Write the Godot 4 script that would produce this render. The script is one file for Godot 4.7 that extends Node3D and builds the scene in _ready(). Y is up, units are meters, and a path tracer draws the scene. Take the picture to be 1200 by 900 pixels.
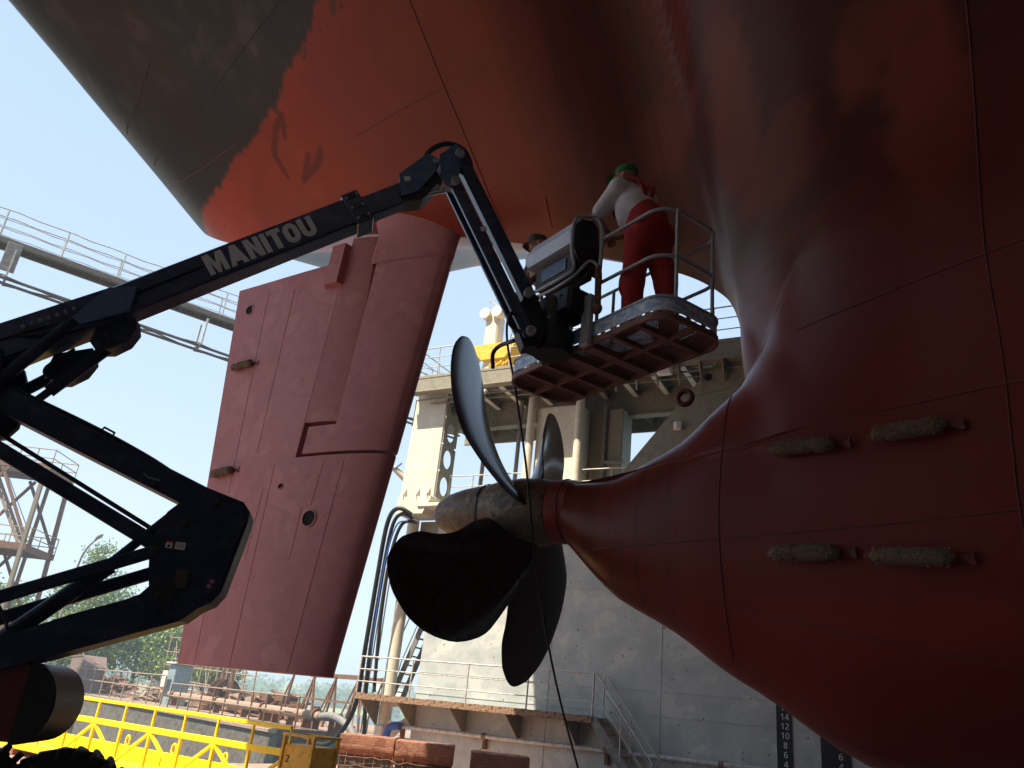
extends Node3D
# A ship's stern in a floating dock: rudder and propeller, an articulated boom lift with two painters, the dock's port wing behind.
# World: x = towards the bow, y up, z = towards starboard; the ship's centre plane is z = 0, the dock's deck y = 0.

var counts := {}
var base_of := {}
var M := {}
var rng := RandomNumberGenerator.new()

# ---------------------------------------------------------------- mesh builder
class MB:
	var v := PackedVector3Array()
	var n := PackedVector3Array()
	var uv := PackedVector2Array()
	var uv2 := PackedVector2Array()
	var xf := Transform3D.IDENTITY
	var use_uv := false
	func _init(t := Transform3D.IDENTITY):
		xf = t
	func tri(a: Vector3, b: Vector3, c: Vector3):          # counter-clockwise seen from outside
		a = xf * a; b = xf * b; c = xf * c
		var m := (b - a).cross(c - a).normalized()
		v.append(a); v.append(c); v.append(b)
		n.append(m); n.append(m); n.append(m)
	func quad(a: Vector3, b: Vector3, c: Vector3, d: Vector3):
		tri(a, b, c); tri(a, c, d)
	func tris(a: Vector3, b: Vector3, c: Vector3, na: Vector3, nb: Vector3, nc: Vector3):
		var g := (b - a).cross(c - a)
		var fl := g.dot(na + nb + nc) < 0.0
		var bs := xf.basis
		v.append(xf * a); n.append((bs * na).normalized())
		if fl:
			v.append(xf * b); v.append(xf * c); n.append((bs * nb).normalized()); n.append((bs * nc).normalized())
		else:
			v.append(xf * c); v.append(xf * b); n.append((bs * nc).normalized()); n.append((bs * nb).normalized())
	func quads(a, b, c, d, na, nb, nc, nd):
		tris(a, b, c, na, nb, nc); tris(a, c, d, na, nc, nd)
	func face(pts: Array, mid: Vector3):                    # convex flat face turned away from mid
		var a: Vector3 = pts[0]
		var g: Vector3 = (pts[1] - a).cross(pts[2] - a)
		var fl := g.dot(a - mid) < 0.0
		for i in range(1, pts.size() - 1):
			if fl: tri(a, pts[i + 1], pts[i])
			else: tri(a, pts[i], pts[i + 1])
	func box(t: Transform3D, size: Vector3, bev := 0.0):
		var h := size * 0.5
		var mid := t.origin
		if bev <= 0.0:
			for ax in 3:
				for s in [-1.0, 1.0]:
					var q := []
					for k in [[-1, -1], [1, -1], [1, 1], [-1, 1]]:
						var p := Vector3()
						p[ax] = s * h[ax]; p[(ax + 1) % 3] = k[0] * h[(ax + 1) % 3]; p[(ax + 2) % 3] = k[1] * h[(ax + 2) % 3]
						q.append(t * p)
					face(q, mid)
			return
		var b := minf(bev, minf(h.x, minf(h.y, h.z)) * 0.49)
		var cp := func(sx, sy, sz, ax):
			var s := Vector3(sx, sy, sz)
			var p := Vector3(sx * (h.x - b), sy * (h.y - b), sz * (h.z - b))
			p[ax] = s[ax] * h[ax]
			return t * p
		for ax in 3:
			var a1 := (ax + 1) % 3
			var a2 := (ax + 2) % 3
			for s in [-1.0, 1.0]:
				var q := []
				for k in [[-1.0, -1.0], [1.0, -1.0], [1.0, 1.0], [-1.0, 1.0]]:
					var e := Vector3(); e[ax] = s; e[a1] = k[0]; e[a2] = k[1]
					q.append(cp.call(e.x, e.y, e.z, ax))
				face(q, mid)
			for k in [[-1.0, -1.0], [1.0, -1.0], [1.0, 1.0], [-1.0, 1.0]]:
				var e0 := Vector3(); e0[ax] = -1.0; e0[a1] = k[0]; e0[a2] = k[1]
				var e1 := e0; e1[ax] = 1.0
				face([cp.call(e0.x, e0.y, e0.z, a1), cp.call(e1.x, e1.y, e1.z, a1), cp.call(e1.x, e1.y, e1.z, a2), cp.call(e0.x, e0.y, e0.z, a2)], mid)
		for sx in [-1.0, 1.0]:
			for sy in [-1.0, 1.0]:
				for sz in [-1.0, 1.0]:
					face([cp.call(sx, sy, sz, 0), cp.call(sx, sy, sz, 1), cp.call(sx, sy, sz, 2)], mid)
	func bx(c: Vector3, size: Vector3, bev := 0.0):
		box(Transform3D(Basis.IDENTITY, c), size, bev)
	func bar(a: Vector3, b: Vector3, w: float, h: float, up := Vector3.UP, bev := 0.0):   # w across, h along up
		var z := (b - a).normalized()
		if absf(z.dot(up)) > 0.99: up = Vector3.RIGHT if absf(z.x) < 0.9 else Vector3.BACK
		var x := up.cross(z).normalized()
		var y := z.cross(x)
		box(Transform3D(Basis(x, y, z), (a + b) * 0.5), Vector3(w, h, (b - a).length()), bev)
	func tube(pts: Array, r, seg := 8, caps := true):
		var m := pts.size()
		var rs := []
		for i in m: rs.append(r[i] if r is Array else r)
		var tang := []
		for i in m:
			var d: Vector3 = pts[mini(i + 1, m - 1)] - pts[maxi(i - 1, 0)]
			tang.append(d.normalized())
		var u: Vector3 = (Vector3.UP if absf(tang[0].y) < 0.9 else Vector3.RIGHT)
		u = (u - tang[0] * u.dot(tang[0])).normalized()
		var rp := []; var rn := []
		for i in m:
			u = (u - tang[i] * u.dot(tang[i])).normalized()
			var w: Vector3 = tang[i].cross(u)
			var sl := 0.0
			if r is Array:
				var i0 := maxi(i - 1, 0); var i1 := mini(i + 1, m - 1)
				var L: float = pts[i0].distance_to(pts[i1])
				if L > 1e-6: sl = clampf(-(rs[i1] - rs[i0]) / L, -3.0, 3.0)
			var rowp := []; var rown := []
			for k in seg:
				var a := TAU * k / seg
				var e: Vector3 = u * cos(a) + w * sin(a)
				rowp.append(pts[i] + e * rs[i]); rown.append((e + tang[i] * sl).normalized())
			rp.append(rowp); rn.append(rown)
		for i in m - 1:
			for k in seg:
				var k2 := (k + 1) % seg
				quads(rp[i][k], rp[i][k2], rp[i + 1][k2], rp[i + 1][k], rn[i][k], rn[i][k2], rn[i + 1][k2], rn[i + 1][k])
		if caps:
			for e in [0, m - 1]:
				if rs[e] < 1e-4: continue
				var nn: Vector3 = -tang[0] if e == 0 else tang[e]
				for k in range(1, seg - 1):
					tris(rp[e][0], rp[e][k], rp[e][k + 1], nn, nn, nn)
	func rod(a: Vector3, b: Vector3, r: float, seg := 8):
		tube([a, b], r, seg)
	func lathe(t: Transform3D, prof: Array, seg := 20):      # prof of (radius, along y)
		for i in prof.size() - 1:
			var p: Vector2 = prof[i]; var q: Vector2 = prof[i + 1]
			var d := q - p
			if d.length() < 1e-6: continue
			var n0 := _pn(prof, i, i); var n1 := _pn(prof, i, i + 1)
			for k in seg:
				var a := TAU * k / seg; var b := TAU * (k + 1) / seg
				var ca := Vector3(cos(a), 0, sin(a)); var cb := Vector3(cos(b), 0, sin(b))
				var f := func(c: Vector3, pp: Vector2): return t * (c * pp.x + Vector3(0, pp.y, 0))
				var g := func(c: Vector3, nn: Vector2): return (t.basis * (c * nn.x + Vector3(0, nn.y, 0))).normalized()
				if p.x > 1e-5: tris(f.call(ca, p), f.call(cb, p), f.call(cb, q), g.call(ca, n0), g.call(cb, n0), g.call(cb, n1))
				if q.x > 1e-5: tris(f.call(ca, p), f.call(cb, q), f.call(ca, q), g.call(ca, n0), g.call(cb, n1), g.call(ca, n1))
	func _pn(prof: Array, seg_i: int, at: int) -> Vector2:
		var d: Vector2 = (prof[seg_i + 1] - prof[seg_i]).normalized()
		var m := Vector2(d.y, -d.x)
		var o := seg_i - 1 if at == seg_i else seg_i + 1
		if o < 0 or o >= prof.size() - 1: return m
		var d2: Vector2 = prof[o + 1] - prof[o]
		if d2.length() < 1e-6: return m
		d2 = d2.normalized()
		var m2 := Vector2(d2.y, -d2.x)
		if m.dot(m2) < 0.75: return m
		return (m + m2).normalized()
	func prism(poly: Array, t: Transform3D, depth: float, smooth_sides := false):   # polygon in t's xy plane, thickness along its z
		var pl := PackedVector2Array(poly)
		var area := 0.0
		for i in pl.size():
			var a := pl[i]; var b := pl[(i + 1) % pl.size()]
			area += a.x * b.y - b.x * a.y
		if area < 0: pl.reverse()
		var idx := Geometry2D.triangulate_polygon(pl)
		var h := depth * 0.5
		for i in range(0, idx.size(), 3):
			var a := pl[idx[i]]; var b := pl[idx[i + 1]]; var c := pl[idx[i + 2]]
			if (b - a).cross(c - a) < 0:
				var s := b; b = c; c = s
			tri(t * Vector3(a.x, a.y, h), t * Vector3(b.x, b.y, h), t * Vector3(c.x, c.y, h))
			tri(t * Vector3(a.x, a.y, -h), t * Vector3(c.x, c.y, -h), t * Vector3(b.x, b.y, -h))
		var m := pl.size()
		for i in m:
			var a := pl[i]; var b := pl[(i + 1) % m]
			if smooth_sides:
				var p0 := pl[(i + m - 1) % m]; var q0 := pl[(i + 2) % m]
				var e := (b - a).normalized(); var e0 := (a - p0).normalized(); var e1 := (q0 - b).normalized()
				var na := Vector2(e.y, -e.x); var nb := na
				if e.dot(e0) > 0.7: na = (na + Vector2(e0.y, -e0.x)).normalized()
				if e.dot(e1) > 0.7: nb = (nb + Vector2(e1.y, -e1.x)).normalized()
				var A := t.basis * Vector3(na.x, na.y, 0); var B := t.basis * Vector3(nb.x, nb.y, 0)
				quads(t * Vector3(a.x, a.y, h), t * Vector3(a.x, a.y, -h), t * Vector3(b.x, b.y, -h), t * Vector3(b.x, b.y, h), A, A, B, B)
			else:
				quad(t * Vector3(a.x, a.y, h), t * Vector3(a.x, a.y, -h), t * Vector3(b.x, b.y, -h), t * Vector3(b.x, b.y, h))
	func holed(t: Transform3D, w: float, h: float, rx: float, ry: float, depth: float, seg := 20):   # rectangular plate with an oval hole
		var d := depth * 0.5
		for k in seg:
			var a := TAU * k / seg; var b := TAU * (k + 1) / seg
			var o := []
			for c in [a, b]:
				var e := Vector2(cos(c), sin(c))
				var s := minf(w * 0.5 / maxf(absf(e.x), 1e-6), h * 0.5 / maxf(absf(e.y), 1e-6))
				o.append(e * s); o.append(Vector2(e.x * rx, e.y * ry))
			for z in [d, -d]:
				var q := [t * Vector3(o[1].x, o[1].y, z), t * Vector3(o[0].x, o[0].y, z), t * Vector3(o[2].x, o[2].y, z), t * Vector3(o[3].x, o[3].y, z)]
				if z > 0: quad(q[0], q[1], q[2], q[3])
				else: quad(q[3], q[2], q[1], q[0])
			quad(t * Vector3(o[1].x, o[1].y, -d), t * Vector3(o[1].x, o[1].y, d), t * Vector3(o[3].x, o[3].y, d), t * Vector3(o[3].x, o[3].y, -d))
			quad(t * Vector3(o[0].x, o[0].y, d), t * Vector3(o[0].x, o[0].y, -d), t * Vector3(o[2].x, o[2].y, -d), t * Vector3(o[2].x, o[2].y, d))
	func grid(P: Array, out_hint = null, U = null, U2 = null):             # rows of points, smooth
		var nr := P.size(); var nc: int = P[0].size()
		var N := []
		for i in nr:
			var row := []
			for j in nc:
				var du: Vector3 = P[mini(i + 1, nr - 1)][j] - P[maxi(i - 1, 0)][j]
				var dv: Vector3 = P[i][mini(j + 1, nc - 1)] - P[i][maxi(j - 1, 0)]
				var m := du.cross(dv)
				if m.length() < 1e-9: m = Vector3.UP
				row.append(m.normalized())
			N.append(row)
		var s := 1.0
		if out_hint != null:
			var mid: Vector3 = P[nr / 2][nc / 2]
			if N[nr / 2][nc / 2].dot(mid - out_hint) < 0: s = -1.0
		for i in nr - 1:
			for j in nc - 1:
				var ids := [[i, j], [i + 1, j], [i + 1, j + 1], [i, j + 1]]
				for tr in [[0, 1, 2], [0, 2, 3]]:
					var a = ids[tr[0]]; var b = ids[tr[1]]; var c = ids[tr[2]]
					var pa: Vector3 = P[a[0]][a[1]]; var pb: Vector3 = P[b[0]][b[1]]; var pc: Vector3 = P[c[0]][c[1]]
					if (pb - pa).cross(pc - pa).length() < 1e-10: continue
					tris(pa, pb, pc, N[a[0]][a[1]] * s, N[b[0]][b[1]] * s, N[c[0]][c[1]] * s)
					if U != null:
						var g := (pb - pa).cross(pc - pa)
						var fl := g.dot((N[a[0]][a[1]] + N[b[0]][b[1]] + N[c[0]][c[1]]) * s) < 0.0
						var o := [a, b, c] if fl else [a, c, b]
						for e in o:
							uv.append(U[e[0]][e[1]]); uv2.append(U2[e[0]][e[1]])
		if U != null: use_uv = true

func put(mb: MB, called: String, mat: Material, parent: Node = null, label := "") -> MeshInstance3D:
	var o: Vector3 = base_of.get(parent, Vector3.ZERO) if parent else Vector3.ZERO
	var vv := mb.v
	if o != Vector3.ZERO:
		vv = PackedVector3Array(); vv.resize(mb.v.size())
		for i in mb.v.size(): vv[i] = mb.v[i] - o
	var arr := []; arr.resize(Mesh.ARRAY_MAX)
	arr[Mesh.ARRAY_VERTEX] = vv
	arr[Mesh.ARRAY_NORMAL] = mb.n
	if mb.use_uv:
		arr[Mesh.ARRAY_TEX_UV] = mb.uv; arr[Mesh.ARRAY_TEX_UV2] = mb.uv2
	var me := ArrayMesh.new()
	me.add_surface_from_arrays(Mesh.PRIMITIVE_TRIANGLES, arr)
	me.surface_set_material(0, mat)
	var mi := MeshInstance3D.new()
	mi.mesh = me
	nest(mi, called, parent)
	base_of[mi] = o
	if label: mi.set_meta("label", label)
	return mi

func nest(node: Node3D, called: String, parent: Node = null):
	var par: Node = parent if parent else self
	var key := str(par.get_instance_id()) + called
	var k: int = counts.get(key, 0)
	counts[key] = k + 1
	node.name = called if k == 0 else "%s_%03d" % [called, k]
	par.add_child(node, true)

func thing(called: String, label: String, category: String, at := Vector3.ZERO, group := "") -> Node3D:
	var o := Node3D.new()
	nest(o, called)
	o.position = at
	base_of[o] = at
	tag(o, label, category, group)
	return o

func tag(o: Node3D, label: String, category: String, group := ""):
	o.set_meta("label", label); o.set_meta("category", category)
	if group: o.set_meta("group", group)

func stuff(o: Node3D):
	o.set_meta("kind", "stuff")

func structure(o: Node3D):
	o.set_meta("kind", "structure")

func copy_of(o: Node3D, at: Vector3, label: String, yaw := 0.0) -> Node3D:
	var c: Node3D = o.duplicate()
	var nm := String(o.name).rstrip("0123456789").rstrip("_")
	nest(c, nm)
	c.position = at
	c.rotation.y = yaw
	c.set_meta("label", label)
	return c

func T(x: Vector3, y: Vector3, z: Vector3, o: Vector3) -> Transform3D:
	return Transform3D(Basis(x, y, z), o)

func arc(c: Vector3, a: Vector3, b: Vector3, a0: float, a1: float, n: int) -> Array:
	var r := []
	for i in n + 1:
		var t := lerpf(a0, a1, float(i) / n)
		r.append(c + a * cos(t) + b * sin(t))
	return r

func smooth_line(pts: Array, per := 6) -> Array:            # Catmull-Rom through the points
	var r := []
	for i in pts.size() - 1:
		var p0 = pts[maxi(i - 1, 0)]; var p1 = pts[i]; var p2 = pts[i + 1]; var p3 = pts[mini(i + 2, pts.size() - 1)]
		for k in per:
			var t := float(k) / per
			r.append(0.5 * ((2.0 * p1) + (p2 - p0) * t + (2.0 * p0 - 5.0 * p1 + 4.0 * p2 - p3) * t * t + (3.0 * p1 - p0 - 3.0 * p2 + p3) * t * t * t))
	r.append(pts[pts.size() - 1])
	return r

# ---------------------------------------------------------------- materials
func noise(sd: int, freq: float, oct := 5, kind := FastNoiseLite.TYPE_SIMPLEX_SMOOTH) -> FastNoiseLite:
	var f := FastNoiseLite.new()
	f.seed = sd; f.frequency = freq; f.noise_type = kind
	f.fractal_octaves = oct; f.fractal_gain = 0.55
	return f

func ramp_tex(f: FastNoiseLite, stops: Array, size := 512) -> NoiseTexture2D:
	var g := Gradient.new()
	var offs := PackedFloat32Array(); var cols := PackedColorArray()
	for s in stops:
		offs.append(s[0]); cols.append(s[1])
	g.offsets = offs; g.colors = cols
	var t := NoiseTexture2D.new()
	t.width = size; t.height = size; t.seamless = true; t.noise = f; t.color_ramp = g; t.normalize = true
	return t

var bumps := {}
func bump_tex(kind: String) -> NoiseTexture2D:
	if bumps.has(kind): return bumps[kind]
	var t := NoiseTexture2D.new()
	t.width = 512; t.height = 512; t.seamless = true; t.as_normal_map = true
	match kind:
		"plate": t.noise = noise(10, 0.012, 5); t.bump_strength = 6.0
		"fine": t.noise = noise(5, 0.05, 5); t.bump_strength = 3.0
		"rough": t.noise = noise(6, 0.02, 6); t.bump_strength = 8.0
		"dent": t.noise = noise(7, 0.006, 3); t.bump_strength = 6.0
		"crust": t.noise = noise(8, 0.05, 4, FastNoiseLite.TYPE_CELLULAR); t.bump_strength = 9.0
		"wave": t.noise = noise(9, 0.012, 5); t.bump_strength = 10.0
	bumps[kind] = t
	return t

func paint(cols: Array, scale := 1.0, rough := 0.5, metal := 0.0, bump := "", amount := 0.5, freq := 0.008, sd := 1) -> StandardMaterial3D:
	var m := StandardMaterial3D.new()
	m.uv1_triplanar = true; m.uv1_world_triplanar = true
	m.uv1_scale = Vector3.ONE / scale
	if cols.size() == 1:
		m.albedo_color = cols[0]
	else:
		var st := []
		for i in cols.size():
			st.append([0.25 + 0.5 * i / (cols.size() - 1), cols[i]])
		m.albedo_texture = ramp_tex(noise(sd, freq), st)
	m.roughness = rough; m.metallic = metal
	if bump:
		m.normal_enabled = true; m.normal_texture = bump_tex(bump); m.normal_scale = amount
	return m

func rgb(r: int, g: int, b: int) -> Color:
	return Color(r / 255.0, g / 255.0, b / 255.0)

func _ready():
	# ---- camera, sky, sun, exposure
	var cam := Camera3D.new()
	cam.name = "camera"
	cam.transform = Transform3D(Basis(Vector3(0.8816264, 0.09890513, -0.46146795), Vector3(0.098263, 0.91789699, 0.38446001), Vector3(0.46160511, -0.38429532, 0.7995235)), Vector3(4.63, 1.6, 8.67))
	cam.fov = rad_to_deg(2.0 * atan(450.0 / 940.0))
	cam.near = 0.05; cam.far = 3000.0
	cam.current = true
	add_child(cam)
	var env := Environment.new()
	env.background_mode = Environment.BG_SKY
	var sm := ProceduralSkyMaterial.new()
	sm.sky_top_color = Color(0.58, 0.665, 0.775)
	sm.sky_horizon_color = Color(0.76, 0.815, 0.84)
	sm.sky_curve = 0.16
	sm.sky_energy_multiplier = 0.95
	sm.ground_bottom_color = Color(0.25, 0.24, 0.22)
	sm.ground_horizon_color = Color(0.6, 0.64, 0.66)
	sm.sun_angle_max = 20.0
	var sky := Sky.new(); sky.sky_material = sm
	env.sky = sky
	env.tonemap_mode = Environment.TONE_MAPPER_LINEAR
	env.tonemap_exposure = 2.2
	env.fog_enabled = true
	env.fog_density = 0.002
	env.fog_light_color = Color(0.80, 0.88, 0.93)
	env.sdfgi_enabled = true; env.ssao_enabled = true; env.ssil_enabled = true
	var we := WorldEnvironment.new(); we.name = "environment"; we.environment = env
	add_child(we)
	var sun := DirectionalLight3D.new()
	sun.name = "sun"
	var sd := Vector3(-0.20, 0.84, 0.49).normalized()       # towards the sun
	sun.transform = Transform3D(Basis.looking_at(-sd, Vector3(0, 0, 1)), Vector3.ZERO)
	sun.light_energy = 1.6
	sun.light_color = Color(1.0, 0.95, 0.86)
	sun.light_angular_distance = 0.5
	sun.shadow_enabled = true
	add_child(sun)

	make_materials()
	rng.seed = 7
	# ---- the setting
	build_ground()
	build_dock()
	# ---- the ship
	build_ship()
	# ---- the lift and the people
	build_lift()
	build_people()
	# ---- everything else
	build_background()
	build_small_things()

func make_materials():
	M.hull = hull_material()
	M.rudder = paint([rgb(184, 116, 117), rgb(194, 126, 125), rgb(187, 118, 119), rgb(201, 134, 132)], 3.4, 0.62, 0.0, "dent", 0.25, 0.006, 11)
	# pale scuffs and darker runs over the rudder's paint
	M.rudder.detail_enabled = true
	M.rudder.detail_blend_mode = BaseMaterial3D.BLEND_MODE_MUL
	var scuff := noise(81, 0.016, 5); scuff.fractal_type = FastNoiseLite.FRACTAL_RIDGED; scuff.domain_warp_enabled = true; scuff.domain_warp_amplitude = 40.0
	M.rudder.detail_albedo = ramp_tex(scuff, [[0.0, Color(0.80, 0.78, 0.80)], [0.3, Color(0.92, 0.91, 0.92)], [0.88, Color(0.94, 0.93, 0.93)], [1.0, Color(1, 1, 1)]])
	M.rudder.detail_uv_layer = BaseMaterial3D.DETAIL_UV_1
	M.boss = paint([rgb(120, 34, 26), rgb(150, 50, 38)], 1.0, 0.4, 0.0, "dent", 0.3, 0.01, 12)
	M.weld = paint([rgb(92, 34, 29), rgb(106, 42, 36)], 0.5, 0.5, 0.0, "rough", 0.6)
	M.weld_dark = paint([rgb(40, 36, 34)], 1.0, 0.6)
	M.rweld = paint([rgb(170, 104, 104), rgb(196, 130, 128)], 0.5, 0.6, 0.0, "rough", 0.6)
	M.bronze = paint([rgb(36, 26, 24), rgb(42, 31, 28), rgb(33, 24, 22), rgb(48, 36, 32)], 1.3, 0.17, 0.0, "dent", 0.06, 0.008, 13)
	M.bronze.metallic_specular = 0.45
	M.cap = paint([rgb(84, 70, 58), rgb(112, 94, 76), rgb(98, 80, 62), rgb(140, 124, 102), rgb(74, 62, 54)], 1.6, 0.5, 0.15, "rough", 0.4, 0.006, 14)
	M.anode = paint([rgb(34, 28, 25), rgb(120, 98, 76), rgb(72, 52, 40), rgb(166, 148, 122), rgb(50, 40, 35), rgb(136, 116, 94)], 0.26, 0.9, 0.0, "crust", 1.0, 0.03, 15)
	M.barnacle = paint([rgb(150, 138, 114), rgb(186, 174, 150)], 0.3, 0.95)
	M.hole_shade = paint([rgb(14, 10, 10)], 1.0, 0.9)  # flat black that stands for the shade inside holes
	# lift
	M.navy = paint([rgb(40, 53, 86), rgb(46, 60, 96), rgb(40, 52, 84), rgb(66, 78, 108)], 1.2, 0.24, 0.0, "dent", 0.12, 0.008, 16)
	M.navy_matte = paint([rgb(36, 43, 62), rgb(42, 50, 72), rgb(36, 44, 64), rgb(58, 66, 86)], 1.2, 0.5, 0.0, "dent", 0.15, 0.008, 16)
	M.navy_matte.metallic_specular = 0.3
	M.navy_skylit = paint([rgb(60, 84, 124), rgb(76, 100, 142)], 0.6, 0.4, 0.1, "dent", 0.2, 0.01, 17)  # navy plates lightened to paint in the sky's blue reflection
	M.black = paint([rgb(13, 13, 14), rgb(20, 20, 22)], 0.4, 0.5, 0.0, "fine", 0.2, 0.02, 18)
	M.chrome = paint([rgb(190, 190, 190)], 1.0, 0.18, 1.0)
	M.zinc = paint([rgb(150, 156, 164), rgb(172, 178, 186), rgb(160, 166, 175)], 0.35, 0.42, 0.1, "fine", 0.2, 0.012, 19)
	M.scraped = paint([rgb(148, 178, 222), rgb(158, 186, 226), rgb(204, 218, 236), rgb(230, 236, 244)], 0.5, 0.5, 0.0, "fine", 0.1, 0.014, 20)
	M.hood_sheet = paint([rgb(196, 210, 228), rgb(208, 220, 236), rgb(202, 215, 232)], 0.5, 0.4, 0.0, "fine", 0.2, 0.01, 46)
	M.tray = paint([rgb(126, 94, 84), rgb(138, 104, 94), rgb(118, 88, 80)], 0.6, 0.6, 0.2, "fine", 0.3, 0.012, 21)
	M.lettering = paint([rgb(206, 208, 218)], 1.0, 0.45)
	M.sticker = paint([rgb(225, 225, 222)], 1.0, 0.4)
	M.red_sticker = paint([rgb(190, 40, 30)], 1.0, 0.4)
	M.hood = paint([rgb(86, 22, 24), rgb(104, 28, 30)], 0.8, 0.35, 0.0, "dent", 0.2, 0.01, 22)
	M.tyre = paint([rgb(28, 26, 25), rgb(48, 44, 40)], 0.3, 0.9, 0.0, "rough", 0.5, 0.02, 23)
	M.hose = paint([rgb(18, 18, 19)], 1.0, 0.5)
	# dock
	M.wall = wall_material()
	M.cream = paint([rgb(206, 198, 180), rgb(213, 206, 188), rgb(204, 195, 176), rgb(217, 210, 194)], 2.4, 0.6, 0.0, "dent", 0.2, 0.007, 25)
	M.drab = paint([rgb(132, 126, 110), rgb(140, 134, 118), rgb(126, 119, 103)], 2.0, 0.65, 0.0, "dent", 0.25, 0.008, 26)
	M.bridge = paint([rgb(92, 86, 76), rgb(112, 105, 94), rgb(84, 74, 64)], 1.4, 0.75, 0.0, "fine", 0.3, 0.01, 47)
	M.rail = paint([rgb(176, 176, 172), rgb(200, 200, 196), rgb(150, 140, 128)], 0.8, 0.5, 0.2, "fine", 0.2, 0.01, 27)
	M.rusty_edge = paint([rgb(120, 88, 66), rgb(150, 128, 104), rgb(96, 62, 44)], 0.9, 0.85, 0.0, "rough", 0.5, 0.012, 28)
	M.deck = paint([rgb(162, 124, 108), rgb(174, 138, 120), rgb(152, 114, 98), rgb(182, 148, 132)], 3.0, 0.85, 0.0, "rough", 0.3, 0.008, 29)
	M.steel_side = paint([rgb(86, 82, 76), rgb(104, 98, 90), rgb(78, 70, 64)], 3.0, 0.8, 0.0, "rough", 0.4, 0.008, 30)
	M.timber = paint([rgb(140, 94, 74), rgb(160, 112, 90), rgb(118, 78, 60), rgb(172, 126, 104)], 0.8, 0.85, 0.0, "rough", 0.8, 0.01, 31)
	M.timber.uv1_scale = Vector3(0.5, 3.0, 1.6)
	M.rust = paint([rgb(98, 66, 50), rgb(128, 90, 70), rgb(82, 56, 44), rgb(148, 114, 92)], 0.8, 0.9, 0.0, "rough", 0.6, 0.012, 32)
	M.rust_pale = paint([rgb(136, 114, 98), rgb(164, 142, 124), rgb(112, 90, 76)], 1.2, 0.9, 0.0, "rough", 0.5, 0.012, 33)
	M.yellow = paint([rgb(244, 212, 6), rgb(248, 220, 10), rgb(238, 204, 4)], 1.5, 0.5, 0.0, "dent", 0.15, 0.01, 34)
	M.ochre = paint([rgb(222, 172, 46), rgb(232, 184, 56), rgb(208, 156, 42)], 1.0, 0.6, 0.0, "dent", 0.2, 0.01, 35)
	M.green_steel = paint([rgb(96, 112, 98), rgb(120, 110, 92), rgb(130, 92, 70)], 1.4, 0.8, 0.0, "rough", 0.4, 0.01, 36)
	M.grey_steel = paint([rgb(110, 108, 106), rgb(134, 130, 126)], 1.0, 0.7, 0.1, "fine", 0.3, 0.01, 37)
	M.blue_pipe = paint([rgb(40, 78, 150), rgb(52, 92, 166)], 0.8, 0.5)
	M.dark_plate = paint([rgb(112, 92, 86), rgb(128, 108, 100)], 2.0, 0.85, 0.0, "rough", 0.4, 0.01, 38)
	M.white_paint = paint([rgb(222, 220, 212), rgb(200, 196, 186)], 1.2, 0.6, 0.0, "dent", 0.2)
	M.kiosk = paint([rgb(116, 134, 142), rgb(136, 152, 158)], 1.0, 0.7)
	M.board = paint([rgb(22, 22, 24), rgb(32, 31, 32)], 0.8, 0.7)
	M.digits = paint([rgb(226, 226, 222)], 1.0, 0.6)
	M.lamp_box = paint([rgb(228, 222, 206)], 1.0, 0.4)
	M.concrete = paint([rgb(150, 146, 138), rgb(172, 168, 158), rgb(134, 128, 120)], 3.0, 0.9, 0.0, "rough", 0.4, 0.01, 39)
	M.earth = paint([rgb(128, 112, 92), rgb(150, 136, 112), rgb(108, 104, 76)], 9.0, 0.95, 0.0, "rough", 0.5, 0.01, 40)
	M.water = paint([rgb(52, 72, 88), rgb(66, 88, 102)], 30.0, 0.12, 0.0, "wave", 0.9, 0.008, 41)
	M.water.uv1_scale = Vector3.ONE / 7.0
	M.bark = paint([rgb(84, 70, 56), rgb(110, 94, 78)], 0.6, 0.95, 0.0, "rough", 0.8, 0.02, 42)
	M.leaf = []
	for c in [rgb(92, 118, 52), rgb(112, 136, 62), rgb(74, 102, 50), rgb(132, 150, 70)]:
		var l := StandardMaterial3D.new()
		l.albedo_color = c; l.roughness = 0.7
		l.backlight_enabled = true; l.backlight = c * 0.5
		M.leaf.append(l)
	# people
	M.skin = paint([rgb(150, 104, 80), rgb(166, 118, 94)], 0.3, 0.6)
	M.shirt = paint([rgb(206, 200, 206), rgb(222, 216, 222)], 0.6, 0.85, 0.0, "rough", 0.4, 0.01, 43)
	M.overalls = paint([rgb(160, 30, 27), rgb(178, 38, 33), rgb(138, 26, 24)], 0.55, 0.85, 0.0, "rough", 0.5, 0.008, 44)
	M.green_cap = paint([rgb(22, 104, 52), rgb(30, 122, 62)], 0.3, 0.8)
	M.tan_shirt = paint([rgb(150, 124, 112), rgb(168, 140, 126)], 0.4, 0.85)
	M.blue_trousers = paint([rgb(36, 44, 84), rgb(46, 54, 98)], 0.4, 0.85)
	M.dark_cap = paint([rgb(58, 46, 44)], 0.4, 0.85)
	M.boot = paint([rgb(34, 28, 26)], 0.4, 0.7)

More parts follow.
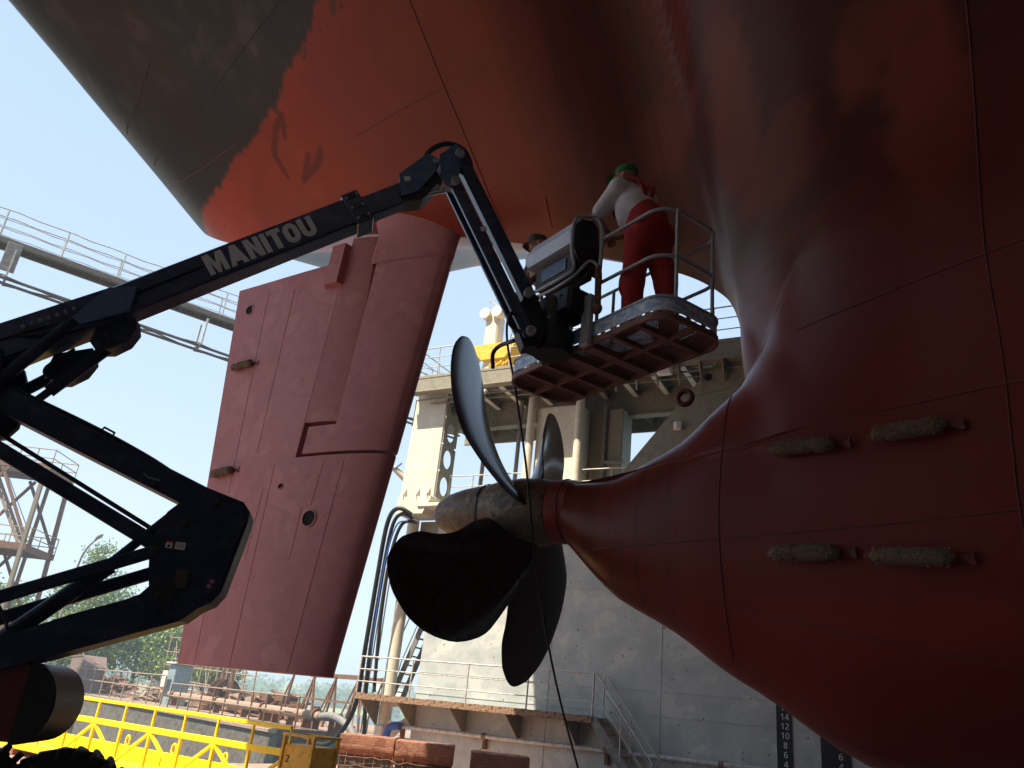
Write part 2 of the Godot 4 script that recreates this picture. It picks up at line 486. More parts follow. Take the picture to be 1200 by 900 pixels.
func wall_material() -> StandardMaterial3D:
	# repainted patches of different greys on the dock's wall, with small rust spots
	var m := paint([rgb(162, 168, 166), rgb(168, 173, 171), rgb(178, 181, 177), rgb(170, 175, 174), rgb(188, 190, 184)], 5.5, 0.5, 0.0, "dent", 0.35, 0.009, 24)
	var f := noise(51, 0.035, 2, FastNoiseLite.TYPE_CELLULAR)
	var t := ramp_tex(f, [[0.0, Color(0.45, 0.33, 0.25)], [0.07, Color(0.66, 0.56, 0.46)], [0.10, Color(1, 1, 1)], [1.0, Color(1, 1, 1)]])
	m.detail_enabled = true
	m.detail_albedo = t; m.detail_blend_mode = BaseMaterial3D.BLEND_MODE_MUL
	m.detail_uv_layer = BaseMaterial3D.DETAIL_UV_1
	return m

# the ship's bottom: red antifouling, black above the load line with a ragged brushed edge, older and fresher coats, some shading painted in
const HW := 1024
const HH := 1024
func hull_material() -> StandardMaterial3D:
	var img := Image.create(HW, HH, false, Image.FORMAT_RGB8)
	var n1 := noise(61, 0.010, 5).get_image(HW, HH, false, false, false)
	var n2 := noise(62, 0.05, 4).get_image(HW, HH, false, false, false)
	var b1 := n1.get_data(); var b2 := n2.get_data()
	var scrawl := [[Vector2(-3.91, 9.90), Vector2(-3.89, 9.83), Vector2(-4.02, 9.71)], [Vector2(-3.84, 9.84), Vector2(-4.11, 9.80), Vector2(-4.43, 9.65), Vector2(-4.41, 9.46)], [Vector2(-3.74, 9.51), Vector2(-4.10, 9.37), Vector2(-3.62, 9.42), Vector2(-3.44, 9.48)]]
	var sn := noise(63, 1.0, 3)
	sn.frequency = 0.9
	var data := PackedByteArray(); data.resize(HW * HH * 3)
	var patches := [[4.78, 6.55, 0.36, 0.85, 1.0], [3.55, 6.9, 0.5, 0.35, 0.55], [4.35, 7.0, 0.3, 0.25, 0.8], [3.1, 7.5, 0.35, 0.7, 0.7], [2.6, 8.9, 0.35, 0.9, 0.6], [5.5, 7.4, 0.5, 0.25, 0.6], [2.2, 8.0, 0.45, 0.3, 0.5], [1.9, 9.9, 0.7, 0.4, 0.4]]
	for i in HW:
		var u := -8.5 + 31.0 * i / HW
		var edge := clampf(9.70 + 0.118 * (u + 6.0), 9.66, 10.6) + 0.06 * sn.get_noise_2d(u * 1.4, 0.0) + 0.028 * sn.get_noise_2d(u * 6.0, 9.0)
		for j in HH:
			var y := 16.5 - 15.5 * j / HH
			var k := j * HW + i
			var a := b1[k] / 255.0; var b := b2[k] / 255.0
			var c := Vector3(146, 61, 42).lerp(Vector3(166, 74, 51), clampf((a - 0.35) * 2.2, 0, 1))
			c *= 0.92 + 0.16 * b
			c *= 1.0 - 0.22 * smoothstep(-4.0, 0.5, u + 1.5 * (b - 0.5))  # darker forward: dimmer light away from the stern painted into the red
			# fresher, darker coat plus painted shade forward of the aperture, thin in places
			var fresh_shade := smoothstep(0.2, 1.6, u + 1.2 * (a - 0.5)) * smoothstep(5.0, 7.0, y + 1.2 * (b - 0.5))
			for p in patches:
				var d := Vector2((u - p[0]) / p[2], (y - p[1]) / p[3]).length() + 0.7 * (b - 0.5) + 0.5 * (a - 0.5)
				fresh_shade *= 1.0 - p[4] * (1.0 - smoothstep(0.6, 1.15, d))
			c = c.lerp(Vector3(58, 18, 14), 0.85 * fresh_shade)
			# the band below, wine red, lightened to paint in the light there
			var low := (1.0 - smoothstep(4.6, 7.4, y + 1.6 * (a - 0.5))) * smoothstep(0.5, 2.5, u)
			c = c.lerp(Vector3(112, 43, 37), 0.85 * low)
			# lighter strip under the anodes, uneven with noise
			var strip := smoothstep(2.25, 2.6, y) * (1.0 - smoothstep(2.65, 2.95, y)) * smoothstep(2.5, 3.2, u)
			c = c.lerp(Vector3(136, 62, 52), 0.35 * strip * (0.5 + b))
			var over := smoothstep(edge - 0.035, edge + 0.02, y + 0.05 * (b - 0.5))
			if over > 0.0:
				var sc := clampf((b - 0.45) * 4.0, 0, 1) * clampf((a - 0.4) * 3.0, 0, 1)
				c = c.lerp(Vector3(50, 50, 51).lerp(Vector3(96, 92, 88), 0.5 * sc) * (0.85 + 0.3 * a), over)
			elif y > edge - 0.2 and b + a * 0.5 > 0.93:
				c = c.lerp(Vector3(74, 50, 44), 0.6)
			if u > -4.6 and u < -3.2 and y > 9.25 and y < 10.0:   # a brushed scrawl, half covered
				var best := 9.0
				for l in scrawl:
					for q in l.size() - 1:
						var cp := Geometry2D.get_closest_point_to_segment(Vector2(u, y), l[q], l[q + 1])
						best = minf(best, Vector2(cp.x - u, (cp.y - y) * 1.6).length())
				c = c.lerp(Vector3(84, 34, 28), 0.6 * (1.0 - smoothstep(0.03, 0.075, best + 0.03 * (b - 0.5))))
			data[k * 3] = clampi(int(c.x), 0, 255); data[k * 3 + 1] = clampi(int(c.y), 0, 255); data[k * 3 + 2] = clampi(int(c.z), 0, 255)
	img.set_data(HW, HH, false, Image.FORMAT_RGB8, data)
	var m := StandardMaterial3D.new()
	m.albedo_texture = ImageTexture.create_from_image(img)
	m.texture_repeat = false
	m.roughness = 0.36
	m.metallic_specular = 0.3
	m.detail_enabled = true
	m.detail_uv_layer = BaseMaterial3D.DETAIL_UV_2
	m.detail_blend_mode = BaseMaterial3D.BLEND_MODE_MUL
	m.detail_albedo = ramp_tex(noise(64, 0.02, 6), [[0.0, Color(0.72, 0.72, 0.72)], [0.45, Color(1, 1, 1)], [0.6, Color(1, 0.98, 0.97)], [1.0, Color(0.86, 0.84, 0.84)]])
	m.detail_normal = bump_tex("plate")
	m.normal_enabled = true
	m.normal_scale = 0.4
	return m

# ---------------------------------------------------------------- the ship's form: half-breadth at (x, height)
const YBX := [-8.0, -7.6, -6.7, -5.0, -3.3, -1.5, 0.0, 1.0, 1.95, 2.5, 2.75, 3.2, 4.0, 5.0, 7.0, 10.0, 14.0, 22.0]
const YBY := [10.1, 9.72, 9.35, 9.05, 8.8, 8.35, 7.85, 7.45, 7.05, 6.62, 6.15, 5.5, 4.5, 3.6, 2.6, 2.0, 1.5, 1.4]
const FD := [0.0, 0.25, 0.5, 1.0, 2.0, 3.0, 4.0, 5.0, 6.0, 8.0, 10.0]
const FU := [-8.0, -5.0, -2.0, 0.0, 2.72, 5.0, 10.0, 14.0, 22.0]
const FG := [  # upper breadths widened out of view to shade basket and hull
	[0.00, 0.65, 1.35, 2.85, 5.60, 6.50, 6.70, 6.80, 6.90, 7.00, 7.00],
	[0.00, 0.60, 1.00, 1.85, 3.90, 5.80, 6.90, 7.30, 7.50, 7.60, 7.60],
	[0.00, 0.60, 1.00, 1.90, 3.70, 5.40, 6.90, 8.00, 8.70, 9.20, 9.30],
	[0.00, 0.50, 0.90, 1.70, 3.30, 5.00, 6.70, 8.10, 9.00, 9.50, 9.60],
	[0.00, 0.35, 0.60, 1.15, 2.40, 4.00, 5.60, 7.20, 8.40, 9.50, 9.70],
	[0.00, 0.25, 0.45, 0.95, 2.00, 3.00, 4.20, 5.50, 6.90, 9.10, 9.70],
	[0.00, 0.50, 0.90, 1.80, 3.20, 4.50, 5.70, 6.80, 7.80, 9.20, 9.70],
	[0.00, 2.00, 3.00, 4.40, 5.80, 6.80, 7.60, 8.30, 9.00, 9.60, 9.70],
	[0.00, 4.50, 5.50, 6.80, 7.80, 8.50, 9.00, 9.40, 9.60, 9.70, 9.70]]
const LU := [0.6, 1.37, 2.0, 2.5, 2.8, 4.0, 5.0, 6.0, 8.0, 10.0, 14.0, 22.0]
const LC := [3.96, 3.66, 3.65, 3.70, 3.75, 3.95, 4.0, 4.0, 4.0, 4.0, 4.0, 4.0]
const LH := [0.35, 0.74, 1.05, 1.44, 1.65, 2.47, 2.58, 2.6, 2.6, 2.6, 2.6, 2.6]
const LZ := [0.35, 0.56, 0.74, 0.88, 0.96, 1.35, 1.75, 2.1, 2.6, 3.0, 3.5, 4.0]

func mono(x: float, xs: Array, ys: Array) -> float:
	var n := xs.size()
	if x <= xs[0]: return ys[0]
	if x >= xs[n - 1]: return ys[n - 1]
	var i := 0
	while xs[i + 1] <= x: i += 1
	var h: float = xs[i + 1] - xs[i]
	var t: float = (x - xs[i]) / h
	var s: float = (ys[i + 1] - ys[i]) / h
	var m0 := s
	var m1 := s
	if i > 0:
		var a: float = (ys[i] - ys[i - 1]) / (xs[i] - xs[i - 1])
		m0 = 0.0 if a * s <= 0.0 else 2.0 * a * s / (a + s)
	if i < n - 2:
		var b: float = (ys[i + 2] - ys[i + 1]) / (xs[i + 2] - xs[i + 1])
		m1 = 0.0 if b * s <= 0.0 else 2.0 * b * s / (b + s)
	var t2 := t * t
	var t3 := t2 * t
	return (2 * t3 - 3 * t2 + 1) * ys[i] + (t3 - 2 * t2 + t) * h * m0 + (-2 * t3 + 3 * t2) * ys[i + 1] + (t3 - t2) * h * m1

func half_breadth(u: float, y: float) -> float:
	var d := y - mono(u, YBX, YBY)
	var up := 2.2 * d
	if d >= 0.0:
		var col := []
		for g in FG: col.append(0.0)
		var i := 0
		while i < FU.size() - 2 and FU[i + 1] <= u: i += 1
		for k in range(maxi(i - 1, 0), mini(i + 3, FU.size())): col[k] = mono(d, FD, FG[k])
		up = mono(u, FU, col) + 0.22 * minf(sqrt(d), 1.0) * clampf((4.0 - u) / 4.0, 0.0, 1.0)
	var lo := -3.0
	if u >= 0.6:
		var s := 1.0 - pow((y - mono(u, LU, LC)) / mono(u, LU, LH), 2.0)
		lo = mono(u, LU, LZ) * signf(s) * sqrt(absf(s))
	var k := 0.35 + 1.0 * smoothstep(2.5, 3.6, u)
	var h := maxf(k - absf(up - lo), 0.0) / k
	var body := maxf(up, lo) + h * h * k * 0.25
	if u <= 1.2: return body
	# the rounded stern post that joins counter and bossing at the fore end of the aperture
	var q := u - 2.68 - 0.10 * pow(y - 6.15, 2.0)
	var web := 0.82 * sqrt(q) if q > 0.0 else 3.0 * q
	var wk := 0.45 + 0.75 * smoothstep(2.75, 3.4, u)
	var g := maxf(wk - absf(body - web), 0.0) / wk
	var both := maxf(body, web) + g * g * wk * 0.25
	return lerpf(body, both, clampf(y - 3.4, 0.0, 1.0) * clampf(9.0 - y, 0.0, 1.0) / (1.0 + exp(-(u - 2.0) / 0.2)))

func hull_at(u: float, y: float, off := 0.0) -> Vector3:     # a point on the starboard shell, off metres proud of it
	var z := half_breadth(u, y)
	if off == 0.0: return Vector3(u, y, z)
	return Vector3(u, y, z) + hull_normal(u, y) * off

func hull_normal(u: float, y: float) -> Vector3:
	var e := 0.04
	var du := (half_breadth(u + e, y) - half_breadth(u - e, y)) / (2 * e)
	var dy := (half_breadth(u, y + e) - half_breadth(u, y - e)) / (2 * e)
	return Vector3(-du, -dy, 1.0).normalized()

const BOW := 22.0
func aft_end(y: float) -> float:
	var u := -8.0
	if half_breadth(u, y) > 0.0: return u
	while u < BOW:
		if half_breadth(u + 0.1, y) > 0.0: break
		u += 0.1
	var a := u; var b := u + 0.1
	for k in 14:
		var m := (a + b) * 0.5
		if half_breadth(m, y) > 0.0: b = m
		else: a = m
	return b

func build_ship():
	var ship := thing("ship", "ship stern with red antifouling bottom and black topsides above the rudder", "ship")
	# rows by height, close together where the counter's bottom runs nearly level
	var ys := []
	var y := 1.42
	while y < 15.2:
		ys.append(y)
		if y < 3.4: y += 0.11
		elif y < 4.6: y += 0.05
		elif y < 10.2: y += 0.035
		elif y < 12.5: y += 0.12
		else: y += 0.3
	var nt := 84
	for side in [1.0, -1.0]:
		var P := []; var U := []; var U2 := []
		for yy in ys:
			var u0 := aft_end(yy)
			var row := []; var ur := []; var ur2 := []
			var prev := 0.0
			for k in nt + 1:
				var t := float(k) / nt
				var u := u0 + (BOW - u0) * pow(t, 2.3)
				var z := maxf(half_breadth(u, yy), 0.0)
				if k == 0 and u0 > -7.99 and z < 0.2: z = 0.0
				row.append(Vector3(u, yy, z * side))
				ur.append(Vector2((u + 8.5) / 31.0, (16.5 - yy) / 15.5))
				ur2.append(Vector2(u * 0.45, (yy + z) * 0.45))
			P.append(row); U.append(ur); U2.append(ur2)
		var mb := MB.new()
		mb.grid(P, Vector3(P[P.size() / 2][nt / 2].x, P[P.size() / 2][nt / 2].y, 0), U, U2)
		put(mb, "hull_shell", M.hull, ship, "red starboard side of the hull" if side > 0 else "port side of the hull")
	# transom, and the flat end of the stern tube
	var tb := MB.new()
	for yy in ys.size() - 1:
		var a: float = ys[yy]; var b: float = ys[yy + 1]
		if a < 10.05: continue
		var za := maxf(half_breadth(-8.0, a), 0.0); var zb := maxf(half_breadth(-8.0, b), 0.0)
		tb.quad(Vector3(-8, a, -za), Vector3(-8, a, za), Vector3(-8, b, zb), Vector3(-8, b, -zb))
	put(tb, "transom", paint([rgb(60, 56, 54), rgb(78, 70, 66)], 1.5, 0.5), ship)
	var dk := MB.new()
	for k in 24:
		var u := -8.0 + 30.0 * k / 24; var u2 := -8.0 + 30.0 * (k + 1) / 24
		var z := half_breadth(u, 15.1); var z2 := half_breadth(u2, 15.1)
		dk.quad(Vector3(u, 15.1, z), Vector3(u2, 15.1, z2), Vector3(u2, 15.1, -z2), Vector3(u, 15.1, -z))
	put(dk, "weather_deck", M.drab, ship)
	var dh := MB.new()
	dh.bx(Vector3(7.9, 20.6, 0), Vector3(28, 11, 13.5), 0.1)  # out of view; lengthened aft to shade the dock's upper deck
	dh.bx(Vector3(10, 28, 0), Vector3(4, 4, 5), 0.2)
	put(dh, "shading_deckhouse", M.white_paint, ship)
	# welded seams of the plating
	for us in [-0.64, 2.66, 5.13]:
		var lo := 2.35
		if us < 0: lo = 8.2
		elif us > 3: lo = 1.6
		var pts := []
		var q: float = lo
		while q < 12.0:
			if half_breadth(us, q) > 0.02: pts.append(hull_at(us + 0.012 * sin(q * 3.1), q, 0.002))
			q += 0.09
		if us == 2.66:
			seam(pts.filter(func(p): return p.y < 5.2), ship)
		else: seam(pts, ship)
	for r in [[4.39, 2.66, 9.0], [5.45, 3.5, 9.0], [3.42, 0.75, 9.0], [12.2, -7.9, 2.0]]:
		var pts := []
		var u: float = r[1]
		while u < r[2]:
			if half_breadth(u, r[0]) > 0.03: pts.append(hull_at(u, r[0], 0.002))
			u += 0.15
		seam(pts, ship)
	for r in [[Vector2(2.66, 2.8), Vector2(6.0, 2.1)],
		[Vector2(-2.4, 10.35), Vector2(-3.35, 10.35), Vector2(-3.94, 10.32), Vector2(-4.56, 10.28), Vector2(-5.25, 10.24), Vector2(-5.70, 10.18), Vector2(-6.16, 10.11), Vector2(-6.68, 10.07), Vector2(-7.42, 10.16)],
		[Vector2(-5.79, 10.60), Vector2(-6.13, 10.51), Vector2(-6.48, 10.42), Vector2(-6.89, 10.35), Vector2(-7.48, 10.40)],
		[Vector2(-5.07, 9.88), Vector2(-5.47, 9.87), Vector2(-5.88, 9.85), Vector2(-6.32, 9.84), Vector2(-6.82, 9.87), Vector2(-7.57, 10.05)],
		[Vector2(0.29, 8.10), Vector2(0.2, 7.9)],
		[Vector2(-2.63, 9.38), Vector2(-1.92, 9.30), Vector2(-0.66, 9.16)]]:
		var pts := []
		for i in r.size() - 1:
			for k in 14:
				var c: Vector2 = r[i].lerp(r[i + 1], k / 14.0)
				if half_breadth(c.x, c.y) > 0.02: pts.append(hull_at(c.x, c.y, 0.002))
		seam(pts, ship)
	# sacrificial anodes, each bolted on by a flat strap
	for a in [[3.27, 3.86, 4.2, 4.15], [4.16, 4.74, 4.16, 4.13], [3.2, 3.83, 3.25, 3.21], [4.06, 4.70, 3.17, 3.11]]:
		anode(hull_at(a[0], a[2], 0.10), hull_at(a[1], a[3], 0.10), hull_normal(0.5 * (a[0] + a[1]), a[2]), ship)
	# rope eye above the aperture, and one on the skeg
	for e in [Vector3(2.05, 5.28, 0.12), Vector3(-0.95, 8.02, 0.18)]:
		var mb := MB.new()
		mb.tube(arc(e, Vector3(0.085, 0, 0), Vector3(0, 0.085, 0), 0, TAU, 16), 0.035, 8, false)
		put(mb, "lifting_eye", M.weld, ship)
	# the grille on the counter, lit from the far side
	build_propeller(ship)
	build_rudder(ship)

func seam(pts: Array, parent: Node):
	if pts.size() < 2: return
	var mb := MB.new()
	mb.tube(pts, 0.008, 5)
	put(mb, "weld_seam", M.weld_dark if pts[0].y > 10.05 else M.weld, parent)

func anode(a: Vector3, b: Vector3, nn: Vector3, parent: Node, r := 0.072):
	var L := b - a
	var d := L.normalized()
	var mb := MB.new()
	var pts := []; var rs := []
	var f := noise(int(absf(a.x * 100.0)) + 3, 6.0, 3)
	f.frequency = 9.0
	for k in 15:
		var t := k / 14.0
		var e := minf(1.0, sqrt(maxf(0.0, 1.0 - pow(absf(t - 0.5) * 2.0, 7.0))))
		pts.append(a + L * t)
		rs.append(r * (0.25 + 0.75 * e) * (1.0 + 0.3 * f.get_noise_1d(t * 1.7)))
	mb.tube(pts, rs, 12)
	# shells and barnacles grown on it
	var r2 := RandomNumberGenerator.new(); r2.seed = int(absf(a.x * 1000.0 + a.y * 77.0))
	var side := d.cross(nn).normalized()
	var pale := MB.new()
	for k in 220:
		var t := r2.randf_range(0.04, 0.96); var an := r2.randf_range(-0.4, PI + 0.4)
		var o := nn * sin(an) + side * cos(an)
		var p := a + L * t + o * r * r2.randf_range(0.9, 1.08)
		var s := r2.randf_range(0.004, 0.009)
		(pale if k % 2 == 0 else mb).box(Transform3D(Basis.from_euler(Vector3(r2.randf() * 6, r2.randf() * 6, r2.randf() * 6)), p), Vector3(s, s * 1.4, s))
	var an := put(mb, "anode", M.anode, parent)
	stuff(put(pale, "barnacles", M.barnacle, an))
	var st := MB.new()
	st.bar(a - d * 0.07 - nn * 0.05, b + d * 0.11 - nn * 0.05, 0.045, 0.012, nn)
	st.bar(b + d * 0.06 - nn * 0.06 + side * 0.03, b + d * 0.12 - nn * 0.06 + side * 0.03, 0.02, 0.03, nn)
	st.bar(b + d * 0.10 - nn * 0.06 - side * 0.05, b + d * 0.10 - nn * 0.06 + side * 0.05, 0.02, 0.03, nn)
	put(st, "strap", M.weld, an)

# ---------------------------------------------------------------- propeller
const HUB := 3.98
func build_propeller(ship: Node):
	var along := T(Vector3(0, 0, 1), Vector3(1, 0, 0), Vector3(0, 1, 0), Vector3(0, HUB, 0))    # y of the lathe runs along +x
	var hub := MB.new()
	hub.lathe(along, [Vector2(0.0, -0.52), Vector2(0.36, -0.52), Vector2(0.40, -0.30), Vector2(0.43, 0.0), Vector2(0.41, 0.3), Vector2(0.37, 0.42), Vector2(0.0, 0.42)], 40)
	var prop := put(hub, "propeller", M.cap, ship, "dark four-bladed propeller with weathered hub")
	var cap := MB.new()
	cap.lathe(along, [Vector2(0.0, -1.30), Vector2(0.10, -1.28), Vector2(0.19, -1.2), Vector2(0.27, -1.04), Vector2(0.325, -0.82), Vector2(0.355, -0.6), Vector2(0.36, -0.525)], 40)
	put(cap, "hub_cap", M.cap, prop)
	var rg := MB.new()
	rg.lathe(along, [Vector2(0.365, -0.515), Vector2(0.375, -0.515), Vector2(0.378, -0.49), Vector2(0.37, -0.49)], 40)
	put(rg, "cap_joint", M.bronze, prop)
	var boss := MB.new()
	boss.lathe(along, [Vector2(0.34, 0.43), Vector2(0.385, 0.44), Vector2(0.39, 0.55), Vector2(0.375, 0.70), Vector2(0.30, 0.74)], 40)
	put(boss, "stern_tube_ring", M.boss, ship)
	var rj := MB.new()
	rj.lathe(along, [Vector2(0.36, 0.60), Vector2(0.396, 0.602), Vector2(0.396, 0.615), Vector2(0.36, 0.62)], 40)
	put(rj, "joint_ring", M.weld, ship)
	for k in 4:
		put(blade_mesh(deg_to_rad(BLADE0 + 90.0 * k)), "blade", M.bronze, prop)

const BLADE0 := 57.7
const RTIP := 2.29
const CH_R := [0.16, 0.3, 0.45, 0.6, 0.72, 0.82, 0.9, 0.95, 0.985, 1.0]
const CH_C := [0.72, 0.95, 1.07, 1.28, 1.45, 1.37, 1.12, 0.856, 0.525, 0.06]
func blade_mesh(th0: float) -> MB:
	var mb := MB.new()
	var nr := 26; var ns := 20
	var F := []; var B := []
	for i in nr + 1:
		var f := 0.16 + 0.84 * (1.0 - pow(1.0 - float(i) / nr, 1.7))
		var r := RTIP * f
		var c := mono(f, CH_R, CH_C)
		var be := atan2(PIT, r)
		var th := th0 + deg_to_rad(SKEW) * f * f
		var tm := lerpf(0.17, 0.018, pow(f, 0.7))
		var fr := []; var br := []
		for j in ns + 1:
			var s := -0.5 + float(j) / ns
			var a := th + s * c * cos(be) / r
			var x := s * c * sin(be) - 0.233 * f + PIT * deg_to_rad(SKEW) * f * f
			var rad := Vector3(0, cos(a), sin(a)); var tg := Vector3(0, -sin(a), cos(a))
			var nrm := Vector3(cos(be), 0, 0) - tg * sin(be)
			var p := Vector3(x, HUB, 0) + rad * r
			var tk := tm * sqrt(maxf(0.0, 1.0 - 4.0 * s * s)) * 0.5 + 0.004
			if i == nr: tk = 0.003
			fr.append(p + nrm * tk); br.append(p - nrm * tk)
		F.append(fr); B.append(br)
	mb.grid(F, B[nr / 2][ns / 2]); mb.grid(B, F[nr / 2][ns / 2])
	for i in nr:                                            # close the thin edges
		for j in [0, ns]:
			mb.face([F[i][j], B[i][j], B[i + 1][j], F[i + 1][j]], F[i][ns / 2])
	for j in ns:
		mb.face([F[nr][j], B[nr][j], B[nr][j + 1], F[nr][j + 1]], F[nr / 2][j])
	return mb
const SKEW := -23.7
const PIT := 0.459

# ---------------------------------------------------------------- rudder (semi-balanced, on a fixed horn)
func rudder_edges(y: float) -> Vector2:                     # (trailing, leading) x at a height
	return Vector2(lerpf(-5.44, -6.2, (y - 1.87) / 6.4), lerpf(-2.57, -1.62, (y - 1.87) / 6.4))

func rudder_half(x: float, y: float) -> float:              # half thickness, a full foil
	var e := rudder_edges(y)
	var t := clampf((e.y - x) / (e.y - e.x), 0.0, 1.0)
	var m := 0.36 + 0.05 * (y - 1.87) / 6.4
	return m * (1.45 * sqrt(t) - 0.62 * t - 1.55 * t * t + 0.76 * t * t * t) * 1.25 + 0.012 * (1.0 if t > 0.02 else 0.0)

func foil_piece(called: String, parent: Node, y0: float, y1: float, xa: Callable, xb: Callable, mat: Material, shrink := 0.0) -> MeshInstance3D:
	# a slice of the foil between two heights; xa(y) aft limit, xb(y) forward limit
	var mb := MB.new()
	var ny := 16; var nx := 28
	for s in [1.0, -1.0]:
		var P := []
		for i in ny + 1:
			var y := lerpf(y0, y1, float(i) / ny)
			var a: float = xa.call(y); var b: float = xb.call(y)
			var row := []
			for j in nx + 1:
				var t := float(j) / nx
				var x := lerpf(b, a, t * t * (0.6) + 0.4 * t)
				row.append(Vector3(x, y, s * maxf(rudder_half(x, y) - shrink * (1.0 - t), 0.0)))
			P.append(row)
		mb.grid(P, Vector3(P[8][14].x, P[8][14].y, 0))
	for e in [y0, y1]:
		var a: float = xa.call(e); var b: float = xb.call(e)
		var up := 1.0 if e == y1 else -1.0
		for j in nx:
			var f := func(t): return lerpf(b, a, t * t * 0.6 + 0.4 * t)
			var x0: float = f.call(float(j) / nx); var x1: float = f.call(float(j + 1) / nx)
			var z0 := maxf(rudder_half(x0, e) - shrink * (1.0 - float(j) / nx), 0.0); var z1 := maxf(rudder_half(x1, e) - shrink * (1.0 - float(j + 1) / nx), 0.0)
			mb.face([Vector3(x0, e, z0), Vector3(x0, e, -z0), Vector3(x1, e, -z1), Vector3(x1, e, z1)], Vector3(x0, e - up, 0))
	for w in [xa, xb]:                                       # square ends where the slice is cut
		for i in ny:
			var p0 := lerpf(y0, y1, float(i) / ny); var p1 := lerpf(y0, y1, float(i + 1) / ny)
			var q0: float = w.call(p0); var q1: float = w.call(p1)
			var h0 := rudder_half(q0, p0) - shrink; var h1 := rudder_half(q1, p1) - shrink
			if h0 < 0.02: continue
			var inn := 1.0 if w == xa else -1.0
			mb.face([Vector3(q0, p0, h0), Vector3(q0, p0, -h0), Vector3(q1, p1, -h1), Vector3(q1, p1, h1)], Vector3(q0 + inn, p0, 0))
	return put(mb, called, mat, parent)

func build_rudder(ship: Node):
	var tr := func(y): return rudder_edges(y).x
	var le := func(y): return rudder_edges(y).y
	var post := func(y): return lerpf(-3.78, -3.52, (y - 5.0) / 3.5)
	var horn_aft := func(y): return lerpf(-3.67, -3.45, (y - 5.0) / 3.5)
	# the blade: full chord below the horn, aft part beside it
	var r := foil_piece("rudder", ship, 1.87, 4.85, tr, le, M.rudder)
	r.set_meta("label", "dusty red rudder hanging below the counter")
	foil_piece("rudder_blade", r, 4.851, 8.2, tr, post, M.rudder)
	# the fixed horn in front, a little proud, and the round knuckle behind it
	foil_piece("rudder_horn", r, 4.9, 5.32, horn_aft, le, M.rudder)
	foil_piece("rudder_horn", r, 5.32, 8.75, func(y): return lerpf(-3.12, -2.86, (y - 5.3) / 3.4), le, M.rudder)
	foil_piece("rudder_post", r, 5.40, 8.6, post, func(y): return lerpf(-3.14, -2.88, (y - 5.3) / (y - 5.3) / 3.4), M.rudder, 0.10)
	# trunk that carries the horn into the hull
	var tk := MB.new()
	var P := []
	for i in 13:
		var t := i / 12.0
		var y := lerpf(8.0, 9.6, t)
		var e := rudder_edges(y)
		var fl := smoothstep(0.25, 1.0, t)
		var a := lerpf(-3.02, -3.6, fl); var b := e.y + 0.02 + 0.55 * fl * fl
		var row := []
		for k in 33:
			var an := TAU * k / 32
			var x := lerpf(a, b, 0.5 + 0.5 * cos(an))
			var zf := rudder_half(clampf(x, -3.4, e.y), y) + 0.012
			var ze := sin(an) * lerpf(0.44, 0.66, fl)
			row.append(Vector3(x, y, lerpf(zf * signf(sin(an)) * minf(1.0, absf(sin(an)) * 8.0), ze, smoothstep(0.1, 0.7, t))))
		P.append(row)
	tk.grid(P, Vector3(-2.4, 9, 0))
	put(tk, "horn_trunk", M.rudder, r)
	# stopper block near the top
	var blk := MB.new()
	var zc := rudder_half(-3.8, 7.9)
	blk.prism([Vector2(-0.19, 0.0), Vector2(-0.12, 0.15), Vector2(0.16, 0.17), Vector2(0.2, 0.0)], T(Vector3(1, 0, 0), Vector3(0, 0, 1), Vector3(-0.04, -1, 0), Vector3(-3.73, 8.1, zc - 0.04)), 0.72)
	put(blk, "stopper_block", M.rudder, r)
	# plate seams
	var lines := [[Vector2(-5.05, 1.9), Vector2(-5.35, 8.0)], [Vector2(-4.25, 1.9), Vector2(-4.22, 4.8)], [Vector2(-3.15, 1.9), Vector2(-2.85, 4.8)],
		[Vector2(-4.3, 4.4), Vector2(-3.72, 4.4)], [Vector2(-4.42, 3.35), Vector2(-3.5, 3.35)], [Vector2(-4.42, 3.35), Vector2(-4.36, 4.4)], [Vector2(-3.5, 3.35), Vector2(-3.46, 4.1)], [Vector2(-3.46, 4.1), Vector2(-3.3, 4.12)], [Vector2(-3.3, 4.12), Vector2(-3.22, 4.75)],
		[Vector2(-5.3, 3.45), Vector2(-4.6, 3.42)], [Vector2(-3.4, 3.3), Vector2(-2.5, 3.3)]]
	for l in lines: rudder_seam(l[0], l[1], r)
	rudder_seam(Vector2(-3.80, 4.86), Vector2(-3.62, 7.6), r)
	rudder_seam(Vector2(-4.7, 5.0), Vector2(-4.68, 7.9), r)
	# holes: raised rims with flat discs painted as the shade inside
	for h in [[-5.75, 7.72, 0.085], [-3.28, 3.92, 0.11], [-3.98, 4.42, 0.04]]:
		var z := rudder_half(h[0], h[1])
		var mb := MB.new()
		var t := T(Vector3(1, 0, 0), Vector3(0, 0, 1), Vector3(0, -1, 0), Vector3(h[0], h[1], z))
		mb.lathe(t, [Vector2(h[2] * 1.28, -0.03), Vector2(h[2] * 1.25, 0.01), Vector2(h[2] * 1.02, 0.016), Vector2(h[2], 0.0)], 20)
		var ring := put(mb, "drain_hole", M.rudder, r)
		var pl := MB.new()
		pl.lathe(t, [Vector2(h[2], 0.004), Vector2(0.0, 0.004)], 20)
		put(pl, "hole_shade_disc", M.hole_shade, r)
	# anodes of the rudder
	for a in [[-5.80, 6.60, -5.28, 6.62], [-5.66, 4.72, -5.14, 4.76]]:
		var z0 := rudder_half(a[0], a[1]) + 0.05; var z1 := rudder_half(a[2], a[3]) + 0.05
		anode(Vector3(a[0], a[1], z0), Vector3(a[2], a[3], z1), Vector3(0.05, 0, 1).normalized(), r, 0.062)

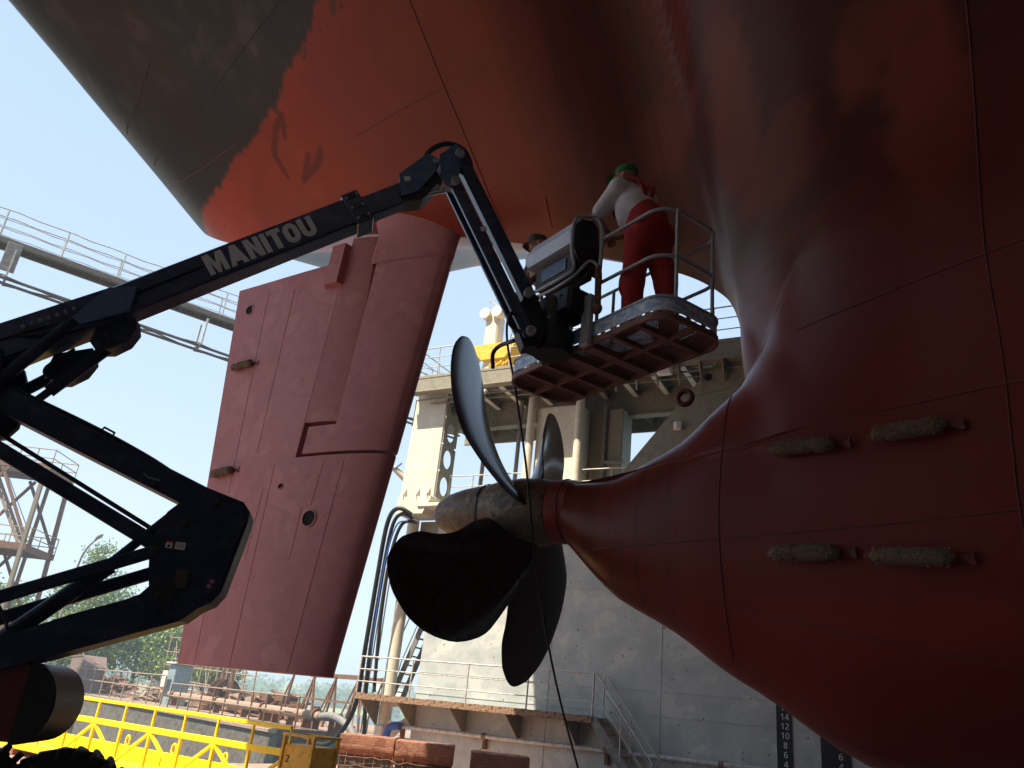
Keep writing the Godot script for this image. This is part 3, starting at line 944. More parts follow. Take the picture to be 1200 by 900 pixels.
func rudder_seam(a: Vector2, b: Vector2, parent: Node):
	var pts := []
	for k in 13:
		var c := a.lerp(b, k / 12.0)
		pts.append(Vector3(c.x, c.y, rudder_half(c.x, c.y) - 0.003))
	var mb := MB.new(); mb.tube(pts, 0.009, 5)
	put(mb, "weld_seam", M.rweld, parent)

# ---------------------------------------------------------------- ground, water, shore
func build_ground():
	var w := MB.new()
	w.quad(Vector3(-1400, -2.5, 1400), Vector3(1400, -2.5, 1400), Vector3(1400, -2.5, -1400), Vector3(-1400, -2.5, -1400))
	structure(put(w, "water", M.water))
	var d := MB.new()
	d.bx(Vector3(14.6, -1.6, 0), Vector3(51.0, 3.2, 32.4), 0.05)
	d.bx(Vector3(-14.9, -1.6, 5.4), Vector3(7.9, 3.18, 21.0), 0.05)
	structure(put(d, "dock_deck", M.deck))
	# weld ridges that divide the deck into plates
	# near shore on the left with the yard, and the far bank
	var s := MB.new()
	var P := []
	for i in 13:
		var row := []
		for j in 25:
			var t := j / 24.0
			var edge := Vector3(-62, 0, 60).lerp(Vector3(-58, 0, -52), t)
			var far := Vector3(-420, 0, 240).lerp(Vector3(-150, 0, -90), t)
			var p := edge.lerp(far, pow(i / 12.0, 1.6))
			p.y = -3.2 if i == 0 else (-1.0 + 1.2 * minf(i / 3.0, 1.0) + 1.5 * i / 12.0 + 0.4 * sin(j * 1.7 + i))
			row.append(p)
		P.append(row)
	s.grid(P, Vector3(-150, -100, 0))
	structure(put(s, "near_shore", M.earth))
	var h := MB.new()
	P = []
	for i in 15:
		var row := []
		for j in 41:
			var t := j / 40.0
			var an := deg_to_rad(lerpf(-78.0, 25.0, t))
			var dir := Vector3(sin(an - deg_to_rad(30.0)), 0, -cos(an - deg_to_rad(30.0)))
			var r := 345.0 + 15.0 * sin(j * 0.9) + 620.0 * pow(i / 14.0, 1.5)
			var p := Vector3(4.6, 0, 8.7) + dir * r
			p.y = -3.0 if i == 0 else (-1.9 + 0.6 * i + (5.5 + 3.0 * sin(j * 0.55) + 2.0 * sin(j * 1.7)) * smoothstep(2.0, 11.0, float(i)))
			row.append(p)
		P.append(row)
	h.grid(P, Vector3(-150, -900, 0))
	structure(put(h, "far_shore", paint([rgb(128, 140, 84), rgb(150, 156, 98), rgb(110, 128, 74)], 60.0, 0.95)))

# ---------------------------------------------------------------- the port wing of the dock
const WZ := -12.0
func rail_run(parent: Node, a: Vector3, b: Vector3, posts: int, height := 1.0, r := 0.022, bars := 3, mat: Material = null):
	var m: Material = mat if mat else M.rail
	for i in posts:
		var p := a.lerp(b, float(i) / (posts - 1))
		var mb := MB.new(); mb.rod(p, p + Vector3(0, height, 0), r, 6)
		put(mb, "post", m, parent)
	for k in bars:
		var hh := height * (1.0 - float(k) / bars)
		var mb := MB.new(); mb.rod(a + Vector3(0, hh, 0), b + Vector3(0, hh, 0), r * (1.0 if k == 0 else 0.75), 6)
		put(mb, "rail", m, parent)

func build_dock():
	# lower wall
	var wing := thing("dock_wing_wall", "grey repainted wall of the floating dock behind the propeller, its aft end in sun", "wall", Vector3(0, 0, WZ))
	var mb := MB.new()
	mb.bx(Vector3(15.3, 3.65, WZ - 2.2), Vector3(49.4, 7.5, 4.4), 0.03)
	put(mb, "wall", M.wall, wing)
	for sx in [[2.62, -9.4, 30.0], [5.1, -9.4, 30.0]]:
		var s := MB.new(); s.bar(Vector3(sx[1], sx[0], WZ + 0.004), Vector3(sx[2], sx[0], WZ + 0.004), 0.02, 0.025)
		put(s, "weld_seam", M.wall, wing)
	var s2 := MB.new(); s2.bar(Vector3(-9.4, 2.05, WZ + 0.004), Vector3(30, 2.05, WZ + 0.004), 0.02, 0.025); put(s2, "weld_seam", M.wall, wing)
	for k in 9:
		var s := MB.new(); s.bar(Vector3(-5.2 + 3.1 * k, 0.3, WZ + 0.003), Vector3(-5.2 + 3.1 * k, 7.3, WZ + 0.003), 0.02, 0.02, Vector3.RIGHT)
		put(s, "weld_seam", M.wall, wing)
	# deck edge of the wall with small brackets
	var e := MB.new(); e.bx(Vector3(15.3, 7.46, WZ - 2.0), Vector3(50.4, 0.12, 5.2), 0.02)
	put(e, "wall_deck", M.cream, wing)
	# draught marks: black strips with white figures
	for q in [[0.86, ["4", "6", "8", "10", "12", "14", "16"], 1.28], [1.95, ["4", "6", "8", "10", "12", "14"], 1.36]]:
		var bd := MB.new(); bd.bx(Vector3(q[0], 1.9, WZ + 0.012), Vector3(0.34 if q[0] < 1.5 else 0.62, 3.6, 0.02))
		var strip := put(bd, "draught_board", M.board, wing)
		for k in q[1].size():
			letters(q[1][k], 0.13, Vector3(q[0] + (0.02 if q[0] < 1.5 else 0.1), q[2] + 0.2 * k, WZ + 0.024), Basis.IDENTITY, M.digits, strip, "figure", 0.006, 400)
	# platform along the wall with its rail, brackets and stair
	var pf := thing("access_platform", "narrow steel platform with a rusty edge along the grey dock wall", "platform", Vector3(-7.2, 1.87, -11.5))
	mb = MB.new(); mb.bx(Vector3(-7.15, 1.83, -11.5), Vector3(7.3, 0.06, 1.0), 0.01); put(mb, "deck_plate", M.grey_steel, pf)
	mb = MB.new()
	var fn := noise(71, 1.0, 3); fn.frequency = 1.3
	for k in 40:
		var x := -10.8 + 7.3 * k / 40.0; var x2 := x + 7.3 / 40.0
		var a := 0.02 * fn.get_noise_1d(x * 3); var b := 0.02 * fn.get_noise_1d(x2 * 3)
		mb.face([Vector3(x, 1.72, -10.985), Vector3(x2, 1.72, -10.985), Vector3(x2, 1.885 + b, -10.985), Vector3(x, 1.885 + a, -10.985)], Vector3(x, 1.8, -11))
		mb.face([Vector3(x, 1.885 + a, -10.985), Vector3(x2, 1.885 + b, -10.985), Vector3(x2, 1.875, -11.06), Vector3(x, 1.875, -11.06)], Vector3(x, 1, -11))
	put(mb, "rusty_edge", M.rusty_edge, pf)
	for x in [-10.6, -9.3, -7.6, -5.9, -4.2]:
		mb = MB.new(); mb.prism([Vector2(0, 0), Vector2(0.95, 0), Vector2(0.95, -0.08), Vector2(0.08, -0.72), Vector2(0, -0.72)], T(Vector3(0, 0, 1), Vector3.UP, Vector3(-1, 0, 0), Vector3(x, 1.795, WZ + 0.02)), 0.03)
		put(mb, "bracket", M.drab, pf)
	for x in range(5):
		var p := Vector3(-10.78 + 1.82 * x, 1.87, -11.04)
		mb = MB.new(); mb.rod(p, p + Vector3(0, 1.0, 0), 0.025, 6); put(mb, "post", M.rail, pf)
	for hh in [1.0, 0.66, 0.33]:
		mb = MB.new(); mb.rod(Vector3(-10.78, 1.87 + hh, -11.04), Vector3(-3.5, 1.87 + hh, -11.04), 0.022 if hh > 0.9 else 0.016, 6); put(mb, "rail", M.rail, pf)
		mb = MB.new(); mb.rod(Vector3(-10.78, 1.87 + hh, -11.04), Vector3(-10.78, 1.87 + hh, -11.9), 0.018, 6); put(mb, "rail", M.rail, pf)
	# cantilever end under the platform with an oval hole
	var ce := thing("bracket_frame", "open bracket frame with an oval hole under the aft end of the platform", "bracket", Vector3(-10.0, 0, -11.9))
	mb = MB.new(); mb.holed(T(Vector3(1, 0, 0), Vector3(0, 1, 0), Vector3(0, 0, 1), Vector3(-9.95, 1.42, -11.95)), 1.1, 0.7, 0.36, 0.2, 0.04); put(mb, "holed_plate", M.cream, ce)
	mb = MB.new(); mb.bx(Vector3(-10.35, 0.2, -11.9), Vector3(0.3, 1.8, 0.3), 0.03); put(mb, "leg", M.cream, ce)
	mb = MB.new(); mb.prism([Vector2(-0.1, 0), Vector2(0.5, 0.5), Vector2(0.5, 0.62), Vector2(-0.1, 0.62)], T(Vector3(1, 0, 0), Vector3.UP, Vector3.BACK, Vector3(-10.2, 0.48, -11.93)), 0.04); put(mb, "gusset", M.cream, ce)
	# stair from the platform's forward end down to the deck
	var st := thing("stair", "steep steel stair down from the forward end of the platform", "stair", Vector3(-2.8, 0, -11.4))
	for z in [-11.05, -11.75]:
		mb = MB.new(); mb.bar(Vector3(-3.5, 1.84, z), Vector3(-2.0, 0.0, z), 0.03, 0.2); put(mb, "stringer", M.grey_steel, st)
		mb = MB.new(); mb.tube([Vector3(-3.5, 2.87, z), Vector3(-3.42, 2.86, z), Vector3(-1.95, 1.0, z), Vector3(-1.95, 0, z)], 0.022, 6); put(mb, "handrail", M.rail, st)
		mb = MB.new(); mb.rod(Vector3(-3.45, 2.4, z), Vector3(-1.95, 0.55, z), 0.015, 6); put(mb, "handrail", M.rail, st)
		mb = MB.new(); mb.rod(Vector3(-3.5, 1.87, z), Vector3(-3.5, 2.87, z), 0.022, 6); put(mb, "post", M.rail, st)
		mb = MB.new(); mb.rod(Vector3(-2.75, 0.95, z), Vector3(-2.75, 1.98, z), 0.018, 6); put(mb, "post", M.rail, st)
	for k in 8:
		var t := (k + 0.5) / 8.0
		mb = MB.new(); mb.bx(Vector3(lerpf(-3.5, -2.0, t), lerpf(1.84, 0.0, t), -11.4), Vector3(0.2, 0.03, 0.66), 0.005); put(mb, "tread", M.grey_steel, st)
	# pipe along the foot of the wall
	var pp := thing("wall_pipe", "pale pipe running along the foot of the grey dock wall", "pipe", Vector3(0, 1.1, -11.85))
	mb = MB.new(); mb.rod(Vector3(-9.9, 1.12, -11.82), Vector3(30, 1.12, -11.82), 0.06, 10); put(mb, "pipe", M.rail, pp)
	for x in [-9.6, -6.9, -3.4, -0.55, 2.5]:
		mb = MB.new(); mb.rod(Vector3(x - 0.05, 1.12, -11.82), Vector3(x + 0.05, 1.12, -11.82), 0.085, 10); put(mb, "flange", M.rusty_edge, pp)
		mb = MB.new(); mb.bx(Vector3(x, 0.95, -11.92), Vector3(0.1, 0.3, 0.14), 0.01); put(mb, "pipe_bracket", M.rust, pp)
	var bp := thing("blue_pipe_bend", "short blue pipe bend under the platform beside the water", "pipe", Vector3(-9.8, 0.6, -11.7))
	mb = MB.new(); mb.tube(smooth_line([Vector3(-9.5, 1.12, -11.6), Vector3(-9.75, 1.1, -11.6), Vector3(-9.9, 0.95, -11.6), Vector3(-9.95, 0.2, -11.6), Vector3(-9.95, -0.6, -11.6)], 5), 0.1, 10); put(mb, "pipe", M.blue_pipe, bp)

	# cream tube column at the aft end of the wing
	var col := thing("tube_column", "cream tube column carrying the upper deck at the aft end of the dock wing", "column", Vector3(-10.2, 0, -12.2))
	mb = MB.new(); mb.rod(Vector3(-10.35, -2.0, -12.0), Vector3(-10.35, 7.1, -12.0), 0.19, 16); put(mb, "tube", M.cream, col)
	mb = MB.new(); mb.prism([Vector2(0, 0), Vector2(0, 0.6), Vector2(0.25, 0.6), Vector2(0.3, 0.2), Vector2(0.8, -0.1), Vector2(0.8, -0.55), Vector2(0.5, -0.55), Vector2(0.2, -0.3)], T(Vector3(1, 0, 0), Vector3.UP, Vector3.BACK, Vector3(-10.2, 4.5, -12.0)), 0.12); put(mb, "bracket_arm", M.drab, col)
	mb = MB.new(); mb.prism([Vector2(0, 0), Vector2(0.85, 0), Vector2(0.85, -2.4), Vector2(0.6, -2.4), Vector2(0.45, -1.0), Vector2(0.2, -0.5), Vector2(0, -0.3)], T(Vector3(1, 0, 0), Vector3.UP, Vector3.BACK, Vector3(-10.15, 7.1, -12.2)), 0.16); put(mb, "head_bracket", M.drab, col)
	# steep ladder stair beside the column
	var ls := thing("ladder_stair", "thin steep stair between the cream column and the lit end of the wall", "stair", Vector3(-9.9, 1.9, -12.6))
	for z in [-12.35, -12.9]:
		mb = MB.new(); mb.bar(Vector3(-10.45, 1.9, z), Vector3(-9.35, 5.0, z), 0.05, 0.16); put(mb, "stringer", M.grey_steel, ls)
		mb = MB.new(); mb.tube([Vector3(-10.75, 2.6, z), Vector3(-10.7, 2.9, z), Vector3(-9.7, 5.6, z)], 0.02, 6); put(mb, "handrail", M.grey_steel, ls)
	for k in 12:
		var t := (k + 0.5) / 12.0
		mb = MB.new(); mb.bx(Vector3(lerpf(-10.45, -9.35, t), lerpf(1.9, 5.0, t), -12.62), Vector3(0.18, 0.03, 0.5)); put(mb, "tread", M.grey_steel, ls)

	build_upper_deck()
	# starboard wing on this side, with an added unseen house that shades the lift
	var sw := thing("starboard_wing", "dock wing on the near side of the ship with an added house shading the lift", "wall", Vector3(10, 0, 14.4))
	mb = MB.new(); mb.bx(Vector3(15.3, 3.75, 14.4), Vector3(51.4, 7.7, 4.4), 0.05); put(mb, "wall", M.wall, sw)
	mb = MB.new(); mb.bx(Vector3(7.0, 14.6, 14.3), Vector3(33, 13.6, 5.0), 0.1); put(mb, "added_shade_house", M.cream, sw)

func letters(text: String, size: float, at: Vector3, basis: Basis, mat: Material, parent: Node, called := "lettering", depth := 0.006, weight := 700, stretch := 1.0, bold := 0.0):
	var f := SystemFont.new()
	f.font_names = PackedStringArray(["Droid Sans"])
	f.font_weight = weight
	var fv := FontVariation.new()
	fv.base_font = f
	fv.variation_embolden = bold
	var t := TextMesh.new()
	t.text = text; t.font = fv; t.font_size = 64
	t.pixel_size = size / 46.0
	t.depth = depth
	t.material = mat
	var mi := MeshInstance3D.new()
	mi.mesh = t
	nest(mi, called, parent)
	mi.transform = Transform3D(basis * Basis.from_scale(Vector3(stretch, 1, 1)), at - base_of.get(parent, Vector3.ZERO))

func build_upper_deck():
	# the gallery over the wing: slab, girder, ribs under it, pillars, plates
	var ud := thing("upper_deck", "upper deck of the dock wing with ribbed underside above the wall", "deck", Vector3(-4, 10.6, -12.5))
	var mb := MB.new()
	mb.bx(Vector3(-3.6, 11.66, -13.0), Vector3(14.2, 0.12, 4.0), 0.02); put(mb, "deck_plate", M.drab, ud)
	mb = MB.new(); mb.bx(Vector3(-3.6, 11.38, -11.06), Vector3(14.2, 0.44, 0.1), 0.015); put(mb, "girder", M.drab, ud)
	mb = MB.new(); mb.bx(Vector3(-3.6, 11.14, -11.1), Vector3(14.2, 0.04, 0.3), 0.01); put(mb, "girder_flange", M.drab, ud)
	mb = MB.new(); mb.bx(Vector3(-3.6, 11.1, -13.4), Vector3(14.2, 0.9, 0.08), 0.015); put(mb, "girder", M.drab, ud)
	mb = MB.new(); mb.bx(Vector3(-3.6, 10.63, -13.4), Vector3(14.2, 0.05, 0.34), 0.01); put(mb, "girder_flange", M.drab, ud)
	mb = MB.new(); mb.bx(Vector3(-3.6, 11.1, -14.9), Vector3(14.2, 0.9, 0.08), 0.015); put(mb, "girder", M.drab, ud)
	for k in 15:
		var x := -10.4 + 0.98 * k
		mb = MB.new()
		mb.prism([Vector2(0, 0), Vector2(3.86, 0), Vector2(3.86, -0.75), Vector2(2.4, -0.75), Vector2(2.2, -0.35), Vector2(0.25, -0.3), Vector2(0, -0.2)], T(Vector3(0, 0, -1), Vector3.UP, Vector3(1, 0, 0), Vector3(x, 11.6, -11.12)), 0.03)
		var rib := put(mb, "rib", M.drab, ud)
		mb = MB.new(); mb.bar(Vector3(x, 11.29, -11.4), Vector3(x, 11.24, -13.3), 0.16, 0.02); put(mb, "rib_flange", M.cream, rib)
	for z in [-12.0, -12.7]:
		mb = MB.new(); mb.bx(Vector3(-3.6, 11.5, z), Vector3(14.0, 0.16, 0.05)); put(mb, "stringer", M.drab, ud)
	for x in range(8):
		mb = MB.new(); mb.prism([Vector2(0, 0), Vector2(0.32, 0), Vector2(0.06, -0.55), Vector2(0, -0.55)], T(Vector3(0, 0, 1), Vector3.UP, Vector3(-1, 0, 0), Vector3(-3.4 + 0.62 * x, 11.12, -11.28)), 0.04)
		put(mb, "bracket", M.drab, ud)
	# conduit and cable tray hung under it
	mb = MB.new(); mb.rod(Vector3(-10.4, 10.98, -11.3), Vector3(3, 10.98, -11.3), 0.03, 6); put(mb, "conduit", M.grey_steel, ud)
	mb = MB.new(); mb.rod(Vector3(-10.0, 10.9, -11.5), Vector3(-1, 10.9, -11.5), 0.02, 6); put(mb, "conduit", M.grey_steel, ud)
	# rail on top
	var ur := thing("upper_rail", "thin guard rail along the edge of the dock's upper deck", "railing", Vector3(-4, 11.72, -11.1))
	rail_run(ur, Vector3(-10.5, 11.72, -11.15), Vector3(-8.9, 11.72, -11.15), 3, 1.05, 0.024, 3)
	rail_run(ur, Vector3(-7.0, 11.72, -11.15), Vector3(3.3, 11.72, -11.15), 9, 1.05, 0.024, 3)
	rail_run(ur, Vector3(-10.5, 11.72, -11.15), Vector3(-10.5, 11.72, -14.8), 4, 1.05, 0.024, 3)
	rail_run(ur, Vector3(-10.5, 11.72, -14.8), Vector3(-6.0, 11.72, -14.8), 5, 1.05, 0.024, 3)
	# cream end plate with a web of lightening holes
	var ep := thing("end_pylon", "sunlit cream pylon plate with round lightening holes at the aft end", "pylon", Vector3(-10, 7.5, -12))
	mb = MB.new(); mb.prism([Vector2(-10.72, 7.75), Vector2(-9.45, 7.75), Vector2(-9.45, 11.72), Vector2(-9.75, 11.9), Vector2(-10.62, 11.5)], T(Vector3(1, 0, 0), Vector3.UP, Vector3.BACK, Vector3(0, 0, -11.6)), 0.05); put(mb, "plate", M.cream, ep)
	for k in 4:
		mb = MB.new(); mb.holed(T(Vector3(0, 0, -1), Vector3.UP, Vector3(1, 0, 0), Vector3(-9.42, 8.2 + 0.9 * k, -12.02)), 0.8, 0.9, 0.24, 0.31, 0.04, 24); put(mb, "holed_web", M.drab, ep)
	mb = MB.new(); mb.prism([Vector2(-0.7, 0), Vector2(0.55, 0), Vector2(0.55, -0.05), Vector2(0.3, -0.55), Vector2(-0.7, -0.55)], T(Vector3(1, 0, 0), Vector3.UP, Vector3.BACK, Vector3(-10.0, 7.75, -11.9)), 0.9); put(mb, "foot_box", M.cream, ep)
	for x in [-10.5, -10.0, -9.6]:
		mb = MB.new(); mb.prism([Vector2(0, 0), Vector2(0.2, 0), Vector2(0, 0.3)], T(Vector3(0, 0, 1), Vector3.UP, Vector3(-1, 0, 0), Vector3(x, 7.76, -11.57)), 0.02); put(mb, "stiffener", M.cream, ep)
	# strut from the pylon foot towards the flying bridge
	var sp := thing("strut", "slanting pale strut leaving the pylon's foot behind the rudder", "strut")
	mb = MB.new(); mb.rod(Vector3(-11.75, 9.4, -11.0), Vector3(-10.5, 8.2, -11.9), 0.08, 8)
	mb.rod(Vector3(-11.06, 8.74, -11.5), Vector3(-10.5, 8.2, -11.9), 0.11, 8)
	put(mb, "tube", M.cream, sp)
	# pillars and the house between them
	var hs := thing("gallery_house", "pale plated house between two pillars under the upper deck", "house", Vector3(-5.6, 7.5, -12.4))
	mb = MB.new(); mb.bx(Vector3(-5.62, 9.1, -12.9), Vector3(1.5, 3.2, 1.4), 0.03); put(mb, "plating", M.cream, hs)
	for x in [-6.5, -4.86]:
		mb = MB.new(); mb.rod(Vector3(x, 7.52, -12.05), Vector3(x, 10.98, -12.05), 0.13, 12); put(mb, "pillar", M.cream, hs)
	mb = MB.new(); mb.bx(Vector3(-4.28, 9.1, -13.2), Vector3(1.06, 3.2, 0.8), 0.03); put(mb, "plating", M.drab, hs)
	mb = MB.new(); mb.bx(Vector3(-3.95, 8.95, -12.72), Vector3(0.6, 0.08, 0.16), 0.01); put(mb, "ledge", M.grey_steel, hs)
	mb = MB.new(); mb.rod(Vector3(-4.3, 7.6, -12.7), Vector3(-4.3, 10.9, -12.7), 0.06, 8); put(mb, "down_pipe", M.grey_steel, hs)
	# thin posts further aft
	for x in [-8.6, -7.35]:
		var po := thing("gallery_post", "thin grey post under the upper deck, seen between propeller blades" if x < -8 else "thin post under the upper deck right of the bent blade", "post", Vector3(x, 7.5, -12.9))
		mb = MB.new(); mb.rod(Vector3(x, 7.5, -12.9), Vector3(x, 11.3, -12.9), 0.07, 8); put(mb, "tube", M.grey_steel, po)
	var gr := thing("gallery_rail", "low guard rail on the wall deck under the gallery", "railing", Vector3(-7, 7.52, -12.2))
	rail_run(gr, Vector3(-9.3, 7.52, -12.15), Vector3(-6.7, 7.52, -12.15), 4, 1.05, 0.02, 3)
	rail_run(gr, Vector3(-4.7, 7.52, -12.15), Vector3(-1.0, 7.52, -12.15), 5, 1.05, 0.02, 3)
	rail_run(gr, Vector3(-9.3, 7.52, -15.9), Vector3(-1.0, 7.52, -15.9), 8, 1.05, 0.02, 3)
	var wb := thing("winch_box", "dark box standing on the wall deck just behind the propeller hub", "box", Vector3(-8.2, 7.5, -13))
	mb = MB.new(); mb.bx(Vector3(-8.0, 7.8, -13.0), Vector3(1.1, 0.5, 0.8), 0.03); put(mb, "housing", M.grey_steel, wb)
	mb = MB.new(); mb.bx(Vector3(-8.0, 8.09, -13.0), Vector3(1.2, 0.06, 0.9), 0.02); put(mb, "lid", M.grey_steel, wb)
	# great slanting plate at the right, seen through the aperture
	var bp := thing("slanting_plate", "large brownish slanting bracing plate seen through the aperture", "bracing plate", Vector3(-1, 10, -11.5))
	mb = MB.new(); mb.prism([Vector2(-3.6, 7.6), Vector2(-1.3, 10.35), Vector2(0.1, 11.85), Vector2(3.4, 11.85), Vector2(3.4, 7.6)], T(Vector3(1, 0, 0), Vector3.UP, Vector3.BACK, Vector3(0, 0, -11.35)), 0.06); put(mb, "plate", M.drab, bp)
	mb = MB.new(); mb.bar(Vector3(-1.45, 10.2, -11.31), Vector3(3.4, 10.9, -11.31), 0.03, 0.03); put(mb, "weld_seam", M.drab, bp)
	mb = MB.new(); mb.lathe(T(Vector3(1, 0, 0), Vector3(0, 0, 1), Vector3(0, -1, 0), Vector3(-0.75, 10.75, -11.315)), [Vector2(0.11, -0.01), Vector2(0.11, 0.006), Vector2(0.09, 0.006), Vector2(0.0, 0.004)], 16); put(mb, "drain_hole", M.hole_shade, bp)  # flat black disc painting in the dark inside of a hole
	# flood lamps under the girder
	for q in [[Vector3(-1.9, 11.0, -11.05), "square flood lamp under the girder right of the basket"], [Vector3(-1.55, 9.35, -11.2), "small pale lamp on the slanting plate beside the lifting eye"]]:
		var fl := thing("work_lamp", q[1], "lamp", q[0])
		mb = MB.new(); mb.bx(q[0], Vector3(0.42, 0.34, 0.16) if q[0].y > 10 else Vector3(0.22, 0.24, 0.1), 0.03); put(mb, "housing", M.lamp_box, fl)
		mb = MB.new(); mb.bx(q[0] + Vector3(0, -0.01, 0.09), Vector3(0.32, 0.24, 0.02) if q[0].y > 10 else Vector3(0.05, 0.2, 0.02), 0.008); put(mb, "lens", M.white_paint, fl)
	# deck crane on top
	var cr := thing("deck_crane", "cream and yellow deck crane on the upper deck left of the basket", "crane", Vector3(-8.3, 11.7, -12.5))
	mb = MB.new(); mb.lathe(T(Vector3.RIGHT, Vector3.UP, Vector3.BACK, Vector3(-8.2, 11.72, -12.3)), [Vector2(0.55, 0), Vector2(0.55, 0.2), Vector2(0.45, 0.25), Vector2(0.42, 0.7), Vector2(0.3, 0.75)], 20); put(mb, "pedestal", M.cream, cr)
	mb = MB.new(); mb.prism([Vector2(-0.85, 1.25), Vector2(0.95, 1.25), Vector2(0.55, 0.7), Vector2(-0.35, 0.7)], T(Vector3(1, 0, 0), Vector3.UP, Vector3.BACK, Vector3(-8.1, 11.72, -12.2)), 0.9); put(mb, "slewing_frame", M.ochre, cr)
	mb = MB.new(); mb.bx(Vector3(-8.45, 13.6, -12.4), Vector3(0.5, 1.5, 0.5), 0.05); put(mb, "column", M.cream, cr)
	for x in [-8.68, -8.22]:
		mb = MB.new(); mb.rod(Vector3(x, 14.35, -12.35), Vector3(x, 14.35, -12.0), 0.2, 14); put(mb, "sheave_head", M.white_paint, cr)
	mb = MB.new(); mb.rod(Vector3(-8.9, 11.9, -11.8), Vector3(-8.55, 13.0, -12.1), 0.09, 8); put(mb, "ram", M.cream, cr)
	mb = MB.new(); mb.bx(Vector3(-8.9, 12.05, -11.7), Vector3(0.7, 0.35, 0.5), 0.05); put(mb, "winch", M.cream, cr)
	for k in 6:
		mb = MB.new(); mb.lathe(T(Vector3(0, 0, 1), Vector3(1, 0, 0), Vector3.UP, Vector3(-7.85 + 0.12 * k, 11.95 + 0.06 * (k % 2), -11.5)), [Vector2(0.12, -0.04), Vector2(0.16, 0), Vector2(0.12, 0.04)], 10); put(mb, "valve", M.ochre, cr)
	rail_run(cr, Vector3(-8.0, 13.0, -12.8), Vector3(-6.6, 13.0, -12.8), 4, 1.05, 0.024, 3)
	rail_run(cr, Vector3(-8.9, 14.6, -12.6), Vector3(-6.6, 14.6, -12.6), 3, 0.6, 0.018, 2)
	mb = MB.new(); mb.rod(Vector3(-8.9, 15.2, -12.6), Vector3(-7.6, 14.0, -12.8), 0.018, 6); put(mb, "stay", M.rail, cr)
	# hook block and hanging tackle under the crane
	var hk := thing("hook_block", "white triangular hook block hanging below the yellow crane", "hook block", Vector3(-7.9, 10.9, -10.9))
	mb = MB.new(); mb.prism([Vector2(-0.32, 0.12), Vector2(0.32, 0.16), Vector2(0.1, -0.18), Vector2(-0.12, -0.2)], T(Vector3(1, 0, 0), Vector3.UP, Vector3.BACK, Vector3(-7.85, 10.75, -10.9)), 0.12); put(mb, "cheek_plate", M.white_paint, hk)
	mb = MB.new(); mb.rod(Vector3(-8.1, 10.85, -10.9), Vector3(-8.1, 11.9, -10.95), 0.012, 5); put(mb, "rope", M.hose, hk)
	mb = MB.new(); mb.tube(arc(Vector3(-7.85, 10.45, -10.9), Vector3(0.08, 0, 0), Vector3(0, 0.1, 0), 0.5, -3.6, 10), 0.022, 6); put(mb, "hook", M.black, hk)

# ---------------------------------------------------------------- articulated boom lift
var LT := Transform3D(Basis(Vector3(0.7694, 0, -0.6388), Vector3.UP, Vector3(0.6388, 0, 0.7694)), Vector3(-1.03, 0, 5.31))
var BT := Transform3D(Basis(Vector3(0.9009, 0, 0.4340), Vector3.UP, Vector3(-0.4340, 0, 0.9009)), Vector3(0.91, 4.7, 2.37))

func lm() -> MB: return MB.new(LT)
func bm() -> MB: return MB.new(BT)
func flat(z := 0.0) -> Transform3D: return Transform3D(Basis.IDENTITY, Vector3(0, 0, z))

func pin(parent: Node, x: float, y: float, z: float, r: float):
	var mb := lm()
	mb.lathe(T(Vector3(1, 0, 0), Vector3(0, 0, 1), Vector3(0, -1, 0), Vector3(x, y, z)), [Vector2(r, -0.03), Vector2(r, 0.012), Vector2(r * 0.75, 0.02), Vector2(r * 0.62, 0.02), Vector2(r * 0.6, 0.008), Vector2(0, 0.008)], 16)
	put(mb, "pin", M.zinc, parent)

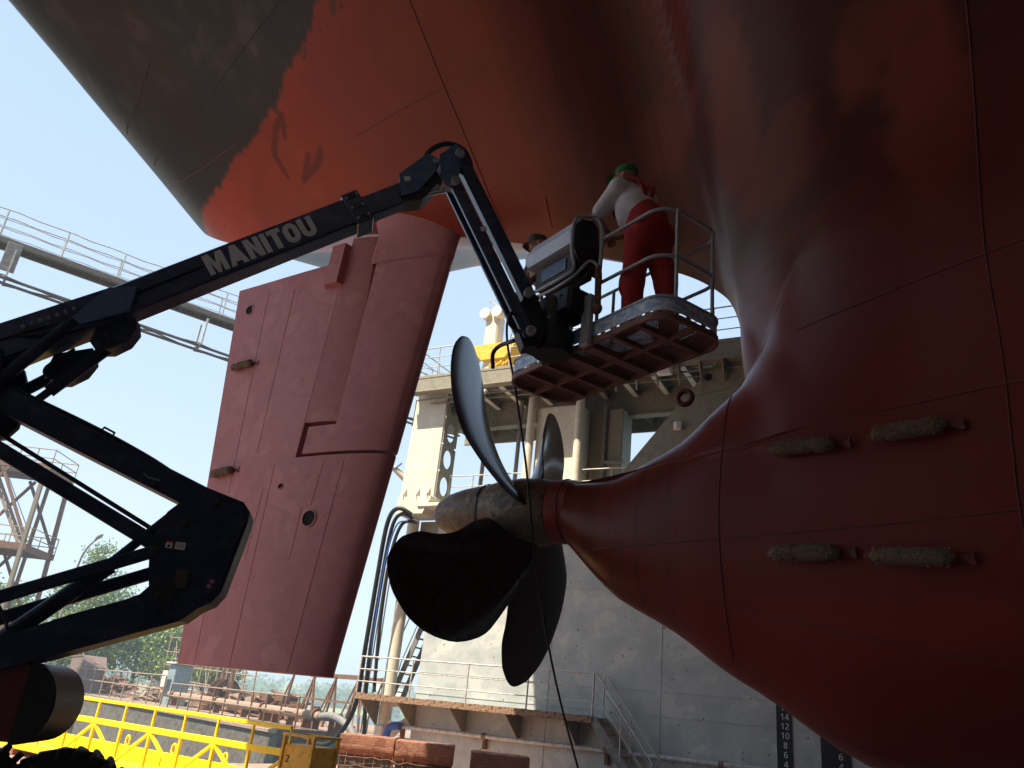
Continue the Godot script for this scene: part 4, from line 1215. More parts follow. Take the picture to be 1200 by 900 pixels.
func build_lift():
	var lift := thing("boom_lift", "dark navy articulated boom lift raising a work basket to the hull", "boom lift", LT.origin)
	var mb: MB
	# main boom: jacket, outer and inner sections
	var bd := Vector3(0.79, 0.613, 0).normalized()
	var bn := Vector3(-bd.y, bd.x, 0)
	var c0 := Vector3(0.71, 4.785, 0)
	var on := func(t: float): return c0 + bd * t
	mb = lm(); mb.bar(on.call(-1.75), on.call(1.36), 0.20, 0.27, bn, 0.016)
	var boom := put(mb, "boom", M.navy, lift)
	mb = lm(); mb.bar(on.call(1.36), on.call(1.93), 0.15, 0.205, bn, 0.012); put(mb, "inner_boom", M.navy, boom)
	mb = lm(); mb.bar(on.call(1.20), on.call(1.36), 0.25, 0.32, bn, 0.012); put(mb, "collar", M.navy, boom)
	for q in [-0.11, 0.0, 0.11]:
		mb = lm(); mb.box(Transform3D(Basis(bd, bn, Vector3.BACK), on.call(1.28) + bn * q + Vector3(0, 0, 0.128)), Vector3(0.07, 0.05, 0.012), 0.004); put(mb, "wear_pad", M.black, boom)
		for e in [-0.05, 0.05]:
			mb = lm(); mb.lathe(T(bd, Vector3.BACK, -bn, on.call(1.28) + bd * e + bn * q + Vector3(0, 0, 0.125)), [Vector2(0.011, 0), Vector2(0.011, 0.012), Vector2(0, 0.012)], 6); put(mb, "bolt", M.zinc, boom)
	mb = lm(); mb.bar(on.call(1.1), on.call(1.4), 0.06, 0.03, bn, 0.006)
	# jacket at the rear end, its front cut to a slanting face
	mb = lm()
	mb.prism([Vector2(-0.75, 3.52), Vector2(-0.14, 3.98), Vector2(0.13, 4.17), Vector2(0.20, 4.43), Vector2(0.0, 4.38), Vector2(-0.82, 3.82)], flat(0.0), 0.262)
	put(mb, "boom_jacket", M.navy, boom)
	mb = lm()
	mb.prism([Vector2(-0.19, 4.06), Vector2(-0.02, 4.35), Vector2(0.2, 4.435), Vector2(0.2, 4.21), Vector2(-0.1, 4.03)], flat(0.136), 0.03)
	put(mb, "jacket_plate", M.navy_skylit, boom)
	mb = lm(); mb.bar(Vector3(0.1, 4.31, 0.12), Vector3(0.62, 4.73, 0.105), 0.02, 0.012, bn); put(mb, "cable_strip", M.black, boom)
	# lettering on both sides
	for z in [1.0, -1.0]:
		block_lettering(boom, LT * Transform3D(Basis(bd * z, bn, Vector3.BACK * z), on.call(0.375) + Vector3(0, 0, 0.1025 * z)), 0.19)
	# lugs and rams below the boom
	for q in [[-0.03, 3.93, 0.0], [-0.30, 3.66, -0.1]]:
		mb = lm(); mb.prism([Vector2(0.0, 0.0), Vector2(0.05, -0.05), Vector2(0.16, -0.03), Vector2(0.26, 0.06), Vector2(0.30, 0.17), Vector2(0.27, 0.26), Vector2(0.02, 0.16)].map(func(p): return p + Vector2(q[0], q[1])), flat(q[2]), 0.16, true); put(mb, "lug", M.navy_matte, boom)
	mb = lm(); mb.rod(Vector3(-0.85, 2.95, 0.13), Vector3(-0.16, 4.06, 0.13), 0.033, 10); mb.rod(Vector3(-0.62, 3.32, 0.13), Vector3(-0.2, 4.0, 0.13), 0.047, 12); put(mb, "ram", M.navy_matte, lift)
	mb = lm(); mb.rod(Vector3(-0.30, 3.40, 0.0), Vector3(0.18, 4.06, 0.0), 0.03, 10); mb.rod(Vector3(-0.22, 3.51, 0.0), Vector3(0.12, 3.98, 0.0), 0.048, 12); put(mb, "ram", M.navy_matte, lift)
	mb = lm(); mb.rod(Vector3(-0.6, 3.35, -0.1), Vector3(-0.1, 3.83, -0.1), 0.045, 10); put(mb, "ram", M.navy_matte, lift)
	for h in [[Vector3(-0.25, 3.6, 0.05), Vector3(-0.27, 3.68, 0.06), Vector3(-0.12, 3.86, 0.06)], [Vector3(-0.62, 3.8, 0.14), Vector3(-0.35, 3.96, 0.15), Vector3(-0.2, 4.02, 0.15), Vector3(-0.16, 3.96, 0.14)], [Vector3(-0.5, 3.86, 0.14), Vector3(-0.33, 3.9, 0.16), Vector3(-0.24, 4.0, 0.14)], [Vector3(0.05, 4.02, 0.1), Vector3(0.12, 3.95, 0.12), Vector3(0.06, 3.86, 0.06)]]:
		mb = lm(); mb.tube(smooth_line(h, 6), 0.011, 6); put(mb, "hydraulic_hose", M.hose, lift)
	for k in 7:
		mb = lm(); mb.lathe(T(Vector3.RIGHT, Vector3.BACK, Vector3.DOWN, Vector3(-0.48 + 0.05 * k, 3.93 + 0.035 * k, 0.135)), [Vector2(0.014, 0), Vector2(0.014, 0.03), Vector2(0.008, 0.04), Vector2(0, 0.04)], 6); put(mb, "hose_fitting", M.zinc, lift)
	# knuckle at the boom's tip
	mb = lm(); mb.prism([Vector2(2.02, 6.0), Vector2(2.24, 6.29), Vector2(2.37, 6.25), Vector2(2.36, 6.17), Vector2(2.22, 5.87), Vector2(2.08, 5.78)], flat(0.10), 0.02); put(mb, "tip_plate", M.navy_skylit, boom)
	mb = lm(); mb.prism([Vector2(2.02, 6.0), Vector2(2.24, 6.29), Vector2(2.37, 6.25), Vector2(2.36, 6.17), Vector2(2.22, 5.87), Vector2(2.08, 5.78)], flat(-0.10), 0.02); put(mb, "tip_plate", M.navy, boom)
	mb = lm(); mb.prism([Vector2(2.05, 5.82), Vector2(2.34, 6.15), Vector2(2.40, 6.05), Vector2(2.26, 5.80), Vector2(2.10, 5.74)], flat(0), 0.17); put(mb, "tip_housing", M.black, boom)
	mb = lm(); mb.rod(Vector3(2.2, 5.84, 0.05), Vector3(2.45, 5.97, 0.05), 0.022, 8); put(mb, "slave_ram", M.chrome, boom)
	# jib: two parallel arms
	mb = lm(); mb.prism([Vector2(2.35, 6.28), Vector2(2.48, 6.44), Vector2(2.57, 6.40), Vector2(2.55, 6.10), Vector2(2.55, 5.98), Vector2(2.41, 6.02)], flat(0.07), 0.14)
	var jib := put(mb, "jib", M.navy_skylit, lift)
	for z in [-0.06, 0.10]:
		mb = lm(); mb.bar(Vector3(2.49, 6.10, z), Vector3(3.36, 4.64, z), 0.05, 0.11, Vector3(0.86, 0.5, 0), 0.01); put(mb, "lower_arm", M.navy, jib)
	mb = lm(); mb.bar(Vector3(2.54, 6.38, 0.02), Vector3(3.36, 5.0, 0.02), 0.11, 0.125, Vector3(0.86, 0.5, 0), 0.012); put(mb, "upper_arm", M.navy, jib)
	for q in [[2.53, 6.33, 0.15, 0.045], [2.53, 6.03, 0.15, 0.045], [3.31, 5.05, 0.13, 0.045], [3.36, 4.68, 0.14, 0.045], [2.33, 6.22, 0.115, 0.03]]: pin(jib, q[0], q[1], q[2], q[3])
	mb = lm(); mb.prism([Vector2(3.25, 4.95), Vector2(3.30, 5.08), Vector2(3.40, 5.06), Vector2(3.46, 4.9), Vector2(3.50, 4.70), Vector2(3.44, 4.57), Vector2(3.32, 4.55), Vector2(3.26, 4.68)], flat(0.0), 0.16); put(mb, "jib_head", M.black, jib)
	mb = lm(); mb.tube(smooth_line([Vector3(2.22, 6.27, 0.03), Vector3(2.27, 6.40, 0.03), Vector3(2.40, 6.50, 0.03), Vector3(2.55, 6.48, 0.03), Vector3(2.64, 6.35, 0.03), Vector3(2.72, 6.1, 0.03), Vector3(3.3, 5.1, 0.05)], 6), 0.026, 8); put(mb, "cable_loop", M.hose, jib)
	mb = lm(); mb.tube(smooth_line([Vector3(3.3, 4.8, 0.1), Vector3(3.18, 4.82, 0.12), Vector3(3.17, 4.72, 0.12), Vector3(3.28, 4.66, 0.1)], 6), 0.02, 6); put(mb, "hydraulic_hose", M.hose, jib)
	for q in [[2.10, 5.97, 0.112], [2.84, 5.6, 0.127]]:
		mb = lm(); mb.box(Transform3D(Basis(Vector3(0.9, 0.43, 0).normalized(), Vector3(-0.43, 0.9, 0).normalized(), Vector3.BACK), Vector3(q[0], q[1], q[2])), Vector3(0.055, 0.045, 0.003)); put(mb, "sticker", M.sticker, jib)
	# riser arms and the big knuckle
	mb = lm(); mb.bar(Vector3(-0.8, 3.50, 0), Vector3(1.22, 2.80, 0), 0.2, 0.185, Vector3.UP, 0.014)
	var riser := put(mb, "riser_arm", M.navy_matte, lift)
	mb = lm(); mb.bar(Vector3(-0.8, 3.19, 0.0), Vector3(0.84, 2.49, 0.0), 0.12, 0.105, Vector3.UP, 0.01); put(mb, "parallel_link", M.navy_matte, riser)
	mb = lm(); mb.bar(Vector3(-0.8, 3.30, -0.04), Vector3(0.84, 2.575, -0.04), 0.05, 0.03, Vector3.UP); put(mb, "hose_guide", M.black, riser)
	mb = lm(); mb.tube([Vector3(0.22, 3.24, 0.05), Vector3(0.25, 3.29, 0.05), Vector3(0.33, 3.26, 0.05), Vector3(0.31, 3.2, 0.05)], 0.01, 5); put(mb, "handle", M.black, riser)
	mb = lm()
	var gp := [Vector2(0.80, 2.5), Vector2(0.86, 2.72), Vector2(0.98, 2.86), Vector2(1.10, 2.93), Vector2(1.36, 2.865), Vector2(1.42, 2.80), Vector2(1.42, 2.72), Vector2(1.35, 2.22), Vector2(1.30, 2.14), Vector2(1.22, 2.09), Vector2(1.13, 2.0), Vector2(1.0, 2.02), Vector2(0.88, 2.16), Vector2(0.84, 2.3)]
	mb.prism(gp, flat(0.0), 0.30, true)
	var kn := put(mb, "knuckle", M.navy_matte, lift)
	mb = lm(); mb.prism([Vector2(1.12, 2.86), Vector2(1.2, 2.9), Vector2(1.37, 2.84), Vector2(1.40, 2.72), Vector2(1.33, 2.24), Vector2(1.22, 2.14), Vector2(1.12, 2.3), Vector2(1.18, 2.6)], flat(0.165), 0.03, true); put(mb, "side_plate", M.navy_matte, kn)
	mb = lm(); mb.prism([Vector2(0.9, 2.2), Vector2(1.0, 2.3), Vector2(1.06, 2.2), Vector2(1.04, 2.06), Vector2(0.94, 2.08)], flat(0.16), 0.03); put(mb, "hose_cover", M.black, kn)
	mb = lm(); mb.bx(Vector3(1.07, 2.27, 0.163), Vector3(0.09, 0.13, 0.02), 0.005); put(mb, "cover_plate", paint([rgb(58, 48, 42), rgb(66, 54, 46)], 0.5, 0.6), kn)
	mb = lm(); mb.bx(Vector3(0.93, 2.495, 0.153), Vector3(0.045, 0.05, 0.003)); put(mb, "sticker", M.sticker, kn)
	mb = lm(); mb.bx(Vector3(0.93, 2.513, 0.1555), Vector3(0.045, 0.014, 0.003)); put(mb, "sticker_band", M.red_sticker, kn)
	mb = lm(); mb.prism([Vector2(-0.014, -0.012), Vector2(0.014, -0.012), Vector2(0.0, 0.014)], Transform3D(Basis.IDENTITY, Vector3(0.93, 2.488, 0.1555)), 0.003); put(mb, "sticker_mark", M.black, kn)
	mb = lm(); mb.bx(Vector3(1.005, 2.495, 0.153), Vector3(0.068, 0.05, 0.003)); put(mb, "sticker", M.sticker, kn)
	for k in 4:
		mb = lm(); mb.bx(Vector3(1.005, 2.482 + 0.009 * k, 0.1555), Vector3(0.05, 0.003, 0.003)); put(mb, "sticker_line", M.grey_steel, kn)
	for k in 2:
		mb = lm(); mb.box(Transform3D(Basis.from_euler(Vector3(0, 0, -0.25)), Vector3(1.275 - 0.012 * k, 2.28 - 0.035 * k, 0.182)), Vector3(0.03, 0.022, 0.003)); put(mb, "sticker", M.rweld, kn)
	for q in [[0.87, 2.66, 0.155, 0.03], [1.0, 2.66, 0.155, 0.035], [0.84, 2.44, 0.155, 0.035], [0.95, 2.13, 0.18, 0.03], [1.18, 2.82, 0.185, 0.03], [0.72, 2.92, 0.105, 0.025]]:
		mb = lm(); mb.lathe(T(Vector3.RIGHT, Vector3.BACK, Vector3.DOWN, Vector3(q[0], q[1], q[2] - 0.01)), [Vector2(q[3], 0), Vector2(q[3], 0.014), Vector2(q[3] * 0.6, 0.02), Vector2(0, 0.02)], 14); put(mb, "pivot_cap", M.black, kn)
	mb = lm(); mb.tube([Vector3(0.62, 2.98, 0.103), Vector3(0.66, 2.955, 0.103), Vector3(0.74, 2.945, 0.103)], 0.004, 5); put(mb, "scratch", M.zinc, riser)
	for hz in [0.05, -0.02, -0.09]:
		mb = lm(); mb.tube(smooth_line([Vector3(-0.7, 3.56, hz), Vector3(0.1, 3.31, hz), Vector3(0.55, 3.145, hz), Vector3(0.8, 3.03, hz + 0.02), Vector3(0.98, 2.93, hz + 0.03)], 5), 0.012, 6); put(mb, "hydraulic_hose", M.hose, riser)
	# lower arm, links and ram
	mb = lm()
	mb.prism([Vector2(-0.9, 1.29), Vector2(0.01, 1.745), Vector2(0.43, 1.96), Vector2(0.73, 2.09), Vector2(0.82, 2.14), Vector2(0.88, 2.22), Vector2(1.05, 2.2), Vector2(1.13, 2.0), Vector2(0.36, 1.675), Vector2(0.07, 1.56), Vector2(-0.9, 1.1)], flat(0.0), 0.26)
	put(mb, "lower_arm", M.navy_matte, lift)
	mb = lm(); mb.bar(Vector3(-0.8, 1.65, 0.1), Vector3(0.86, 2.455, 0.1), 0.05, 0.085, Vector3.UP, 0.008); put(mb, "parallel_link", M.navy_matte, lift)
	mb = lm(); mb.bar(Vector3(-0.8, 1.545, -0.11), Vector3(0.87, 2.345, -0.11), 0.05, 0.09, Vector3.UP, 0.008); put(mb, "parallel_link", M.navy_matte, lift)
	mb = lm(); mb.rod(Vector3(0.0, 1.74, 0.0), Vector3(0.55, 2.32, 0.0), 0.058, 14); mb.rod(Vector3(0.5, 2.28, 0.0), Vector3(0.92, 2.8, 0.0), 0.034, 12); put(mb, "lift_ram", M.navy_matte, lift)
	mb = lm(); mb.tube(smooth_line([Vector3(-0.06, 2.0, 0.14), Vector3(0.05, 1.88, 0.15), Vector3(0.1, 1.83, 0.14), Vector3(0.3, 2.05, 0.1)], 6), 0.012, 6); put(mb, "hydraulic_hose", M.hose, lift)
	# jaw where the boom pivots, left of the frame
	mb = lm(); mb.prism([Vector2(-1.0, 3.35), Vector2(-0.5, 3.7), Vector2(-0.42, 3.55), Vector2(-0.4, 3.24), Vector2(-0.46, 3.14), Vector2(-1.0, 3.0)], flat(-0.16), 0.05); put(mb, "pivot_plate", M.navy_matte, lift)
	mb = lm(); mb.prism([Vector2(-1.0, 3.35), Vector2(-0.55, 3.72), Vector2(-0.5, 3.45), Vector2(-0.55, 3.3), Vector2(-1.0, 3.0)], flat(0.17), 0.05); put(mb, "pivot_plate", M.navy_matte, lift)
	# turret, hood, chassis, wheels
	var round_end := func(x0: float, cx: float, cy: float, rx: float, ry: float):
		var r := [Vector2(x0, cy - ry), Vector2(x0, cy + ry)]
		for q in 17:
			var an := PI * 0.5 - PI * q / 16.0
			r.append(Vector2(cx + cos(an) * rx, cy + sin(an) * ry))
		return r
	mb = lm(); mb.prism(round_end.call(-1.5, 0.27, 1.385, 0.19, 0.235), flat(-0.25), 0.62, true); put(mb, "engine_hood", M.hood, lift)
	mb = lm(); mb.prism(round_end.call(0.27, 0.275, 1.385, 0.205, 0.25), flat(-0.25), 0.66, true); put(mb, "hood_end", M.black, lift)
	mb = lm(); mb.bx(Vector3(-1.4, 0.85, -0.3), Vector3(2.0, 0.5, 1.0), 0.05); put(mb, "chassis", M.black, lift)
	var k := 0
	for q in [Vector3(0.36, 0.53, -1.22), Vector3(-0.32, 0.55, -1.05), Vector3(-2.2, 0.53, -1.2), Vector3(-2.2, 0.53, 0.7)]:
		wheel(lift, q, [0.0, 0.9, 0.0, 0.0][k]); k += 1
	build_basket(lift)

# heavy block capitals built from plates: M A N I T O U
func block_lettering(parent: Node, t: Transform3D, h: float):
	var w := 0.128; var st := 0.046; var x := -0.46
	for ch in "MANITOU":
		var polys := []
		var lw := w
		match ch:
			"M":
				lw = 0.165
				polys = [[Vector2(0, 0), Vector2(0, h), Vector2(0.055, h), Vector2(0.0825, h * 0.48), Vector2(0.11, h), Vector2(0.165, h), Vector2(0.165, 0), Vector2(0.123, 0), Vector2(0.123, h * 0.6), Vector2(0.096, 0.0), Vector2(0.069, 0.0), Vector2(0.042, h * 0.6), Vector2(0.042, 0)]]
			"A":
				lw = 0.15
				polys = [[Vector2(0, 0), Vector2(0.05, h), Vector2(0.1, h), Vector2(0.15, 0), Vector2(0.104, 0), Vector2(0.098, h * 0.18), Vector2(0.052, h * 0.18), Vector2(0.046, 0)]]
			"N": polys = [[Vector2(0, 0), Vector2(0, h), Vector2(0.046, h), Vector2(0.084, h * 0.42), Vector2(0.084, h), Vector2(w, h), Vector2(w, 0), Vector2(0.082, 0), Vector2(0.044, h * 0.58), Vector2(0.044, 0)]]
			"I":
				lw = st
				polys = [[Vector2(0, 0), Vector2(0, h), Vector2(st, h), Vector2(st, 0)]]
			"T":
				lw = 0.115
				polys = [[Vector2(0, h), Vector2(0.115, h), Vector2(0.115, h - 0.04), Vector2(0.081, h - 0.04), Vector2(0.081, 0), Vector2(0.034, 0), Vector2(0.034, h - 0.04), Vector2(0, h - 0.04)]]
			"U", "O":
				var outer := []; var inner := []
				var r := w * 0.5
				for k in 9:
					var a := PI + PI * k / 8.0
					outer.append(Vector2(r + cos(a) * r, r + sin(a) * r)); inner.append(Vector2(r + cos(a) * (r - st), r + sin(a) * (r - st)))
				if ch == "U":
					inner.reverse()
					polys = [[Vector2(0, h)] + outer + [Vector2(w, h), Vector2(w - st, h)] + inner + [Vector2(st, h)]]
				else:
					inner.reverse()
					var lo: Array = [Vector2(0, h * 0.5)] + outer + [Vector2(w, h * 0.5), Vector2(w - st, h * 0.5)] + inner + [Vector2(st, h * 0.5)]
					polys = [lo, lo.map(func(p): return Vector2(p.x, h - p.y))]
		var mb := MB.new(LT)
		for pl in polys:
			mb.prism(pl.map(func(p): return p + Vector2(x, -h * 0.5)), LT.affine_inverse() * t, 0.005)
		put(mb, "letter", M.lettering, parent)
		x += lw + 0.016

func wheel(parent: Node, c: Vector3, turn: float):
	var ax := Vector3(0, 0, 1).rotated(Vector3.UP, turn)
	var rx := Vector3.RIGHT.rotated(Vector3.UP, turn)
	var t := T(rx, ax, rx.cross(ax), c)
	var mb := lm()
	mb.lathe(t, [Vector2(0.27, -0.17), Vector2(0.40, -0.19), Vector2(0.47, -0.16), Vector2(0.49, 0.0), Vector2(0.47, 0.16), Vector2(0.40, 0.19), Vector2(0.27, 0.17)], 40)
	var wh := put(mb, "wheel", M.tyre, parent)
	mb = lm()
	for k in 26:
		for s in [-1.0, 1.0]:
			var a := TAU * (k + (0.5 if s > 0 else 0.0)) / 26
			var rad := rx * cos(a) + Vector3.UP * sin(a)
			var tg := Vector3.UP * cos(a) - rx * sin(a)
			var dir: Vector3 = (ax * s + tg * 0.55).normalized()
			mb.box(Transform3D(Basis(dir, rad, dir.cross(rad).normalized()), c + rad * 0.495 + ax * s * 0.09 + tg * 0.03), Vector3(0.21, 0.075, 0.05), 0.012)
	put(mb, "tread_lugs", M.tyre, wh)
	mb = lm(); mb.lathe(t, [Vector2(0.0, -0.1), Vector2(0.14, -0.1), Vector2(0.2, -0.06), Vector2(0.26, -0.15), Vector2(0.285, -0.165), Vector2(0.285, 0.165), Vector2(0.26, 0.15), Vector2(0.2, 0.06), Vector2(0.0, 0.1)], 28); put(mb, "rim", M.black, wh)

const BL := 2.12
const BW := 0.76
func outline(r: float, inset := 0.0, n := 6) -> Array:       # rounded rectangle, (along, depth)
	var p := []
	var x0 := inset; var x1 := BL - inset; var z0 := -BW + inset; var z1 := -inset
	r = maxf(r - inset, 0.02)
	for q in [[x1 - r, z1 - r, 0.0], [x0 + r, z1 - r, PI * 0.5], [x0 + r, z0 + r, PI], [x1 - r, z0 + r, PI * 1.5]]:
		for k in n + 1:
			var a: float = q[2] + PI * 0.5 * k / n
			p.append(Vector2(q[0] + cos(a) * r, q[1] + sin(a) * r))
	return p

func band(mb: MB, pts: Array, y0: float, y1: float, th: float, closed := true):
	var m := pts.size()
	var nn := []
	for i in m:
		var d: Vector2 = (pts[(i + 1) % m] - pts[(i + m - 1) % m]).normalized()
		if not closed and (i == 0 or i == m - 1):
			d = (pts[mini(i + 1, m - 1)] - pts[maxi(i - 1, 0)]).normalized()
		nn.append(Vector2(d.y, -d.x))
	var f := func(i, y, o): return Vector3(pts[i].x + nn[i].x * o, y, pts[i].y + nn[i].y * o)
	for i in (m if closed else m - 1):
		var j := (i + 1) % m
		var A := Vector3(nn[i].x, 0, nn[i].y); var B := Vector3(nn[j].x, 0, nn[j].y)
		for s in [1.0, -1.0]:
			var o: float = th * 0.5 * s
			mb.quads(f.call(i, y0, o), f.call(j, y0, o), f.call(j, y1, o), f.call(i, y1, o), A * s, B * s, B * s, A * s)
		var h := th * 0.5
		mb.quads(f.call(i, y1, h), f.call(j, y1, h), f.call(j, y1, -h), f.call(i, y1, -h), Vector3.UP, Vector3.UP, Vector3.UP, Vector3.UP)
		mb.quads(f.call(i, y0, h), f.call(j, y0, h), f.call(j, y0, -h), f.call(i, y0, -h), Vector3.DOWN, Vector3.DOWN, Vector3.DOWN, Vector3.DOWN)

func build_basket(lift: Node):
	var o := outline(0.2)
	var mb := bm()
	band(mb, o, -0.05, 0.004, 0.03)
	var bk := put(mb, "basket", M.tray, lift, "work basket with scraped grey toe board and brown grated floor")
	mb = bm(); band(mb, o, 0.03, 0.155, 0.006); put(mb, "toe_board", M.scraped, bk)
	mb = bm(); band(mb, outline(0.2, -0.006), 0.148, 0.166, 0.018); put(mb, "toe_board_lip", M.zinc, bk)
	# spacers that leave the slots between floor frame and toe board
	var per := 0
	for i in o.size():
		var a: Vector2 = o[i]; var b: Vector2 = o[(i + 1) % o.size()]
		var n := maxi(1, int((b - a).length() / 0.14))
		for k in n:
			per += 1
			if (b - a).length() < 0.1 and per % 3 != 0: continue
			var c := a.lerp(b, (k + 0.5) / n)
			var d := (b - a).normalized()
			mb = bm(); mb.box(Transform3D(Basis(Vector3(d.x, 0, d.y), Vector3.UP, Vector3(-d.y, 0, d.x)), Vector3(c.x, 0.017, c.y)), Vector3(0.05, 0.027, 0.008)); put(mb, "spacer", M.tray, bk)
	# ribs under the floor
	mb = bm(); mb.bar(Vector3(0.02, -0.03, -BW * 0.5), Vector3(BL - 0.02, -0.03, -BW * 0.5), 0.035, 0.045); put(mb, "floor_beam", M.tray, bk)
	for x in [0.33, 0.62, 0.93, 1.22, 1.52, 1.82]:
		var wide: bool = x == 0.93 or x == 1.22
		mb = bm(); mb.bar(Vector3(x, -0.034 if wide else -0.03, -0.02), Vector3(x, -0.034 if wide else -0.03, -BW + 0.02), 0.10 if wide else 0.045, 0.06 if wide else 0.043); put(mb, "floor_rib", M.tray, bk)
	# grating: one panel per bay, woven of flat bars
	var xs := [0.02, 0.33, 0.62, 0.93, 1.22, 1.52, 1.82, BL - 0.02]
	for i in xs.size() - 1:
		for half in 2:
			var za := -0.02 - half * BW * 0.5; var zb := za - BW * 0.5 + 0.02
			mb = bm()
			var x: float = xs[i]
			while x < xs[i + 1]:
				var cut := 0.0
				if i == 0: cut = maxf(0.0, 0.17 - sqrt(maxf(0.0, 0.17 * 0.17 - pow(0.17 - x, 2.0)))) if x < 0.17 else 0.0
				if i == xs.size() - 2: cut = maxf(0.0, 0.17 - sqrt(maxf(0.0, 0.17 * 0.17 - pow(x - (BL - 0.17), 2.0)))) if x > BL - 0.17 else 0.0
				mb.bar(Vector3(x, -0.003, za - (cut if half == 0 else 0.0)), Vector3(x, -0.003, zb + (cut if half == 1 else 0.0)), 0.012, 0.005); x += 0.021
			var z := za
			while z > zb:
				mb.bar(Vector3(xs[i] + (0.06 if i == 0 else 0.0), 0.001, z), Vector3(xs[i + 1] - (0.06 if i == xs.size() - 2 else 0.0), 0.001, z), 0.012, 0.003); z -= 0.021
			put(mb, "floor_grating", M.tray, bk)
	# guard rails
	var tr := 0.0165
	var loop := outline(0.22, 0.02, 5)
	var three := func(y, i0, n):
		var r := []
		for k in n: r.append(Vector3(loop[(i0 + k) % loop.size()].x, y, loop[(i0 + k) % loop.size()].y))
		return r
	for y in [1.02, 0.56]:
		# from the console rightwards round the far side to the left end
		var pts := [Vector3(1.30, y, -0.02)]
		for k in 6: pts.append(Vector3(loop[5 - k].x, y, loop[5 - k].y))
		for k in 18: pts.append(Vector3(loop[(loop.size() - 1 - k) % loop.size()].x, y, loop[(loop.size() - 1 - k) % loop.size()].y))
		pts.append(Vector3(0.45, y, -0.02))
		mb = bm(); mb.tube(pts, tr, 8); put(mb, "rail", M.zinc, bk)
	for p in [Vector2(2.10, -0.16), Vector2(2.10, -0.60), Vector2(1.30, -0.02), Vector2(0.45, -0.02), Vector2(0.02, -0.16), Vector2(0.02, -0.6), Vector2(1.4, -0.74), Vector2(0.7, -0.74)]:
		mb = bm(); mb.rod(Vector3(p.x, 0.0, p.y), Vector3(p.x, 1.02, p.y), tr, 8); put(mb, "post", M.zinc, bk)
	# console: silver hood, dark panel box, guard tubes
	mb = bm(); mb.prism([Vector2(0.26, 0.96), Vector2(0.27, 1.10), Vector2(0.17, 1.27), Vector2(0.02, 1.31), Vector2(-0.06, 1.26), Vector2(-0.08, 1.0)], T(Vector3(0, 0, 1), Vector3.UP, Vector3(-1, 0, 0), Vector3(0.79, 0, -0.05)), 0.68); var hd := put(mb, "console_hood", M.hood_sheet, bk)
	mb = bm(); mb.prism([Vector2(0.25, 0.95), Vector2(0.26, 1.10), Vector2(0.165, 1.26), Vector2(0.02, 1.30), Vector2(-0.05, 1.25), Vector2(-0.10, 0.72), Vector2(0.1, 0.72)], T(Vector3(0, 0, 1), Vector3.UP, Vector3(-1, 0, 0), Vector3(1.142, 0, -0.05)), 0.02); put(mb, "hood_end", M.black, hd)
	mb = bm(); mb.bx(Vector3(0.84, 0.80, 0.03), Vector3(0.56, 0.22, 0.26), 0.02); put(mb, "control_box", M.black, bk)
	mb = bm(); mb.bx(Vector3(0.86, 0.80, 0.165), Vector3(0.36, 0.13, 0.012), 0.004); put(mb, "control_panel", M.navy, bk)
	mb = bm(); mb.tube(smooth_line([Vector3(0.45, 1.02, -0.02), Vector3(0.46, 1.0, 0.2), Vector3(0.48, 0.72, 0.22), Vector3(0.6, 0.63, 0.22), Vector3(1.12, 0.62, 0.22), Vector3(1.21, 0.68, 0.21), Vector3(1.15, 0.9, 0.2), Vector3(1.15, 1.22, 0.18), Vector3(1.2, 1.30, 0.0), Vector3(1.30, 1.1, -0.02), Vector3(1.30, 0.6, -0.02)], 6), 0.017, 8); put(mb, "guard_tube", M.zinc, bk)
	mb = bm(); mb.tube(smooth_line([Vector3(0.62, 0.6, 0.18), Vector3(0.9, 0.56, 0.2), Vector3(1.2, 0.58, 0.2), Vector3(1.3, 0.74, 0.1), Vector3(1.36, 0.62, 0.02), Vector3(1.3, 0.3, 0.0)], 6), 0.015, 8); put(mb, "guard_tube", M.zinc, bk)
	# rotator and mounting
	mb = bm(); mb.lathe(T(Vector3.RIGHT, Vector3.UP, Vector3.BACK, Vector3(0.93, 0.0, 0.16)), [Vector2(0.0, -0.1), Vector2(0.17, -0.1), Vector2(0.19, -0.06), Vector2(0.19, 0.1), Vector2(0.16, 0.12), Vector2(0.16, 0.4), Vector2(0.13, 0.44), Vector2(0, 0.44)], 24); var rot := put(mb, "rotator", M.black, bk)
	mb = bm(); mb.bx(Vector3(0.98, 0.36, 0.10), Vector3(0.5, 0.26, 0.3), 0.03); put(mb, "valve_block", M.black, rot)
	mb = bm(); mb.bx(Vector3(0.75, 0.14, 0.2), Vector3(0.3, 0.3, 0.22), 0.03); put(mb, "rotator_arm", M.black, rot)
	for kx in 9:
		mb = bm(); mb.lathe(T(Vector3.RIGHT, Vector3.BACK, Vector3.DOWN, Vector3(0.78 + 0.06 * (kx % 5), 0.2 + 0.11 * (kx / 5), 0.25)), [Vector2(0.016, 0), Vector2(0.016, 0.05), Vector2(0.01, 0.06), Vector2(0, 0.06)], 8); put(mb, "hose_fitting", M.zinc, rot)
	for h in [[Vector3(0.8, 0.2, 0.3), Vector3(0.7, 0.05, 0.36), Vector3(0.85, -0.05, 0.33), Vector3(1.0, 0.1, 0.3)], [Vector3(0.6, 0.3, 0.25), Vector3(0.5, 0.45, 0.3), Vector3(0.62, 0.55, 0.25), Vector3(0.8, 0.45, 0.28)], [Vector3(1.1, 0.4, 0.25), Vector3(1.25, 0.45, 0.2), Vector3(1.32, 0.62, 0.12), Vector3(1.25, 0.72, 0.05)]]:
		mb = bm(); mb.tube(smooth_line(h, 6), 0.014, 6); put(mb, "hydraulic_hose", M.hose, rot)
